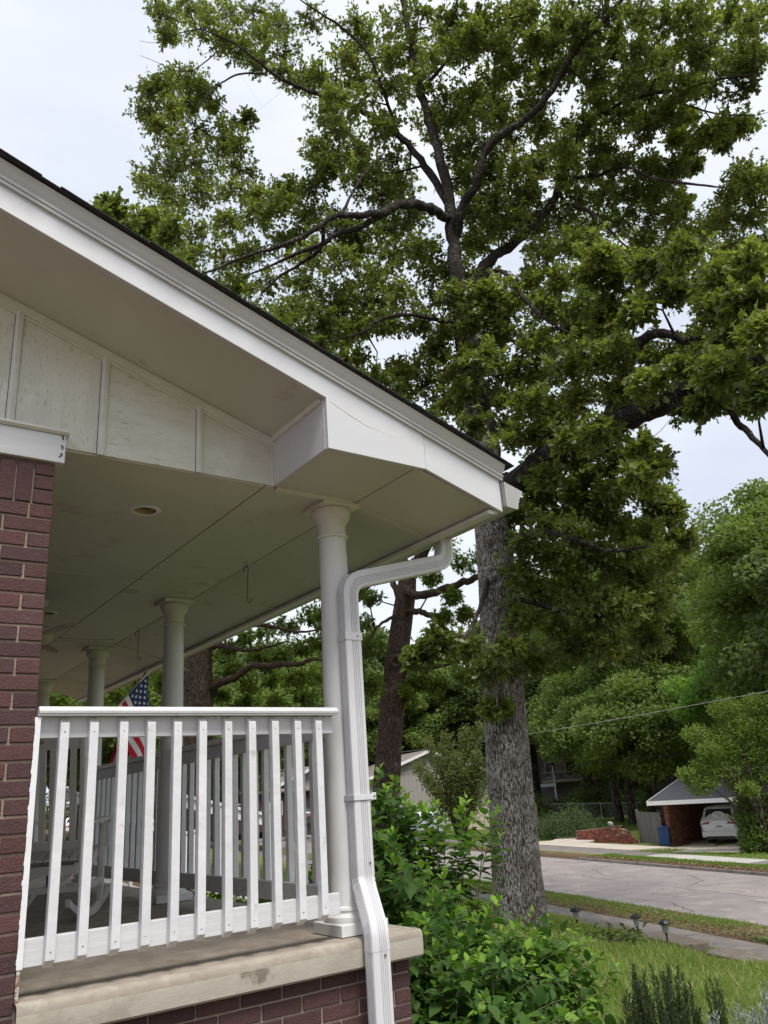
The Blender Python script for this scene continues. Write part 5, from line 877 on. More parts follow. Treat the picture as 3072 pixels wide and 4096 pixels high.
# rocking chairs: local +X is the way the sitter faces
def rocker(label, loc, rz, m_='chairp'):
    t = thing('rocking_chair', label, 'rocking chair', loc, rz, 'rocking chairs on the porch')
    W = .27
    for sy in (-1, 1):
        y = sy*W; P = []
        for k in range(15):
            x = -.42+.90*k/14; P.append((x, .045*((x-.02)/.42)**2*2.2))
        mb = MB(); V = [(x, y-.017, z) for x, z in P]+[(x, y-.017, z+.048) for x, z in P[::-1]]
        mb.prism(V, (0, .034, 0)); mb.build('rocker_rail', m_, t, local=True, bevel=.004)
        # rear post leaning back, front leg, arm, side rails
        MB().obox((-.215-.0, y, .60), (.022, 0, -.0), (0, .017, 0), (-.075, 0, .565)).build('rear_post', m_, t, local=True, bevel=.004)
        MB().obox((.27, y, .315), (.024, 0, 0), (0, .017, 0), (0, 0, .275)).build('front_leg', m_, t, local=True, bevel=.004)
        mb = MB(); P = [(-.22, y-.030, .575), (.05, y-.036, .60), (.33, y-.052, .615), (.36, y-.03, .616), (.36, y+.03, .616), (.33, y+.052, .615), (.05, y+.036, .60), (-.22, y+.030, .575)]
        mb.prism(P, (0, 0, .022)); mb.build('arm', m_, t, local=True, bevel=.005)
        MB().prism([(.25, y+sy*.018, .59), (.32, y+sy*.018, .605), (.31, y+sy*.018, .50), (.255, y+sy*.018, .43)], (0, sy*.03, 0)).build('arm_bracket', m_, t, local=True)
        mb = MB(); S = [(-.20, .36), (-.05, .335), (.10, .36), (.24, .425), (.31, .435)]
        mb.prism([(x, y-sy*.02, z-.06) for x, z in S]+[(x, y-sy*.02, z) for x, z in S[::-1]], (0, -sy*.022, 0)); mb.build('seat_rail', m_, t, local=True)
        MB().obox((.03, y, .20), (.24, 0, .012), (0, .012, 0), (0, 0, .022)).build('stretcher', m_, t, local=True)
    for z, x, h in ((1.135, -.287, .045), (.47, -.198, .028)):
        MB().obox((x, 0, z), (.012, 0, 0), (0, W-.016, 0), (-.008, 0, h)).build('back_rail', m_, t, local=True, bevel=.004)
    for k in range(7):
        y = -.205+.41*k/6
        MB().obox((-.243, y, .80), (.007, 0, 0), (0, .022, 0), (-.043, 0, .30)).build('back_slat', m_, t, local=True, bevel=.002)
    for k in range(9):
        y = -.225+.45*k/8; w_ = .0235; S = [(-.22, .388), (-.12, .358), (0, .348), (.10, .368), (.20, .418), (.28, .444), (.33, .436)]
        mb = MB(); mb.prism([(x, y-w_, z-.014) for x, z in S]+[(x, y-w_, z) for x, z in S[::-1]], (0, 2*w_, 0)); mb.build('seat_slat', m_, t, local=True)
    MB().box(-.222, -.198, -W+.017, W-.017, .29, .345).build('rear_seat_rail', m_, t, local=True)
    MB().box(.262, .286, -W+.017, W-.017, .34, .40).build('front_seat_rail', m_, t, local=True)
    MB().box(-.215, -.195, -W+.017, W-.017, .18, .215).build('rear_stretcher', m_, t, local=True)
    return t
rocker('grey shaded rocking chair nearest the side railing', (1.52, 6.24, ZF+.002), math.radians(57))
rocker('white rocking chair farther down the porch, behind the nearer one', (1.72, 8.6, ZF+.002), math.radians(20), 'chairw')
# small metal stand partly hidden by the chairs
st = thing('metal_stand', 'low stand on blue grey metal legs behind the nearer rocking chair', 'stand', (1.75, 7.9, ZF))
for dx, dy in ((-.18, -.15), (.18, -.15), (-.18, .15), (.18, .15)): MB().tube([(1.75+dx*1.2, 7.9+dy*1.2, ZF+.001), (1.75+dx, 7.9+dy, ZF+.34)], .014, 8).build('leg', 'bluemetal', st)
MB().box(1.54, 1.96, 7.72, 8.08, ZF+.34, ZF+.365).build('top', 'chairw', st, bevel=.004)
# flag on a slanting pole bracketed outside the third column
fl = thing('flag', 'american flag hanging from a slanting white pole outside the porch columns', 'flag', (2.52, 8.70, .6))
tip = Vector((3.16, 8.92, 1.56)); butt = Vector((2.56, 8.70, .905)); ax = (tip-butt).normalized(); hs = tip-ax*.09
MB().tube([butt, tip], .0125, 10).build('pole', 'rail', fl, smooth=True)
MB().lathe([(.004, -.02), (.018, -.01), (.02, .004), (.008, .02)], tip+ax*.01, 12).build('finial', 'rail', fl, smooth=True)
HO, FLY = .76, 1.22
perp = Vector((ax.z, 0, -ax.x)).normalized()*1.0; perp = (perp-ax*perp.dot(ax)).normalized()
perp = (perp*.93+Vector((0, 0, -.35))).normalized()
xf = hs.x-.02; nside = Vector((.05, -1, 0)).normalized()
def flagp(u_, v_, lift=0):     # u 0 top of hoist .. 1, v along the fly
    p = hs-ax*HO*u_+perp*FLY*v_
    over = p.x-xf
    dpt = .022*math.sin(v_*13+u_*5)+.012*math.sin(v_*23-u_*9)
    if over > 0:
        p = Vector((xf-over*.55, p.y, p.z-over*.15)); dpt = -.05-min(.05, over*.3)-.01*math.sin(v_*20)
        lift = -lift
    else: dpt *= min(1, -over/.06)
    return p+nside*(dpt+lift)
mb = MB(); NU, NV = 52, 80; V = []
for i in range(NU+1):
    for j in range(NV+1): V.append(tuple(flagp(i/NU, j/NV)))
mb.v = V
for i in range(NU):
    for j in range(NV):
        u_, v_ = (i+.5)/NU, (j+.5)/NV; mb.f.append((i*(NV+1)+j, i*(NV+1)+j+1, (i+1)*(NV+1)+j+1, (i+1)*(NV+1)+j))
        st_ = int(u_*13); mb.m.append(2 if (u_ < 7/13 and v_ < .4) else (0 if st_ % 2 == 0 else 1))
cloth = mb.build('flag_cloth', ['fred', 'fwhite', 'fblue'], fl, smooth='all')
for r_ in range(9):
    for c_ in range(6 if r_ % 2 == 0 else 5):
        cu_ = 7/13*(r_+1)/10; cv_ = .4*((c_*2+1 if r_ % 2 == 0 else c_*2+2)/12)
        pts = []
        for k in range(10):
            a = math.pi/2+math.pi*k/5; rr = (.0235 if k % 2 == 0 else .0095)
            pts.append(flagp(cu_-rr*math.sin(a)/HO, cv_+rr*math.cos(a)/FLY, .004))
        cc = flagp(cu_, cv_, .004); s = MB(); s.poly([cc]+pts, [(0, i+1, (i+1) % 10+1) for i in range(10)]); s.build('star', 'fwhite', cloth)
# path lights
def path_light(n_, t_, lab):
    c = ntz(n_, t_, .0); t = thing('path_light', lab, 'path light', (c.x, c.y, c.z), random.random(), 'solar path lights by the sidewalk')
    if 'x' in t.keys(): pass
    MB().lathe([(.006, -.1), (.011, 0), (.011, .17), (.022, .20)], (0, 0, 0), 12).build('stake', 'metal', t, local=True, smooth=True)
    MB().lathe([(.028, .201), (.030, .21), (.050, .315), (.051, .32)], (0, 0, 0), 16).build('lamp_lens', 'lampglass', t, local=True, smooth=True)
    cp = MB().lathe([(.088, .318), (.085, .335), (.055, .368), (.02, .376)], (0, 0, 0), 8).build('lamp_cap', 'metal', t, local=True)
    MB().box(-.02, .02, -.02, .02, .3762, .380).build('solar_cell', 'glassdark', cp, local=True)
    for k in range(4):
        a = k*math.pi/2+.3; MB().tube([(.031*math.cos(a), .031*math.sin(a), .202), (.053*math.cos(a), .053*math.sin(a), .322)], .003, 5).build('lens_rib', 'metal', t, local=True)
path_light(7.96, 10.53, 'path light at the right, standing in front of a stone slab'); path_light(8.25, 11.60, 'middle path light between two stone slabs'); path_light(7.5, 12.1, 'path light beside the oak trunk, partly behind shrub leaves')
# ------------------------------------------------------------------ trees
def vnoise(u, v, per, seed=0, oct_=3):
    """value noise periodic in u (period per cells), numpy"""
    out = 0; amp = 1; tot = 0
    for o in range(oct_):
        p = per*2**o; g = np.random.default_rng(seed+o).random((p, 4096)); uu = u*2**o; vv = v*2**o
        i = np.floor(uu).astype(int); j = np.floor(vv).astype(int); fu = uu-i; fv = vv-j; fu = fu*fu*(3-2*fu); fv = fv*fv*(3-2*fv)
        a = g[i % p, j % 4096]; b = g[(i+1) % p, j % 4096]; c = g[i % p, (j+1) % 4096]; d = g[(i+1) % p, (j+1) % 4096]
        out = out+amp*((a*(1-fu)+b*fu)*(1-fv)+(c*(1-fu)+d*fu)*fv); tot += amp; amp *= .5
    return out/tot
def cell_edge(u, v, per, seed=5):
    g = np.random.default_rng(seed); R = g.random((per, 4096, 2)); i0 = np.floor(u).astype(int); j0 = np.floor(v).astype(int)
    d1 = np.full(u.shape, 9.); d2 = np.full(u.shape, 9.)
    for di in (-1, 0, 1):
        for dj in (-1, 0, 1):
            i = i0+di; j = j0+dj; r = R[i % per, j % 4096]; d = np.hypot(i+r[..., 0]-u, j+r[..., 1]-v)
            n2 = np.where(d < d1, d1, np.minimum(d2, d)); d1 = np.minimum(d1, d); d2 = n2
    return d2-d1
def big_trunk(name, path, radii, parent, matn, nu, nv, cw, ch, depth, flare=0, seed=3, knots=()):
    """trunk with real bark relief; path points bottom to top"""
    P = np.array(path, float); R = np.array(radii, float); s = np.concatenate([[0], np.cumsum(np.linalg.norm(np.diff(P, axis=0), axis=1))]); L = s[-1]
    sv = np.linspace(0, L, nv); C3 = np.stack([np.interp(sv, s, P[:, k]) for k in range(3)], -1); r = np.interp(sv, s, R)
    k = np.ones(9)/9
    for a in range(3):
        pad = np.pad(C3[:, a], 4, mode='edge'); C3[:, a] = np.convolve(pad, k, 'valid')
    th = np.linspace(0, 2*np.pi, nu, endpoint=False); TH, SV = np.meshgrid(th, sv); RR = r[:, None]
    per = max(6, int(2*np.pi*R.mean()/cw)); u = TH/(2*np.pi)*per; v = SV/ch
    w1 = vnoise(TH/(2*np.pi)*7, SV/.5, 7, seed)-.5; w2 = vnoise(TH/(2*np.pi)*9, SV/.4, 9, seed+9)-.5
    e = cell_edge(u+w1*1.6, v+w2*2.2+w1, per, seed); ridge = np.clip(e/.20, 0, 1)**.8
    fine = vnoise(TH/(2*np.pi)*per*3, SV/(ch*.25), per*3, seed+20)
    big = vnoise(TH/(2*np.pi)*5, SV/1.1, 5, seed+30)-.5
    rad = RR*(1+.07*big)+depth*(ridge-.6)+depth*.5*(fine-.5)
    rad = rad+flare*np.exp(-SV/.35)*(1+.5*np.cos(TH*5+1.3))
    for (kt, ks, kr, kh) in knots:
        d = np.sqrt(((np.angle(np.exp(1j*(TH-kt))))*RR/kr)**2+((SV-ks)/kr)**2); rad = rad+kh*np.exp(-((d-1)/.45)**2)-kh*.9*np.exp(-(d/.5)**2)
    V = np.stack([C3[:, None, 0]+rad*np.cos(TH), C3[:, None, 1]+rad*np.sin(TH), np.broadcast_to(C3[:, None, 2], TH.shape)], -1).reshape(-1, 3)
    i, j = np.meshgrid(np.arange(nv-1), np.arange(nu), indexing='ij'); F = np.stack([i*nu+j, i*nu+(j+1) % nu, (i+1)*nu+(j+1) % nu, (i+1)*nu+j], -1).reshape(-1, 4)
    wl = wloc(parent); V = V-np.array(wl)
    me = arr_mesh(name, V, F, matn, extra=('ridge', np.clip(ridge*.75+fine*.25, 0, 1).ravel()), smooth=True)
    o = bpy.data.objects.new(name, me); put(o, parent); return o
def smooth_path(pts, n=6):
    P = [Vector(p[:3]) for p in pts]; R = [p[3] for p in pts]; out = []; ro = []
    for i in range(len(P)-1):
        p0 = P[max(i-1, 0)]; p1 = P[i]; p2 = P[i+1]; p3 = P[min(i+2, len(P)-1)]
        for k in range(n):
            t = k/n; out.append(.5*((2*p1)+(-p0+p2)*t+(2*p0-5*p1+4*p2-p3)*t*t+(-p0+3*p1-3*p2+p3)*t**3)); ro.append(R[i]+(R[i+1]-R[i])*t)
    out.append(P[-1]); ro.append(R[-1]); return out, ro
def limb(mb, pts, sides=10, wob=.02, n=6):
    P, R = smooth_path(pts, n)
    P = [p+Vector((random.uniform(-1, 1), random.uniform(-1, 1), random.uniform(-1, 1)))*min(wob, r*.35) for p, r in zip(P, R)]
    R = [r*random.uniform(.92, 1.1) for r in R]; mb.tube(P, R, sides); return list(zip(P, R))
def twig_tris(A, B, ra, rb):
    """thin three-sided twigs, A->B arrays"""
    n = len(A); D = unit(B-A); X = unit(np.cross(D, np.array([.3, .5, .8]))); Y = np.cross(D, X); V = []
    for P, r in ((A, ra), (B, rb)):
        for k in range(3):
            a = 2*np.pi*k/3; V.append(P+(np.cos(a)*X+np.sin(a)*Y)*np.broadcast_to(r, n)[:, None])
    V = np.stack(V, 1).reshape(-1, 3); b = np.arange(n)[:, None]*6; F = []
    for k in range(3):
        m = (k+1) % 3; F += [np.stack([b[:, 0]+k, b[:, 0]+m, b[:, 0]+3+m], -1), np.stack([b[:, 0]+k, b[:, 0]+3+m, b[:, 0]+3+k], -1)]
    return V, np.concatenate(F)
def foliage(clumps, nodes, n_twig, per_twig, leaf_len, T, seed, flat=.8, spread=1.0, bare=0, wid=.62):
    """clumps (x,y,z,r); nodes = list of (point, radius) on the limbs. returns leaf arrays and twig arrays and branch list"""
    g = np.random.default_rng(seed); NP = np.array([tuple(p) for p, r in nodes]); NR = np.array([r for p, r in nodes]); br = []; LP = []; LD = []; LU = []; LV = []; TA = []; TB = []
    C0 = np.array([c_[:3] for c_ in clumps]); dm = np.array([np.min(np.linalg.norm(NP-c_, axis=1)) for c_ in C0])
    for (x, y, z, r) in [clumps[i_] for i_ in np.argsort(dm)]:
        c = np.array([x, y, z]); d = np.linalg.norm(NP-c, axis=1)+np.where(NR > .09, .5, 0)+np.maximum(0, (NP[:, 2]-c[2]))*.35; i = int(np.argmin(d)); a = NP[i]
        ln = np.linalg.norm(c-a)
        if ln > .15:
            mid = (a+c)/2+g.normal(size=3)*.10*ln+np.array([0, 0, .08*ln]); rb0 = min(.014+.014*ln, NR[i]*.75); br.append((a, mid, c, rb0)); NP = np.concatenate([NP, [(a+mid)/2, mid, (mid+c)/2, c]]); NR = np.concatenate([NR, [rb0*.8, rb0*.62, rb0*.5, rb0*.4]])
        r_ = r*spread*1.1; tw = c+rdir(n_twig, g)*(g.random((n_twig, 1))**.45)*(.68+.75*g.random((n_twig, 1))**2)*r_*np.array([1.08, 1.08, flat]); st = c+(tw-c)*.15*g.random((n_twig, 1))
        TA.append(st); TB.append(tw); tone = g.random()*.55
        D0 = unit(tw-c)
        for k in range(per_twig):
            s = .55+.45*g.random((n_twig, 1)); p = st+(tw-st)*s+g.normal(size=(n_twig, 3))*.03
            LP.append(p); LD.append(unit(D0*.6+rdir(n_twig, g)+np.array([0, 0, -.12]))); LU.append(unit(rdir(n_twig, g)*.9+np.array([0, 0, 1.0])))
            LV.append(np.clip(tone+g.random(n_twig)*.45+.05*g.normal(size=n_twig), 0, 1))
    LP = np.concatenate(LP); LD = np.concatenate(LD); LU = np.concatenate(LU); LV = np.concatenate(LV); n = len(LP)
    ln = leaf_len*(.7+.6*g.random(n)); h_ = g.random(n) < .5
    a_ = leaves(LP[h_], LD[h_], LU[h_], ln[h_], ln[h_]*wid, T, LV[h_]); h_ = ~h_; b_ = leaves(LP[h_], LD[h_], LU[h_], ln[h_], ln[h_]*wid, MIDLEAF, LV[h_])
    return (np.concatenate([a_[0], b_[0]]), np.concatenate([a_[1], b_[1]+len(a_[0])]), np.concatenate([a_[2], b_[2]])), (np.concatenate(TA), np.concatenate(TB)), br
def tree_from(name, label, base, trunk, limbs, clumps, opt, group=None):
    t = thing(name, label, 'tree', base, 0, group); tr = trunk(t); mb = MB(); nodes = []
    for L in limbs: nodes += limb(mb, L, opt.get('sides', 10), .03)
    nodes = [(p, r) for p, r in nodes]
    (V, F, var), (TA, TB), br = foliage(clumps, nodes, opt['nt'], opt['pt'], opt['leaf'], opt['T'], opt['seed'], wid=opt.get('wid', .62))
    mb.build('limb', opt['bark'], tr, smooth='all')
    mb = MB()
    for a, m_, c, r in br: mb.tube([a, (Vector(a)*.5+Vector(m_)*.5)+Vector((0, 0, .0)), m_, c], [r, r*.8, r*.62, r*.3], 5)
    mb.build('branch', opt['bark'], tr, smooth='all', kind='stuff')
    wl = np.array(wloc(t)); TV, TF = twig_tris(TA, TB, .005, .002)
    o = bpy.data.objects.new('twigs', arr_mesh('twigs', TV-wl, TF, 'twig')); put(o, t); o['kind'] = 'stuff'
    o = bpy.data.objects.new('crown', arr_mesh('crown', V-wl, F, opt['leafm'], var=var)); put(o, t)
    return t
# great oak in front of the sidewalk
OX, OY = 10.06, 10.62
def t1(t): return big_trunk('trunk', [(10.02, 10.64, -2.5), (10.04, 10.62, -1.2), (10.10, 10.55, 1.0), (10.16, 10.42, 3.5), (10.18, 10.36, 4.6), (10.16, 10.32, 6.0), (10.13, 10.37, 7.0), (10.12, 10.40, 8.4), (10.12, 10.38, 9.9)],
                            [.43, .40, .365, .335, .345, .285, .25, .215, .165], t, 'bark', 270, 600, .034, .13, .022, flare=.10, knots=((3.9, 6.0, .10, .04), (4.3, 8.6, .13, .05), (4.0, 7.1, .08, .04)))
tree_from('oak_tree', 'great oak with grey ridged bark beside the sidewalk, its crown filling the sky', (10.02, 10.64, -2.45), t1, OAK_LIMBS, OAK_CLUMPS,
          dict(nt=44, pt=9, leaf=.13, T=OAKLEAF, seed=1, bark='barkup', leafm='oakleaf', wid=.62), group='oak trees near the street')
def t2(t): return big_trunk('trunk', [(12.9, 19.0, -2.6), (13.0, 18.95, -1.5), (13.2, 18.85, -.4), (13.45, 18.65, 2.0), (13.75, 18.45, 4.0), (14.02, 18.22, 5.6), (14.12, 18.16, 6.3)], [.44, .40, .37, .34, .32, .29, .23], t, 'bark2b', 150, 300, .05, .16, .025, flare=.12, seed=8, knots=((4.1, 6.2, .14, .07), (4.6, 6.6, .12, .05), (3.6, 3.2, .2, .05)))
M['bark2b'] = bark_mat('brown_ridged_bark', (.095, .066, .052), (.03, .022, .018), (.24, .21, .19), attr=True, lich=.62)
tree_from('oak_tree', 'brown leaning oak behind the downspout, forked above a knot hole', (12.9, 19.0, -2.5), t2, T2_LIMBS, T2_CLUMPS, dict(nt=44, pt=8, leaf=.16, T=MIDLEAF, seed=2, bark='bark2', leafm='oakleaf2'), group='oak trees near the street')
def t3(t): return big_trunk('trunk', [(9.75, 24.15, -2.3), (9.8, 24.1, 0), (9.88, 24.06, 2.0), (9.93, 24.03, 3.2), (9.93, 24.03, 4.9)], [.6, .55, .52, .47, .40], t, 'bark2b', 110, 180, .06, .17, .03, flare=.1, seed=12, knots=((4.3, 5.1, .2, .08),))
tree_from('oak_tree', 'dark thick oak trunk seen just right of the second porch column', (9.75, 24.15, -2.2), t3, T3_LIMBS, T3_CLUMPS, dict(nt=44, pt=8, leaf=.17, T=MIDLEAF, seed=3, bark='bark2', leafm='oakleaf2'), group='oak trees near the street')

# background trees: a few kinds, copied
def bg_proto(label, leafm, R, Hc, Ht, ncl, leaf, seed, conic=0, group=None, name='tree', low=.0, rt=.28, bark='barkfar', nl=13, pt=29):
    g = np.random.default_rng(seed); t = thing(name, label, 'tree', (0, 0, 0), 0, group); mb = MB()
    mb.tube([(0, 0, -.6), (.05, .0, 1), (.1, .1, Ht*.5), (0, .1, Ht)], [rt*1.25, rt, rt*.8, rt*.35], 10); limbs = []
    cc = []
    for k in range(ncl):
        d = rdir(1, g)[0]; rr = g.random()**.33; z = d[2]*rr; wz = 1-conic*max(z, 0); p = np.array([d[0]*R*rr*wz, d[1]*R*rr*wz, Ht*.86+z*Hc*.5+low]); cc.append((p[0], p[1], p[2], R*(.17+.12*g.random())))
    for k in range(9):
        a = cc[g.integers(len(cc))]; z0 = Ht*(.45+.45*g.random()); mb.tube([(0, .05, z0), (a[0]*.5, a[1]*.5, (z0+a[2])/2+.3), (a[0], a[1], a[2])], [rt*.4, rt*.22, rt*.08], 6)
    mb.build('trunk', bark, t, local=True, smooth='all')
    LP = []; LD = []; LU = []; LV = []
    for (x, y, z, r) in cc:
        n = pt*nl; q = rdir(n, g)*(g.random((n, 1))**.4)*r*np.array([1.15, 1.15, .72]); LP.append(np.array([x, y, z])+q); LD.append(unit(rdir(n, g)+q/r*.5)); LU.append(unit(rdir(n, g)*.8+np.array([0, 0, .8])+q/r*.4)); LV.append(np.clip(g.random()*.5+g.random(n)*.5, 0, 1))
    LP = np.concatenate(LP); n = len(LP); ln = leaf*(.7+.6*g.random(n)); V, F, var = leaves(LP, np.concatenate(LD), np.concatenate(LU), ln, ln*.8, QLEAF, np.concatenate(LV))
    o = bpy.data.objects.new('crown', arr_mesh('crown', V, F, leafm, var=var)); put(o, t); return t
protoA = bg_proto('x', 'farleaf', 4.6, 8.5, 9.5, 95, .25, 21)
protoB = bg_proto('x', 'farleaf2', 4.2, 9.5, 9.5, 85, .25, 22)
protoC = bg_proto('x', 'farleaf', 3.4, 11, 11, 80, .24, 23, conic=.6)
protoD = bg_proto('x', 'brightleaf', 4.2, 8.5, 8.0, 90, .25, 24)
protoE = bg_proto('x', 'farleaf2', 5.2, 7.0, 8.0, 110, .23, 25)
protoF = bg_proto('x', 'farleaf2', 4.2, 9.5, 9.5, 120, .15, 26, nl=20, pt=30)
placed = {}
def azp(az, d): a = math.radians(az); return d*math.sin(a), d*math.cos(a)
LBL = {'A': 'dense dark tree', 'B': 'mid green bushy tree', 'C': 'tall narrow dark tree', 'D': 'bright yellow green tree', 'E': 'broad spreading green tree', 'F': 'fine leaved green tree'}
PR = {'A': protoA, 'B': protoB, 'C': protoC, 'D': protoD, 'E': protoE, 'F': protoF}
BG = [  # az, dist, kind, scale, z rise, label tail
 ('A', 5, 60, 1.1, 'far beyond the end of the porch'), ('B', 9, 52, 1.0, 'behind the farthest porch column'), ('C', 12.5, 66, 1.15, 'seen left of the flag'), ('E', 15, 55, 1.1, 'behind the flag'),
 ('B', 19, 58, 1.05, 'behind the second porch column'), ('A', 22, 66, 1.15, 'right of the second porch column'), ('E', 24.5, 52, .95, 'behind the railing, left of the brick house'), ('C', 26.5, 88, 1.35, 'above the roof of the far brick house'),
 ('B', 29.5, 84, 1.3, 'behind the corner column'), ('A', 32, 92, 1.5, 'behind the brown leaning oak'), ('C', 34.5, 100, 1.6, 'left of the beige gabled house'), ('A', 37, 104, 1.6, 'behind the beige gabled house'),
 ('B', 39.2, 92, 1.45, 'right behind the beige gabled house'), ('E', 41.5, 96, 1.5, 'behind the great oak trunk'), ('C', 43, 88, 1.45, 'just behind the great oak trunk'), ('A', 45.2, 92, 1.6, 'above the house with the deck'),
 ('E', 50.0, 80, 1.1, 'right of the house with the deck'), ('A', 48.6, 86, 1.6, 'behind the deck house, right side'), ('B', 51.0, 84, 1.4, 'behind the brick planter'), ('C', 51.6, 90, 1.7, 'behind the grey fence'),
 ('A', 53.8, 84, 1.7, 'behind the carport, left'), ('A', 55.5, 96, 1.85, 'high above the carport'), ('B', 58.5, 88, 1.6, 'behind the carport, right'), ('A', 61, 80, 1.6, 'at the right edge behind the small tree'),
 ('D', 59.4, 53, .98, 'rising behind the carport roof'), ('D', 62.6, 51, 1.0, 'at the far right behind the carport'), ('A', 64, 70, 1.5, 'outside the right edge'), ('B', 67, 60, 1.4, 'farther outside the right edge'),
 ('E', 51.2, 66, 1.15, 'between the planter and the carport'), ('B', 36.0, 88, 1.2, 'leaning over the beige house roof'), ('A', 1, 70, 1.2, 'behind the far porch end'), ('C', -3, 60, 1.1, 'behind the house'),
 ('A', 47.5, 98, 1.9, 'highest of those above the deck house'), ('B', 53.0, 100, 1.9, 'tall behind the planter'), ('A', 18, 95, 1.6, 'far behind the flag'), ('B', 24, 100, 1.7, 'far behind the railing'), ('A', 29, 110, 1.8, 'far behind the corner column'),
 ('C', 10.5, 90, 1.6, 'far behind the farthest column'), ('F', 64.0, 45, 1.32, 'tall over the small yellow green tree'), ('A', 67.5, 40, 1.1, 'outside the picture right of the small tree'), ]
def place_bg(k, az, d, s, tail, zo=0):
    x, y = azp(az, d); z = float(ground_z(x, y))+zo; lab = LBL[k]+' '+tail
    if k not in placed: o = PR[k]; placed[k] = 1; o['label'] = lab
    else: o = copy_tree(PR[k]); o['label'] = lab
    o.location = (x, y, z); o.rotation_euler = (0, 0, random.random()*6.28); o.scale = (s*random.uniform(.95, 1.08),)*2+(s,); o['group'] = 'trees behind the far houses'
    o['category'] = 'tree'
    return o
for k, az, d, s, tail in BG: place_bg(k, az, d, s, tail)
o_ = place_bg('F', 54.8, 62, 1.0, 'tall and narrow, rising over the carport into the sky gap'); o_.scale = (1.1, 1.1, 1.6)
o_ = place_bg('F', 50.4, 70, 1.0, 'tall, left of the carport, reaching into the sky gap'); o_.scale = (1.15, 1.15, 1.75)
place_bg('E', 53.0, 60, 1.02, 'with a thick dark trunk rising behind the wooden fence')

# bushes and hedges
def bush(name, label, c, R, leafm, leaf, n, seed, stems=10, cat='bush', group=None, T=QLEAF, core=.45):
    g = np.random.default_rng(seed); c = np.array(c, float); t = thing(name, label, cat, tuple(c), 0, group); R = np.array(R, float)
    nl = max(6, int(n/160)); cl = rdir(nl, g)*(core+(1-core)*g.random((nl, 1))**.5)*.74; cl[:, 2] = np.abs(cl[:, 2])*1.2-.12; LP = []; LV = []; LD = []
    for q in cl:
        m = n//nl; o = rdir(m, g)*(g.random((m, 1))**.45)*.34; LP.append((q+o)*R); LV.append(np.clip(g.random()*.5+g.random(m)*.5, 0, 1)); LD.append(unit(rdir(m, g)+o*2+np.array([0, 0, .25])))
    P = np.concatenate(LP); P[:, 2] = np.maximum(P[:, 2], .03); m = len(P); ln = leaf*(.7+.6*g.random(m)); V, F, var = leaves(P, np.concatenate(LD), unit(rdir(m, g)+np.array([0, 0, .7])), ln, ln*.6, T, np.concatenate(LV))
    mb = MB()
    for k in range(stems):
        a = cl[g.integers(nl)]*R; mb.tube([(a[0]*.12, a[1]*.12, -.1), (a[0]*.5, a[1]*.5, a[2]*.55), tuple(a)], [.018*R.mean()+.006, .012*R.mean()+.003, .003], 5)
    mb.build('stems', 'twig', t, local=True)
    o = bpy.data.objects.new('foliage', arr_mesh('foliage', V, F, leafm, var=var)); put(o, t); return t
def G(x, y, dz=0): return (x, y, float(ground_z(x, y))+dz)
bush('hedge', 'big grey green rounded bush left of the brick planter', G(*nt(27.4, 43.4)), (2.2, 2.5, 2.1), 'hedgeleaf', .11, 9000, 31, 14)
bush('hedge', 'second grey green bush farther left beside the oak trunk', G(*nt(28.2, 46.8)), (2.2, 2.0, 1.7), 'hedgeleaf', .11, 6000, 32)
for i, (az_, d_, R_, lf, lab) in enumerate(((44.6, 80, (2.6, 2.5, 2.6), 'farleaf2', 'green shrub mass below the deck, left of the white post'), (48.6, 80, (3.2, 3, 3.4), 'farleaf2', 'green shrub mass right of the deck post'), (50.8, 79, (2.8, 3, 2.9), 'farleaf', 'dark shrubs behind the chain link fence'),
        (53.0, 70, (2.2, 2.6, 3.0), 'farleaf2', 'lighter shrubs left of the thick trunk behind the fence'), (42.5, 80, (3, 3, 3.5), 'farleaf', 'dark shrubs at the left behind the hedge'), (54.5, 66, (2.4, 2.2, 3), 'farleaf', 'dark shrubs behind the wooden fence'), (46.4, 82, (1.8, 2, 1.9), 'farleaf', 'dark thicket in front of the deck house'), (52.0, 88, (4.6, 4.6, 6), 'farleaf', 'dark thicket behind the carport lawn'), (41.5, 96, (5, 5, 6), 'farleaf2', 'thicket left of the deck house'))):
    bush('shrub', lab, G(*azp(az_, d_), -.2), R_, lf, .24, 5200, 40+i, 8, group='shrubs along the back fence')
bush('stem_clump', 'upright clump of thin stems behind the chain link fence', G(*azp(50.3, 77.5)), (1.6, 1.6, 5.2), 'farleaf', .22, 4200, 60, 22, cat='bush')
for i, (az_, d_, R_) in enumerate(((4, 78, (8, 5, 6)), (9, 74, (6, 4, 5)), (13, 92, (8, 5, 5)), (17, 96, (7, 5, 5)), (21, 80, (7, 5, 5)), (25, 84, (6, 4, 5)), (-2, 70, (8, 5, 6)))):
    bush('shrub', ('tall', 'broad', 'low', 'dense', 'rounded', 'dark', 'deep')[i]+' thicket far beyond the porch, '+('left of the steps', 'behind the steps', 'behind the distant white car', 'below the flag', 'behind the second column', 'left of the far brick house', 'past the porch end')[i], G(*azp(az_, d_), -.3), R_, 'farleaf', .34, 4200, 140+i, 6, group='thickets beyond the porch')
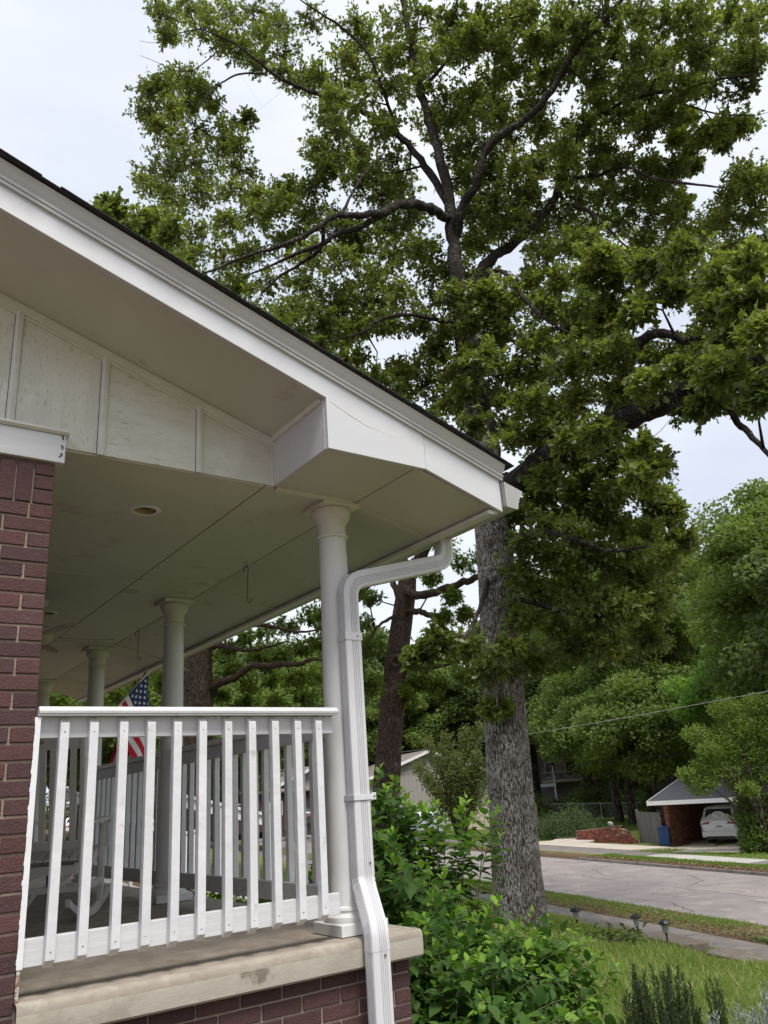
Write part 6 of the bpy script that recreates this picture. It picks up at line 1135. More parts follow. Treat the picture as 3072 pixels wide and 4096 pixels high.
# crape myrtle with many thin trunks
mx_, my_ = azp(40.0, 56); my = thing('crape_myrtle', 'many stemmed crape myrtle between the beige house and the oak trunk', 'tree', G(mx_, my_)); g = np.random.default_rng(70); mb = MB(); P = []; Q = []
for k in range(20):
    a = g.random()*6.28; r = 1.0+1.9*g.random(); h = 3.6+3.6*g.random(); e = np.array([r*math.cos(a), r*math.sin(a), h]); b = np.array([.22*math.cos(a), .22*math.sin(a), 0]); m_ = b*.5+e*.5+np.array([-.15*e[0], -.15*e[1], .3])
    mb.tube([b, m_*.5+b*.5, m_, e], [.075, .06, .04, .01], 6)
    for s in np.linspace(.32, 1, 12):
        c = (1-s)**2*b+2*s*(1-s)*m_+s*s*e; mm = 80; q = c+rdir(mm, g)*(g.random((mm, 1))**.5)*(.72*(1.15-s*.5)); P.append(q); Q.append(np.clip(g.random()*.4+g.random(mm)*.6, 0, 1))
P = np.concatenate(P); m_ = len(P); mb.build('trunk', 'barkfar', my, local=True, smooth='all')
V, F, var = leaves(P, unit(rdir(m_, g)+np.array([0, 0, .5])), rdir(m_, g), .16, .10, QLEAF, np.concatenate(Q)); o = bpy.data.objects.new('crown', arr_mesh('crown', V, F, 'myrtleleaf', var=var)); put(o, my)
# small tree in front of the carport
sx, sy = 31.25, 18.75
st_ = thing('small_tree', 'yellow green small tree in front of the carport and car, bushy at its base', 'tree', G(sx, sy)); mb = MB(); g = np.random.default_rng(71); cl = []
for (dx, dy, dz, r) in ((-1.6, 1.0, 3.3, .8), (-2.1, 1.1, 2.7, .7), (-1.0, .7, 4.1, .9), (-.3, .3, 4.8, .9), (.6, -.2, 4.6, 1.0), (-.8, .9, 3.2, .85), (.1, .3, 3.7, 1.0), (1.2, -.5, 3.9, 1.0), (-1.5, 1.3, 4.6, .7), (-.6, .4, 5.5, .8), (.7, -.3, 5.6, .8), (1.6, -1.2, 4.9, .9), (-.2, .6, 2.6, .7), (.5, .1, 2.9, .8), (-2.5, 1.4, 3.1, .45), (-1.9, .6, 3.9, .6), (1.8, -1.4, 3.2, .9), (-.9, -.1, 2.4, .5),
        (-.35, .5, 1.9, .55), (-.5, .55, 1.3, .6), (-.35, .45, .75, .65), (.1, .1, .5, .65), (.35, .1, 1.2, .7), (.5, -.1, 1.9, .7), (-.7, .5, .35, .45), (.9, -.4, .5, .6), (1.2, -.6, 1.3, .7), (1.3, -.7, 2.2, .8)):
    cl.append((dx, dy, dz, r)); mb.tube([(0, 0, -.2), (dx*.25, dy*.25, dz*.5), (dx*.8, dy*.8, dz*.92), (dx, dy, dz)], [.07, .05, .022, .008], 6)
LP = []; LV = []
for x, y, z, r in cl:
    n = int(1100*r); q = rdir(n, g)*(g.random((n, 1))**.42)*r*.92*np.array([1, 1, .7]); LP.append(np.array([x, y, z])+q); LV.append(np.clip(g.random()*.3+g.random(n)*.5+(.25 if z > 2.3 else -.1), 0, 1))
LP = np.concatenate(LP); n = len(LP); mb.build('trunk', 'barkfar', st_, local=True, smooth='all')
V, F, var = leaves(LP, unit(rdir(n, g)+np.array([0, 0, .1])), unit(rdir(n, g)+np.array([0, 0, .8])), .13, .07, QLEAF, np.concatenate(LV)); o = bpy.data.objects.new('crown', arr_mesh('crown', V, F, 'yellowleaf', var=var)); put(o, st_)

# ------------------------------------------------------------------ buildings across the street
def frame_uv(az_deg):   # unit vectors: along (left when seen from the street), outwards
    a = math.radians(az_deg); return Vector((math.sin(a), math.cos(a), 0))
# carport house
A = Vector((33.22, 25.69, -1.24)); Nf = Vector((.983, .182, 0)); Tl = Vector((-.182, .983, 0)); Zv = Vector((0, 0, 1))
cp = thing('carport_house', 'brick house with grey shingle roof and open carport across the street', 'house', tuple(A+Nf*3-Tl*5-Zv*2))
def P3(n_, t_, z): return A+Nf*n_+Tl*t_+Zv*(z+1.24)
sl_ = .236
rp = [P3(0, 0, -1.22), P3(0, -16, -1.22), P3(5.46, -16, -1.22+5.46*sl_), P3(5.46, 0, -1.22+5.46*sl_)]
rf = MB().prism([tuple(p) for p in rp], (0, 0, .07)).build('roof', 'shinglegrey', cp)
rb_ = MB().prism([tuple(p) for p in (P3(5.47, 0, -1.22+5.47*sl_), P3(5.47, -16, -1.22+5.47*sl_), P3(11, -16, -1.22), P3(11, 0, -1.22))], (0, 0, .07)).build('roof_back', 'shinglegrey', cp)
mb = MB()   # shingle courses as thin overlapping strips
for k in range(36):
    n0 = .155*k-.03; a_ = P3(n0, .0, -1.145+max(n0, -.03)*sl_); L_ = 16
    mb.prism([tuple(a_), tuple(a_+Nf*.19+Zv*(.19*sl_-.012)), tuple(a_+Nf*.19+Zv*(.19*sl_-.002)), tuple(a_+Zv*.014)], tuple(-Tl*L_))
mb.build('shingle_courses', 'shinglegrey', rf, kind='stuff')
MB().prism([tuple(p) for p in (P3(-.03, .02, -1.34), P3(-.03, -16, -1.34), P3(-.03, -16, -1.15), P3(-.03, .02, -1.15))], tuple(Nf*.03)).build('eave_fascia', 'trimwhite', cp)
MB().prism([tuple(p) for p in (P3(-.03, .05, -1.36), P3(5.46, .05, -1.36+5.46*sl_), P3(5.46, .05, -1.15+5.46*sl_), P3(-.03, .05, -1.15))], tuple(-Tl*.03)).build('rake_fascia', 'trimwhite', cp)
MB().prism([tuple(p) for p in (P3(0.01, 0, -1.33), P3(0.01, -15.9, -1.33), P3(10.9, -15.9, -1.33), P3(10.9, 0, -1.33))], (0, 0, .02)).build('carport_ceiling', 'trimwhite', cp)
FZ = -3.22
def wallfar(o_, u_, nrm, L_, limit, name='brick_wall', key=None, Hh=1.87):
    bricks(name, cp, o_, u_, nrm, L_, Hh, bl=.20, bh=.058, j=.012, depth=.06, m_='carportbrick', mortar='mortardark', limit=limit, back=.008, key=key, prot=.004)
w0 = P3(.95, -.25, FZ)
wallfar(w0+Nf*4.8-Tl*.22, -Nf, -Tl, 4.8, 300, key=lambda a: -a[1])            # long inner side, seen receding
bricks('brick_pier', cp, w0-Tl*.215+Tl*.0, Tl, -Nf, .215, 1.87, bl=.20, bh=.058, j=.012, depth=.06, m_='carportbrick', mortar='mortardark', back=.008)
MB().obox(P3(3.4, -.36, FZ+.93), Nf*2.35, Tl*.08, Zv*.93).build('wall_core', 'mortardark', cp)
MB().obox(P3(8.2, -.4, FZ+.93), Nf*2.5, Tl*.1, Zv*.93).build('wall_core', 'mortardark', cp)
# house part right of the carport
hw = MB().obox(P3(3.5, -10.5, FZ+.95), Nf*2.6, Tl*4.7, Zv*.95).build('house_wall', 'carportbrick', cp)
for t_ in (-7.6, -10.6, -13.4):
    wdo = MB().obox(P3(.885, t_, FZ+1.15), Nf*.02, Tl*.6, Zv*.5).build('window', 'trimwhite', cp); MB().obox(P3(.86, t_, FZ+1.15), Nf*.01, Tl*.52, Zv*.43).build('pane', 'glassdark', wdo)
MB().obox(P3(.95, -5.6, FZ+.93), Nf*.12, Tl*.12, Zv*.93).build('carport_post', 'carportbrick', cp)
fl_ = MB().prism([tuple(p) for p in (P3(-4.2, -.1, -3.05), P3(-4.2, -5.6, -3.02), P3(.6, -5.6, FZ-.02), P3(6.5, -5.6, FZ-.0), P3(6.5, -.3, FZ-.0), P3(.6, -.3, FZ-.02))], (0, 0, .03)).build('carport_floor', 'drive', cp)
# grey wooden fence
F0, F1 = Vector((35.95, 28.55, -3.24)), Vector((35.02, 26.45, -3.24)); u_ = (F1-F0).normalized(); fe = thing('wooden_fence', 'grey weathered board fence between the blue bin and the lawn', 'fence', tuple(F0)); nn_ = u_.cross(Zv); L_ = (F1-F0).length; n = int(L_/.15)
for k in range(n):
    c = F0+u_*(.075+k*.15); h = 1.5+random.uniform(-.03, .02); MB().obox(c+Zv*h/2, u_*.069, nn_*.012, Zv*h/2).build('board', 'fencewood', fe)
MB().obox(F0+u_*L_/2+Zv*.35-nn_*.04, u_*L_/2, nn_*.02, Zv*.045).build('rail', 'fencewood', fe); MB().obox(F0+u_*L_/2+Zv*1.2-nn_*.04, u_*L_/2, nn_*.02, Zv*.045).build('rail', 'fencewood', fe)
MB().obox(F0-u_*.05+Zv*.82, u_*.055, nn_*.055, Zv*.82).build('post', 'fencewood', fe)
# blue bin
bx, by = 33.95, 25.62; bz = float(ground_z(bx, by)); bn = thing('wheelie_bin', 'blue wheeled recycling bin against the end of the brick carport wall', 'bin', (bx, by, bz), math.radians(122))
mb = MB(); a, b, h = .25, .30, .82
mb.poly([(-a*.8, -b*.78, .06), (a*.8, -b*.78, .06), (a*.8, b*.78, .06), (-a*.8, b*.78, .06), (-a, -b, h), (a, -b, h), (a, b, h), (-a, b, h)], [(3,2,1,0),(4,5,6,7),(0,1,5,4),(1,2,6,5),(2,3,7,6),(3,0,4,7)]); mb.build('bin_body', 'bluebin', bn, local=True, bevel=.02)
MB().prism([(-a-.03, -b-.03, h+.005), (a+.03, -b-.03, h+.005), (a+.03, -b-.03, h+.03), (0, -b-.03, h+.075), (-a-.03, -b-.03, h+.03)], (0, 2*b+.06, 0)).build('lid', 'bluebin', bn, local=True, bevel=.01)
MB().tube([(-.22, b+.05, h-.02), (.22, b+.05, h-.02)], .015, 6).build('handle', 'bluebin', bn, local=True)
for s in (-1, 1): MB().tube([(s*.21, b*.8, .10), (s*.26, b*.8, .10)], .10, 14).build('wheel', 'black', bn, local=True)
mb = MB(); r_ = .07
for k in range(3):
    a0 = math.radians(90+120*k); pts = [(r_*math.cos(a0+math.radians(t_))*1.0, -b*.93-.018, .60+r_*math.sin(a0+math.radians(t_))) for t_ in range(15, 95, 16)]; mb.tube(pts, .012, 4)
mb.build('recycling_mark', 'trimwhite', bn, local=True)
# broken red brick planter
pl_ = thing('brick_planter', 'broken red brick planter with stepped right end in front of the lawn', 'planter', (35.5, 30.6, -3.22)); B0 = Vector((35.62, 32.7, -3.24)); B1 = Vector((35.43, 28.45, -3.24)); u_ = (B1-B0).normalized(); nr = Zv.cross(u_); nr = -nr if nr.x > 0 else nr
Hh = lambda s: .58+.28*min(1, s/3.2) if s < 3.25 else (.72 if s < 3.55 else (.62 if s < 3.85 else (.40 if s < 4.05 else .2)))
bricks('planter_wall', pl_, B0, u_, nr, 4.25, .88, bl=.19, bh=.056, j=.012, depth=.10, m_=lambda i: 'brickpale' if (i*37) % 41 == 0 else 'planterbrick', mortar='mortardark', limit=300, back=.01, cut=lambda x0, x1, z0, z1: z1 > Hh((x0+x1)/2)+.03, prot=.008) if False else None
rows = 13; cache = {}; wl_ = Vector(pl_.location); cnt = 0
core = MB()
for s0 in np.arange(0, 4.2, .2): core.obox(B0+u_*(s0+.1)-nr*.075+Zv*(Hh(s0+.1)/2-.02), u_*.1, nr*.055, Zv*(Hh(s0+.1)/2-.02))
core.build('mortar_core', 'mortarfar', pl_)
for r in range(rows):
    x = (0 if r % 2 else .1)
    while x < 4.15:
        z1 = (r+1)*.068
        if z1 < Hh(x+.1)+.02:
            m_k = 'brickpale' if random.random() < .03 else 'planterbrick'
            if m_k not in cache: cache[m_k] = MB().obox((0, 0, 0), u_*.094, nr*.05, Zv*.028).build('brick', m_k, None); ob = cache[m_k]; ob.parent = pl_
            else: ob = cache[m_k].copy(); C.objects.link(ob)
            ob.location = B0+u_*(x+.1)-nr*(.05-random.uniform(-.008, .012))+Zv*(z1-.034)-wl_; cnt += 1
        x += .2
MB().prism([tuple(B0+Zv*.60), tuple(B0+u_*3.2+Zv*.875), tuple(B0+u_*3.2+Zv*.90), tuple(B0+Zv*.625)], tuple(-nr*.30)).build('coping', 'mortarfar', pl_)
MB().prism([tuple(B0-nr*.3), tuple(B0-nr*1.6), tuple(B0-nr*1.6+Zv*.6), tuple(B0-nr*.3+Zv*.6)], tuple(u_*.2)).build('planter_end', 'planterbrick', pl_)
rk = MB(); 
import itertools
rk.v = []; bm = bmesh.new(); bmesh.ops.create_icosphere(bm, subdivisions=2, radius=.16)
for v in bm.verts: v.co = Vector((v.co.x*1.5, v.co.y*.9, v.co.z*.62))*(1+.22*math.sin(v.co.x*31+v.co.z*23)+random.uniform(-.08, .08))
me = bpy.data.meshes.new('rock'); bm.to_mesh(me); bm.free(); me.materials.append(M['rubble']); o = bpy.data.objects.new('rock', me); C.objects.link(o); o.location = B0+u_*2.55-nr*.12+Zv*.955; o.rotation_euler = (.2, .3, .5); tag(o, 'pale jagged rock lying on top of the brick planter', 'rock')
# chain link fence
ch = thing('chain_link_fence', 'galvanised chain link fence across the back lawn', 'fence', tuple(ntz(42, 58)))
pp = [ntz(n_, t_) for n_, t_ in ((39.5, 78), (40.2, 74), (40.9, 70), (41.6, 66), (42.3, 62), (43.0, 58), (43.7, 54), (44.4, 50), (45.1, 46))]
for p in pp: MB().tube([p-Zv*.1, p+Zv*1.32], .035, 8).build('post', 'galv', ch)
MB().tube([p+Zv*1.28 for p in pp], .026, 6).build('top_rail', 'galv', ch)
mb = MB()
for a_, b_ in zip(pp[:-1], pp[1:]):
    for k in range(26):
        for sg in (0, 1):
            s0, s1 = k/26, (k+8)/26
            if s1 > 1: continue
            q0 = a_.lerp(b_, s0 if sg else s1)+Zv*.03; q1 = a_.lerp(b_, s1 if sg else s0)+Zv*1.27; mb.tube([q0, q1], .004, 3, caps=False)
mb.build('wire_mesh', 'galv', ch, kind='stuff')

def windows_on(parent, o_, u_, nrm, lst):
    for s, z, w_, h in lst:
        c = Vector(o_)+Vector(u_)*s+Vector(nrm)*.03+Zv*z; f = MB().obox(c, Vector(u_)*w_/2, Vector(nrm)*.03, Zv*h/2).build('window', 'trimwhite', parent)
        for k in (-1, 1): MB().obox(c+Vector(nrm)*.031+Vector(u_)*k*w_*.235, Vector(u_)*w_*.21, Vector(nrm)*.008, Zv*h*.43).build('pane', 'glassdark', f)
def gable_house(name, label, c, along, L_, W_, h, rise, wallm, roofm, base=3.5, oh=.5):
    """c = middle of the gable wall foot; ridge runs from it along `along`"""
    c = Vector(c); al = Vector(along).normalized(); sd = al.cross(Zv).normalized(); t = thing(name, label, 'house', tuple(c))
    prof = [c-sd*W_/2-Zv*base, c+sd*W_/2-Zv*base, c+sd*W_/2+Zv*h, c+Zv*(h+rise), c-sd*W_/2+Zv*h]
    MB().prism([tuple(p) for p in prof], tuple(al*L_)).build('wall', wallm, t); k = rise/(W_/2)
    for s in (-1, 1):
        e = c+sd*s*(W_/2+oh)+Zv*(h-oh*k+.06)-al*oh; r_ = c+Zv*(h+rise+.06)-al*oh
        MB().prism([tuple(e), tuple(r_), tuple(r_+Zv*.12), tuple(e+Zv*.12)], tuple(al*(L_+2*oh))).build('roof', roofm, t)
        MB().prism([tuple(e-al*.03-Zv*.16), tuple(r_-al*.03-Zv*.16), tuple(r_-al*.03+Zv*.10), tuple(e-al*.03+Zv*.10)], tuple(al*.028)).build('rake_board', 'trimwhite', t)
        MB().prism([tuple(e+sd*s*.01-Zv*.14), tuple(e+sd*s*.04-Zv*.14), tuple(e+sd*s*.04+Zv*.11), tuple(e+sd*s*.01+Zv*.11)], tuple(al*(L_+2*oh))).build('eave_fascia', 'trimwhite', t)
    return t, c, al, sd
gp_ = ntz(29.9, 70); gc = Vector((gp_.x, gp_.y, -2.6)); AL = Vector((TX, TY, 0))
gh, gcc, al, sd = gable_house('siding_house', 'beige gabled house with brown roof behind the shrub, left of the oak trunk', gc, AL, 16, 12, 3.9, 2.1, 'siding', 'shinglebrown')
mb = MB()
for k in range(31):
    s = -5.9+k*.393; zt_ = gc.z+3.9+2.1*(1-abs(s)/6)-.12; b_ = gcc+sd*s-al*.018
    mb.obox(Vector((b_.x, b_.y, (zt_+gc.z-1)/2)), sd*.022, al*.016, Zv*((zt_-gc.z+1)/2))
mb.build('siding_batten', 'siding', gh)
windows_on(gh, gcc, sd, -al, [(3.4, 1.4, 1.6, 1.1)])
# brick house seen through the front railing
bp_ = azp(30.0, 74); bh, bcc, bal, bsd = gable_house('brick_house', 'low red brick house with pale gable seen through the porch balusters', (bp_[0], bp_[1], -1.9), (-.25, 1, 0), 12, 9, 3.0, 1.5, 'siding', 'shinglebrown', base=1.5)
MB().obox(bcc-bsd*7.5+bal*3+Zv*1.2, bsd*7.5, bal*3.5, Zv*1.5).build('brick_wing', 'housewall', bh)
q0 = bcc-bsd*15.2-bal*.9+Zv*2.62; MB().prism([tuple(q0), tuple(q0+bal*4+Zv*1.5), tuple(q0+bal*4+Zv*1.6), tuple(q0+Zv*.12)], tuple(bsd*15.2)).build('wing_roof', 'shinglebrown', bh)
MB().obox(bcc+bsd*7+bal*3+Zv*1.2, bsd*2.3, bal*3.0, Zv*1.5).build('brick_wing', 'planterbrick', bh)
q0 = bcc+bsd*4.6-bal*.9+Zv*2.62; MB().prism([tuple(q0), tuple(q0+bal*4+Zv*1.5), tuple(q0+bal*4+Zv*1.6), tuple(q0+Zv*.12)], tuple(bsd*5.2)).build('wing_roof', 'shinglebrown', bh)
windows_on(bh, bcc-bsd*3-bal*.5, -bsd, -bal, [(1.5, 1.4, 1.4, 1.1), (5.5, 1.4, 1.6, 1.1), (9, 1.4, 1.4, 1.1)])
# house with a deck on the hill
dx_, dy_ = azp(46.75, 90); dk = Vector((dx_, dy_, 0)); vv = Vector((math.cos(math.radians(46.6)), -math.sin(math.radians(46.6)), 0)); ww = Vector((math.sin(math.radians(46.6)), math.cos(math.radians(46.6)), 0))
dh = thing('deck_house', 'hillside house with raised wooden deck half hidden by trees', 'house', (dx_, dy_, -1.0))
MB().obox(dk+vv*4.5+ww*6+Zv*.9, vv*7.5, ww*3.5, Zv*3.2).build('wall', 'siding', dh)
rfm = MB(); q0 = dk-vv*3.6+ww*1.6+Zv*3.7; rfm.prism([tuple(q0), tuple(q0+ww*4.4+Zv*1.5), tuple(q0+ww*4.4+Zv*1.6), tuple(q0+Zv*.14)], tuple(vv*16.2)); rfm.build('roof', 'shinglebrown', dh)
dkp = MB().obox(dk+vv*2.0+ww*1.1+Zv*.12, vv*3.6, ww*1.5, Zv*.14).build('deck_floor', 'palewood', dh)
for k in range(34): MB().obox(dk+vv*(-1.55+k*.215)-ww*.38+Zv*.62, vv*.035, ww*.03, Zv*.36).build('deck_baluster', 'fencewood', dkp)
MB().obox(dk+vv*2.0-ww*.38+Zv*1.0, vv*3.6, ww*.05, Zv*.045).build('deck_rail', 'palewood', dkp)
MB().obox(dk-vv*1.0-ww*.42+Zv*-.25, vv*.8, ww*.06, Zv*.16).build('deck_beam', 'trimwhite', dh)
for s in (-.35, 2.6, 5.2): MB().obox(dk+vv*s-ww*.3-Zv*1.1, vv*.09, ww*.09, Zv*1.1).build('deck_post', 'trimwhite', dh)
MB().obox(dk-vv*.35-ww*.34+Zv*.9, vv*.08, ww*.08, Zv*.8).build('deck_post', 'trimwhite', dh)
windows_on(dh, dk+ww*2.5+Zv*1.0, vv, -ww, [(-.6, .3, 1.2, 1.7), (1.8, .3, 1.6, 1.7), (6, .3, 1.4, 1.2)])
# brick house on the slope behind the carport
hx, hy = azp(55.6, 84); hb = thing('brick_house', 'red brick house wall glimpsed between trees above the carport roof', 'house', (hx, hy, -1.5)); hv = Vector((math.cos(math.radians(54)), -math.sin(math.radians(54)), 0)); hwv = Vector((math.sin(math.radians(54)), math.cos(math.radians(54)), 0))
MB().obox(Vector((hx, hy, .2)), hv*6, hwv*3, Zv*1.7).build('wall', 'housewall', hb)
q0 = Vector((hx, hy, 1.85))-hv*6.6-hwv*3.6; MB().prism([tuple(q0), tuple(q0+hwv*3.8+Zv*1.1), tuple(q0+hwv*3.8+Zv*1.2), tuple(q0+Zv*.15)], tuple(hv*13.2)).build('roof', 'shinglegrey', hb)
MB().prism([tuple(q0-hwv*.04-Zv*.05), tuple(q0-hwv*.01-Zv*.05), tuple(q0-hwv*.01+Zv*.16), tuple(q0-hwv*.04+Zv*.16)], tuple(hv*13.2)).build('eave_fascia', 'trimwhite', hb)
# pale privacy fence by the beige house
pf = thing('privacy_fence', 'pale board fence right of the beige house beside the oak trunk', 'fence', tuple(ntz(29, 58))); 
for k in range(44):
    p = ntz(28.2+k*.16, 60.5); MB().obox(p+Zv*.85, Vector((NX, NY, 0))*.075, AL*.012, Zv*.85).build('board', 'palewood', pf)
MB().obox(ntz(31.7, 60.55)+Zv*1.3, Vector((NX, NY, 0))*3.5, AL*.025, Zv*.045).build('rail', 'palewood', pf)
# power line and its pole
pw = thing('power_line', 'thin pale power cable crossing behind the oak trunk', 'cable', (38, 41.8, 2.8)); a_, b_ = Vector((43.5, 60, 3.44)), Vector((27.3, 10.1, 2.70)); P = []
for k in range(31):
    s = k/30; p = a_.lerp(b_, s); p.z -= 4*.26*s*(1-s); P.append(p)
MB().tube(P, .014, 5).build('cable', 'wire', pw); q = [p+Vector((.4, .4, -1.9)) for p in P]; MB().tube(q, .012, 4).build('lower_cable', 'metal', pw)
up_ = thing('utility_pole', 'wooden utility pole outside the right edge of the view', 'pole', G(27.3, 10.1)); MB().tube([G(27.3, 10.1, -.2), (27.3, 10.1, 5)], [.15, .12], 10).build('post', 'pole', up_); MB().obox((27.3, 10.1, 4.4), Vector((.9, -.9, 0)), Vector((.04, .04, 0)), Zv*.05).build('cross_arm', 'pole', up_)

# ------------------------------------------------------------------ cars (local +X forward)
def car(label, loc, rz, paint, group='parked cars', sticker=False, suv=True):
    t = thing('parked_car', label, 'car', loc, rz, group); Hh_ = 1.66 if suv else 1.44; L2 = 2.3
    # stations: x, halfwidth low, belt halfwidth, belt z, roof halfwidth, roof z
    S = [(-2.30, .74, .78, .78, .74, .82), (-2.26, .86, .88, .98, .80, 1.02), (-2.16, .92, .91, 1.02, .76, 1.22), (-1.98, .93, .92, 1.03, .68, Hh_-.09), (-1.80, .93, .92, 1.03, .66, Hh_-.02), (-.6, .93, .92, 1.01, .66, Hh_), (.35, .93, .92, .99, .66, Hh_-.04), (1.10, .93, .92, .97, .76, 1.03), (1.3, .93, .91, .96, .70, 1.0), (2.0, .90, .86, .86, .6, .90), (2.25, .80, .74, .70, .5, .74), (2.30, .7, .66, .6, .4, .64)]
    V = []; K = 12
    for (x, wl_, wb, zb, wr, zr) in S:
        z0 = .30 if abs(x) > 2.2 else .22
        half = [(wl_*.80, z0), (wl_, z0+.14), (wl_*1.005, zb*.72), (wb, zb), (wr, zr), (wr*.55, zr+.035)]
        ring = [(x, -y, z) for y, z in half]+[(x, y, z) for y, z in half[::-1]]; V += ring
    F = []
    for i in range(len(S)-1):
        for k in range(K): F.append((i*K+k, i*K+(k+1) % K, (i+1)*K+(k+1) % K, (i+1)*K+k))
    F += [tuple(range(K))[::-1], tuple(range((len(S)-1)*K, len(S)*K))]
    mb = MB(); mb.poly(V, F); body = mb.build('car_body', paint, t, local=True, smooth=True, bevel=.03)
    # glazing
    gl = MB(); gl.poly([(-2.215, -.66, 1.09), (-2.215, .66, 1.09), (-2.02, .58, Hh_-.13), (-2.02, -.58, Hh_-.13)], [(0, 1, 2, 3)[::-1]]); gl.v = [(x-.014, y, z) for x, y, z in gl.v]
    rw = gl.build('rear_window', 'glassdark', t, local=True)
    MB().poly([(1.11, -.68, 1.06), (1.11, .68, 1.06), (.42, .6, Hh_-.08), (.42, -.6, Hh_-.08)], [(0, 1, 2, 3)]).build('windscreen', 'glassdark', t, local=True)
    for s in (-1, 1):
        for xa, xb in ((-1.72, -.95), (-.88, 0.0), (.07, .72)):
            y1_, y2_ = .905, .70
            MB().poly([(xa, s*y1_, 1.06), (xb, s*y1_, 1.06), (xb-.12 if xb > .5 else xb, s*y2_, Hh_-.11), (xa+.06, s*y2_, Hh_-.11)], [(0, 1, 2, 3)]).build('side_window', 'glassdark', t, local=True)
        for x in (-1.42, 1.42):
            wh = MB().tube([(x, s*.70, .34), (x, s*.935, .34)], .34, 22).build('wheel', 'black', t, local=True, smooth=True); MB().tube([(x, s*.93, .34), (x, s*.945, .34)], .21, 16).build('rim', 'silver', wh, local=True)
        MB().poly([(-2.305, s*.80, .86), (-2.30, s*.42, .88), (-2.275, s*.42, 1.0), (-2.23, s*.89, 1.02), (-2.05, s*.945, .99), (-2.12, s*.945, .88)], [(0, 1, 2, 3), (0, 3, 4, 5)]).build('tail_light', 'redlight', t, local=True)
        MB().box(-2.345, -2.31, s*.55-.14, s*.55+.14, .42, .46).build('reflector', 'redlight', t, local=True)
        MB().box(2.27, 2.31, s*.6-.14, s*.6+.14, .62, .72).build('headlight', 'lampglass', t, local=True)
        MB().box(.55, .70, s*.95-.06, s*.95+.06, 1.0, 1.12).build('wing_mirror', paint, t, local=True)
    MB().box(-2.355, -2.22, -.86, .86, .30, .56).build('rear_bumper', paint, t, local=True, bevel=.04)
    MB().box(-2.362, -2.30, -.66, .66, .26, .36).build('bumper_trim', 'black', t, local=True, bevel=.01)
    MB().box(-2.340, -2.30, -.42, .42, .885, .925).build('chrome_bar', 'trimwhite', t, local=True)
    npl = MB().box(-2.345, -2.31, -.16, .16, .70, .84).build('number_plate', 'trimwhite', t, local=True)
    MB().box(-2.348, -2.3455, -.11, -.02, .745, .80).build('plate_mark', 'black', npl, local=True); MB().box(-2.348, -2.3455, .03, .11, .745, .80).build('plate_mark', 'black', npl, local=True)
    if sticker:
        c = Vector((-2.155, .0, 1.27)); n_ = Vector((-.94, 0, .33)); upv = Vector((.33, 0, .94)); yv = Vector((0, 1, 0)); c += n_*.02
        MB().poly([tuple(c+yv*.30*math.cos(a)+upv*.155*math.sin(a)) for a in np.linspace(0, 2*math.pi, 24, endpoint=False)], [tuple(range(24))]).build('oval_sticker', 'trimwhite', rw, local=True)
        mb = MB()
        for z_, a0, a1 in ((.07, -.16, .16), (-.01, -.05, .22), (-.07, -.02, .17)):
            x = a0
            while x < a1: mb.obox(c+n_*.003-yv*x+upv*z_, yv*.012, upv*.016, n_*.001); x += .034
        mb.build('sticker_lettering', 'black', rw, local=True)
    return t
hd = math.atan2(.182, .983)
car('silver suv with an oval sticker on its rear window, parked in the carport', (37.55, 23.95, FZ+.01), hd, 'silver', sticker=True)
x_, y_ = azp(37.2, 63); car('white and blue toned car half hidden behind the tall shrub', (x_, y_, float(ground_z(x_, y_))), math.radians(160), 'silver')
x_, y_ = azp(29.3, 66); car('dark car with red tail lights before the far brick house', (x_, y_, -2.05), math.radians(62), 'darkcar', suv=False)
x_, y_ = azp(14.93, 84); car('distant white car seen past the rocking chair', (x_, y_, float(ground_z(x_, y_))+.9 if False else -1.75), math.radians(75), 'whitecar')
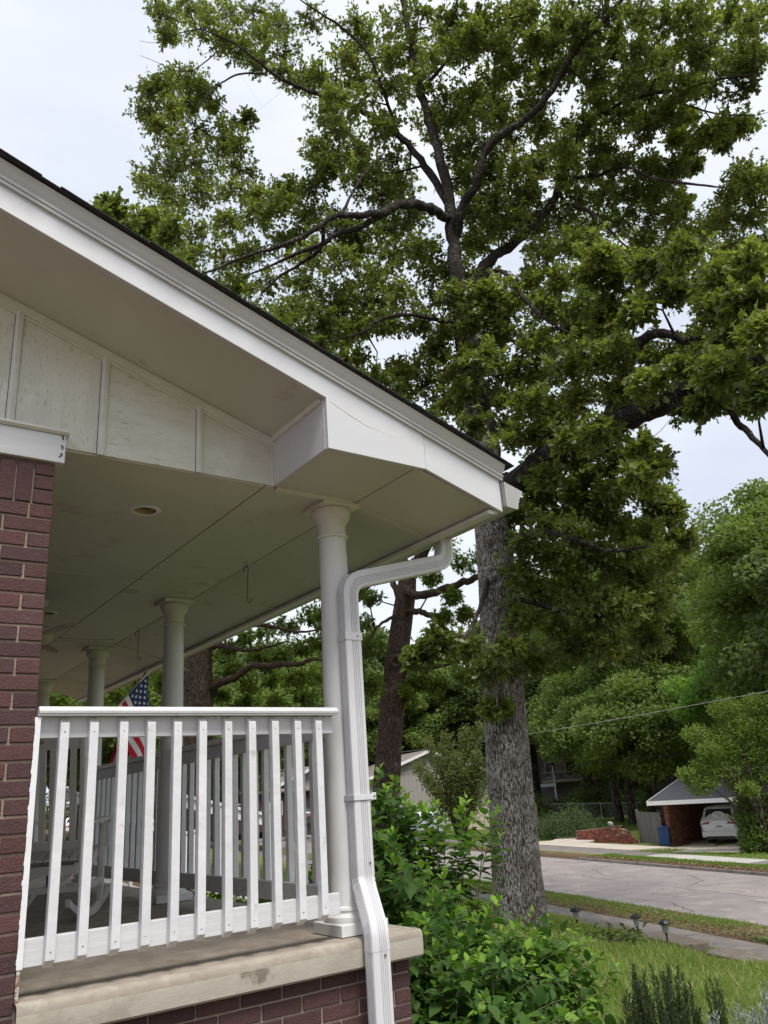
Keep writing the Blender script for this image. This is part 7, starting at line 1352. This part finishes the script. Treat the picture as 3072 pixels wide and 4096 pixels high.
# ------------------------------------------------------------------ near planting
def shrub(name, label, base, blobs, nst, seed, leaf=.085, limit=300, group=None, npair=9, young=.8):
    """arching stems with opposite ovate leaves; the leaves nearest the camera are parts of their own"""
    g = np.random.default_rng(seed); t = thing(name, label, 'shrub', base, 0, group); mb = MB(); LP = []; LD = []; LU = []; LS = []; LV = []
    tot = sum(b[6] for b in blobs)
    for (cx, cy, cz, rx, ry, rz_, wgt) in blobs:
        for k in range(int(nst*wgt/tot)):
            d = rdir(1, g)[0]; d[2] = abs(d[2])*1.1-.25 if g.random() < .8 else d[2]; d = d/np.linalg.norm(d); q = .70+.32*g.random()
            if g.random() < .25: q *= .7
            e = np.array([cx, cy, cz])+d*np.array([rx, ry, rz_])*q
            gz = float(ground_z(e[0], e[1])); e[2] = max(e[2], gz+.12)
            b = np.array([base[0]+(cx-base[0])*.6+g.normal()*.22, base[1]+(cy-base[1])*.6+g.normal()*.25, gz-.03]); L = np.linalg.norm(e-b)
            out = unit(e-b); m_ = b+(e-b)*.55+np.array([0, 0, .20*L])+g.normal(size=3)*.05*L; n = 9
            pts = [(1-s)**2*b+2*s*(1-s)*m_+s*s*e for s in np.linspace(0, 1, n)]; mb.tube(pts, list(np.linspace(.007, .0016, n)), 4, caps=False)
            s_list = np.linspace(.34, 1, npair+int(L*4)); ph = g.random()*3
            for i, s in enumerate(s_list):
                p = (1-s)**2*b+2*s*(1-s)*m_+s*s*e; tg = unit(2*(1-s)*(m_-b)+2*s*(e-m_)); sd_ = unit(np.cross(tg, np.array([0, 0, 1.0])+g.normal(size=3)*.1)); up_v = np.cross(sd_, tg)
                a = ph+(i % 2)*1.57+g.normal()*.2; ax_ = math.cos(a)*sd_+math.sin(a)*up_v
                tipf = max(0, (s-.86)/.14)
                for sg in (-1, 1):
                    dd = unit(ax_*sg*(1-.55*tipf)+tg*(.35+.7*tipf)+np.array([0, 0, -.16+.3*tipf])+g.normal(size=3)*.16)
                    LP.append(p+dd*.012); LD.append(dd); LU.append(unit(np.array([0, 0, 1.0])+tg*.3+g.normal(size=3)*.22)); sz = leaf*(1-.52*tipf)*(.72+.5*g.random()); LS.append(sz)
                    LV.append(.08+.62*g.random() if tipf < .55 else .93+.07*g.random())
    LP, LD, LU, LS, LV = map(np.array, (LP, LD, LU, LS, LV)); mb.build('stems', 'stem', t, smooth='all')
    dist = np.linalg.norm(LP, axis=1); frac = LS/dist
    inview = (np.arctan2(LP[:, 0], LP[:, 1]) > .45) & (LP[:, 2]/np.hypot(LP[:, 0], LP[:, 1]) > -.36)
    order = np.argsort(-(frac*inview)); near = order[:limit]; rest = order[limit:]; wl_ = np.array(wloc(t))
    shapes = []
    for k in range(3):
        tv = OVATE[0].copy(); tv[:, 2] += (-.10, .04, .0)[k]*(tv[:, 1]**2)+.03*np.sin(tv[:, 1]*9+k*2)*(np.abs(tv[:, 0]) > .2); tv[:, 0] *= (.66, .60, .72)[k]
        for vq in (.15, .35, .55, .9):
            me = arr_mesh('leaf', tv, OVATE[1], 'shrubleaf', var=np.full(len(OVATE[1]), vq), smooth=True); shapes.append((k, vq, me))
    for i in near:
        k = int(g.integers(3)); vq = min((.15, .35, .55, .9), key=lambda a: abs(a-LV[i])); me = [s for s in shapes if s[0] == k and s[1] == vq][0][2]
        o = bpy.data.objects.new('leaf', me); put(o, t); D = Vector(LD[i]); X = Vector(np.cross(LD[i], LU[i])).normalized(); Z = X.cross(D)
        p = LP[i]-wl_; s = LS[i]; o.matrix_basis = Matrix(((X.x*s, D.x*s, Z.x*s, p[0]), (X.y*s, D.y*s, Z.y*s, p[1]), (X.z*s, D.z*s, Z.z*s, p[2]), (0, 0, 0, 1)))
    V, F, var = leaves(LP[rest], LD[rest], LU[rest], LS[rest], LS[rest]*.66, OVATE, LV[rest])
    o = bpy.data.objects.new('leaves', arr_mesh('leaves', V-wl_, F, 'shrubleaf', var=var, smooth=True)); put(o, t); o['kind'] = 'stuff'; return t
shrub('leafy_shrub', 'tall upright green shrub behind the corner column, reaching above the railing', (4.4, 5.6, -1.6),
      [(4.05, 5.9, -.36, .50, .55, .58, 1.3), (4.65, 5.6, -.40, .42, .5, .42, .7), (4.1, 5.4, -.95, .6, .6, .45, 1.1), (3.55, 5.2, -.75, .45, .7, .55, .9)], 118, 5, leaf=.115, limit=150, group='large leaved shrubs round the porch')
shrub('leafy_shrub', 'wide green shrub spilling over the lawn below the porch corner', (3.5, 4.3, -1.65),
      [(3.35, 3.85, -1.28, .55, .55, .42, 1.4), (3.75, 4.35, -1.10, .75, .60, .42, 1.5), (4.3, 4.4, -1.26, .55, .55, .33, 1.1), (3.15, 4.3, -1.0, .42, .6, .40, 1.0), (3.6, 3.72, -1.42, .52, .45, .28, 1.0), (3.05, 3.45, -1.42, .36, .4, .30, .8)], 250, 6, leaf=.098, limit=300, group='large leaved shrubs round the porch')
shrub('leafy_shrub', 'green shrub seen between the balusters in front of the porch', (3.2, 6.6, -1.5),
      [(3.15, 5.2, -.75, .35, .5, .5, 1), (3.2, 6.3, -.95, .35, .7, .45, 1), (3.2, 7.6, -1.0, .35, .8, .4, .9)], 90, 7, leaf=.10, limit=100, group='large leaved shrubs round the porch')
# rosemary
def spiky(name, label, c, R, h, nst, leafm, seed, nl=46, ll=.022, lw=.0035, lean=.35, cat='plant'):
    g = np.random.default_rng(seed); t = thing(name, label, cat, c, 0, None); mb = MB(); LP = []; LD = []; LV = []
    for k in range(nst):
        a = g.random()*6.28; r = R*g.random()**.5; b = np.array([r*math.cos(a)*.45, r*math.sin(a)*.45, 0]); hh = h*(.55+.45*g.random())*(1-.25*(r/R)**2); e = np.array([r*math.cos(a)*(1+lean*.3)+g.normal()*.03, r*math.sin(a)*(1+lean*.3)+g.normal()*.03, hh]); m_ = b*.6+e*.4+np.array([r*math.cos(a), r*math.sin(a), 0])*.25
        pts = [(1-s)**2*b+2*s*(1-s)*m_+s*s*e for s in np.linspace(0, 1, 6)]; mb.tube(pts, list(np.linspace(.004, .0012, 6)), 4, caps=False); tone = g.random()*.4
        for s in np.linspace(.2, 1, nl):
            p = (1-s)**2*b+2*s*(1-s)*m_+s*s*e; tg = unit(2*(1-s)*(m_-b)+2*s*(e-m_))
            for q in range(4): LP.append(p+g.normal(size=3)*.001); LD.append(unit(rdir(1, g)[0]*.75+tg*.9)); LV.append(tone+g.random()*.6)
    LP = np.array(LP); n = len(LP); V, F, var = leaves(LP, np.array(LD), rdir(n, g), ll*(.7+.6*g.random(n)), lw, QLEAF, np.clip(LV, 0, 1)); mb.build('stems', 'stem', t, local=True)
    o = bpy.data.objects.new('foliage', arr_mesh('foliage', V, F, leafm, var=var)); put(o, t); return t
def Gp(x, y, dz=0): return (x, y, float(ground_z(x, y))+dz)
spiky('rosemary_bush', 'dark green spiky rosemary bush at the bottom edge of the lawn', Gp(4.12, 3.33), .20, .74, 80, 'rosemary', 81, nl=60, ll=.028, lw=.0048)
spiky('rosemary_bush', 'small sprig of dark spiky rosemary right of the larger rosemary bush', Gp(4.33, 3.12), .07, .64, 22, 'rosemary', 82, nl=60, ll=.028, lw=.0048)
spiky('silver_plant', 'pale silvery feathery plant in the bottom right corner', Gp(4.27, 2.72, -.02), .32, .68, 130, 'silverleaf', 83, nl=34, ll=.034, lw=.007)
spiky('sage_plant', 'small dark sage with purple blossoms against the brick foundation', (2.02, 3.38, -1.32), .13, .44, 10, 'purpleleaf', 84, nl=16, ll=.022, lw=.007)

# lawn grass: blades grown over the part of the yard in view
def scatter_blades(name, label, region, n, hgt, wid_, material, seed, var_hi=1.0, T=BLADE, mask=None, lean=.45, parent=None, young_p=.08):
    g = np.random.default_rng(seed); n0, n1, t0, t1 = region; nn = n0+(n1-n0)*g.random(n); tt = t0+(t1-t0)*g.random(n)
    X = nn*NX+tt*TX; Y = nn*NY+tt*TY; az = np.degrees(np.arctan2(X, Y)); d = np.hypot(X, Y); ok = np.ones(n, bool)
    if mask is not None: ok &= mask(nn, tt, X, Y, az, d, g)
    nn, tt, X, Y = nn[ok], tt[ok], X[ok], Y[ok]; m = len(X); Z = zn(nn, tt)
    bumpy = ((nn < 9.2) | (nn > 23))*1.0; Z = Z+bumpy*(.025*np.sin(nn*2.1+tt*1.3)+.02*np.sin(tt*2.7-nn))*np.clip(np.abs(nn-9.2), 0, 1)
    D = unit(np.stack([g.normal(size=m)*lean, g.normal(size=m)*lean, np.ones(m)], -1)); patch_ = .5+.5*np.sin(X*1.7+np.sin(Y*1.3)*2)*np.sin(Y*1.9+np.sin(X*.9)*2)
    L_ = hgt*(.45+.9*g.random(m)**1.5)*(.75+.5*patch_); v = np.clip(g.random(m)*.6+patch_*.25, 0, .92); v = np.where(g.random(m) < young_p*(1.6-patch_), 1.0, v)
    V, F, var = leaves(np.stack([X, Y, Z-.004], -1), D, rdir(m, g), L_, wid_*(.7+.6*g.random(m)), T, v)
    o = bpy.data.objects.new(name, arr_mesh(name, V, F, material, var=var)); C.objects.link(o); tag(o, label, None, kind='stuff'); return o
def lawnmask(nn, tt, X, Y, az, d, g): return (az > 38) & (az < 66) & (d > 3.2) & (g.random(len(nn)) < np.clip(9/d, .25, 1)) & ~((X < 2.8) & (Y > 3.5))
def holes(nn, tt):
    k = np.zeros(len(nn), bool)
    for n0, t0, ln, wd in ((8.22, 12.55, 1.15, .42), (8.30, 10.85, 1.2, .44), (8.40, 9.62, 1.0, .46), (8.42, 8.5, 1.1, .5)): k |= (np.abs(nn-n0-.03) < wd/2+.02) & (np.abs(tt-t0) < ln/2-.02)
    return k
scatter_blades('lawn_grass', 'long seedy green grass of the front lawn', (2.2, 9.42, 3, 18), 260000, .115, .0042, 'grassblade', 90, mask=lambda nn, tt, X, Y, az, d, g: lawnmask(nn, tt, X, Y, az, d, g) & ~holes(nn, tt), young_p=.08)
scatter_blades('near_verge_grass', 'short grass between the near sidewalk and the street', (10.48, 12.0, 6, 32), 60000, .055, .006, 'verge', 91, mask=lambda nn, tt, X, Y, az, d, g: (g.random(len(nn)) < np.where(tt > 13, .95, .10)) & ((nn > 11.0) | (g.random(len(nn)) < .25)))
scatter_blades('far_verge_grass', 'short bright grass between the street and the far sidewalk', (19.3, 20.88, 10, 30.2), 50000, .07, .012, 'verge', 92, mask=lambda nn, tt, X, Y, az, d, g: g.random(len(nn)) < np.clip((nn-19.45)/.7, 0, 1)*np.where(tt > 20, 1, .65))
scatter_blades('far_lawn_grass', 'bright lawn behind the planter and in front of the carport', (22.45, 44, 22, 62), 110000, .08, .022, 'verge', 93, mask=lambda nn, tt, X, Y, az, d, g: (nn < 25.5) & ~((tt > 31) & (tt < 42) & (nn < 25.0)) | (nn > 27) & (tt > 34))
scatter_blades('left_far_grass', 'grass verge across the street beyond the crape myrtle', (19.3, 28, 41.5, 68), 60000, .08, .022, 'verge', 97, mask=lambda nn, tt, X, Y, az, d, g: ~((nn > 20.8) & (nn < 22.5)))
IVY = (np.array([(0,0,0),(.5,.4,.1),(.3,.95,0),(-.3,.95,0),(-.5,.4,.1)]), np.array([(0,1,2),(0,2,3),(0,3,4)]))
def ivy():
    g = np.random.default_rng(94); n = 26000; nn = 10.5+1.5*g.random(n); tt = 2+10.4*g.random(n); edge = 11.4+.5*np.sin(nn*5)+.3*g.normal(size=n); ok = tt < edge; nn, tt = nn[ok], tt[ok]; m = len(nn); X = nn*NX+tt*TX; Y = nn*NY+tt*TY
    hump = np.clip(1-np.abs(nn-11.25)/.8, 0, 1)*.10; Z = zn(nn, tt)+.01+g.random(m)*(.03+hump)+.03*np.sin(nn*9)*np.sin(tt*7); V, F, var = leaves(np.stack([X, Y, Z], -1), unit(np.stack([g.normal(size=m), g.normal(size=m), .25*np.ones(m)], -1)), unit(np.stack([g.normal(size=m)*.4, g.normal(size=m)*.4, np.ones(m)], -1)), .045*(.7+.6*g.random(m)), .04, IVY, g.random(m))
    o = bpy.data.objects.new('ground_ivy', arr_mesh('ground_ivy', V, F, 'clover', var=var)); C.objects.link(o); tag(o, 'dark green ground ivy covering the near verge at the right', None, kind='stuff')
ivy()
def litter(name, label, region, n, size, seed, dens=None):
    g = np.random.default_rng(seed); n0, n1, t0, t1 = region; nn = n0+(n1-n0)*g.random(n); tt = t0+(t1-t0)*g.random(n)
    if dens is not None: k = g.random(n) < dens(nn, tt); nn, tt = nn[k], tt[k]
    m = len(nn); X = nn*NX+tt*TX; Y = nn*NY+tt*TY; Z = zn(nn, tt)+.008+.012*g.random(m)
    Z = np.where((nn > 12.04) & (nn < 19.06), np.interp(nn, [12.05, 15.55, 19.05], [-2.885, -2.93, -3.0])+.012, Z); Z = np.where((nn > 9.38) & (nn < 10.47), -2.645, Z)
    V, F, var = leaves(np.stack([X, Y, Z], -1), unit(np.stack([g.normal(size=m), g.normal(size=m), .15*g.random(m)], -1)), unit(np.stack([g.normal(size=m)*.35, g.normal(size=m)*.35, np.ones(m)], -1)), size*(.5+g.random(m)), size*.5, QLEAF, g.random(m))
    o = bpy.data.objects.new(name, arr_mesh(name, V, F, 'litter', var=var)); C.objects.link(o); tag(o, label, None, kind='stuff')
litter('leaf_litter', 'brown fallen leaves and bark along the near verge', (10.4, 12.3, 8, 22), 14000, .05, 95, lambda n_, t_: np.clip(1-np.abs(n_-11.1)/1.2, 0, 1)*np.where(t_ > 12.2, np.clip(1.3-(t_-12)/8, .15, 1), .25))
litter('leaf_litter', 'brown leaf litter and mulch along the far kerb', (19.2, 20.9, 8, 30), 14000, .08, 96, lambda n_, t_: np.clip(1-(n_-19.3)/1.3, 0, 1)*np.where(t_ < 24, 1, .5))
litter('leaf_litter', 'scattered dry leaves on the street and near sidewalk', (9.2, 19, 6, 32), 700, .05, 98)

# fallen leafy sprig on the lawn
fs = thing('fallen_sprig', 'fallen dark leafy oak twig lying in the grass before the path lights', 'twig', (9.4, 8.25, float(ground_z(9.4, 8.25)))); g = np.random.default_rng(120); mb = MB(); LP = []
for k in range(5):
    a = -.6+.5*k; e = np.array([.5*math.cos(a)*(.6+.5*g.random()), .5*math.sin(a), .13]); mb.tube([(0, 0, .08), tuple(e*.5+np.array([0, 0, .04])), tuple(e)], [.008, .005, .002], 5)
    for q in range(13): LP.append(e*(.35+.65*g.random())+g.normal(size=3)*.03+np.array([0, 0, .04]))
LP = np.array(LP); n = len(LP); mb.build('stem', 'twig', fs, local=True); V, F, var = leaves(LP, rdir(n, g)*np.array([1, 1, .4]), np.array([0, 0, 1.0])+rdir(n, g)*.5, .13, .08, OAKLEAF, g.random(n)*.3)
o = bpy.data.objects.new('leaves', arr_mesh('leaves', V, F, 'oakleaf', var=var)); put(o, fs)
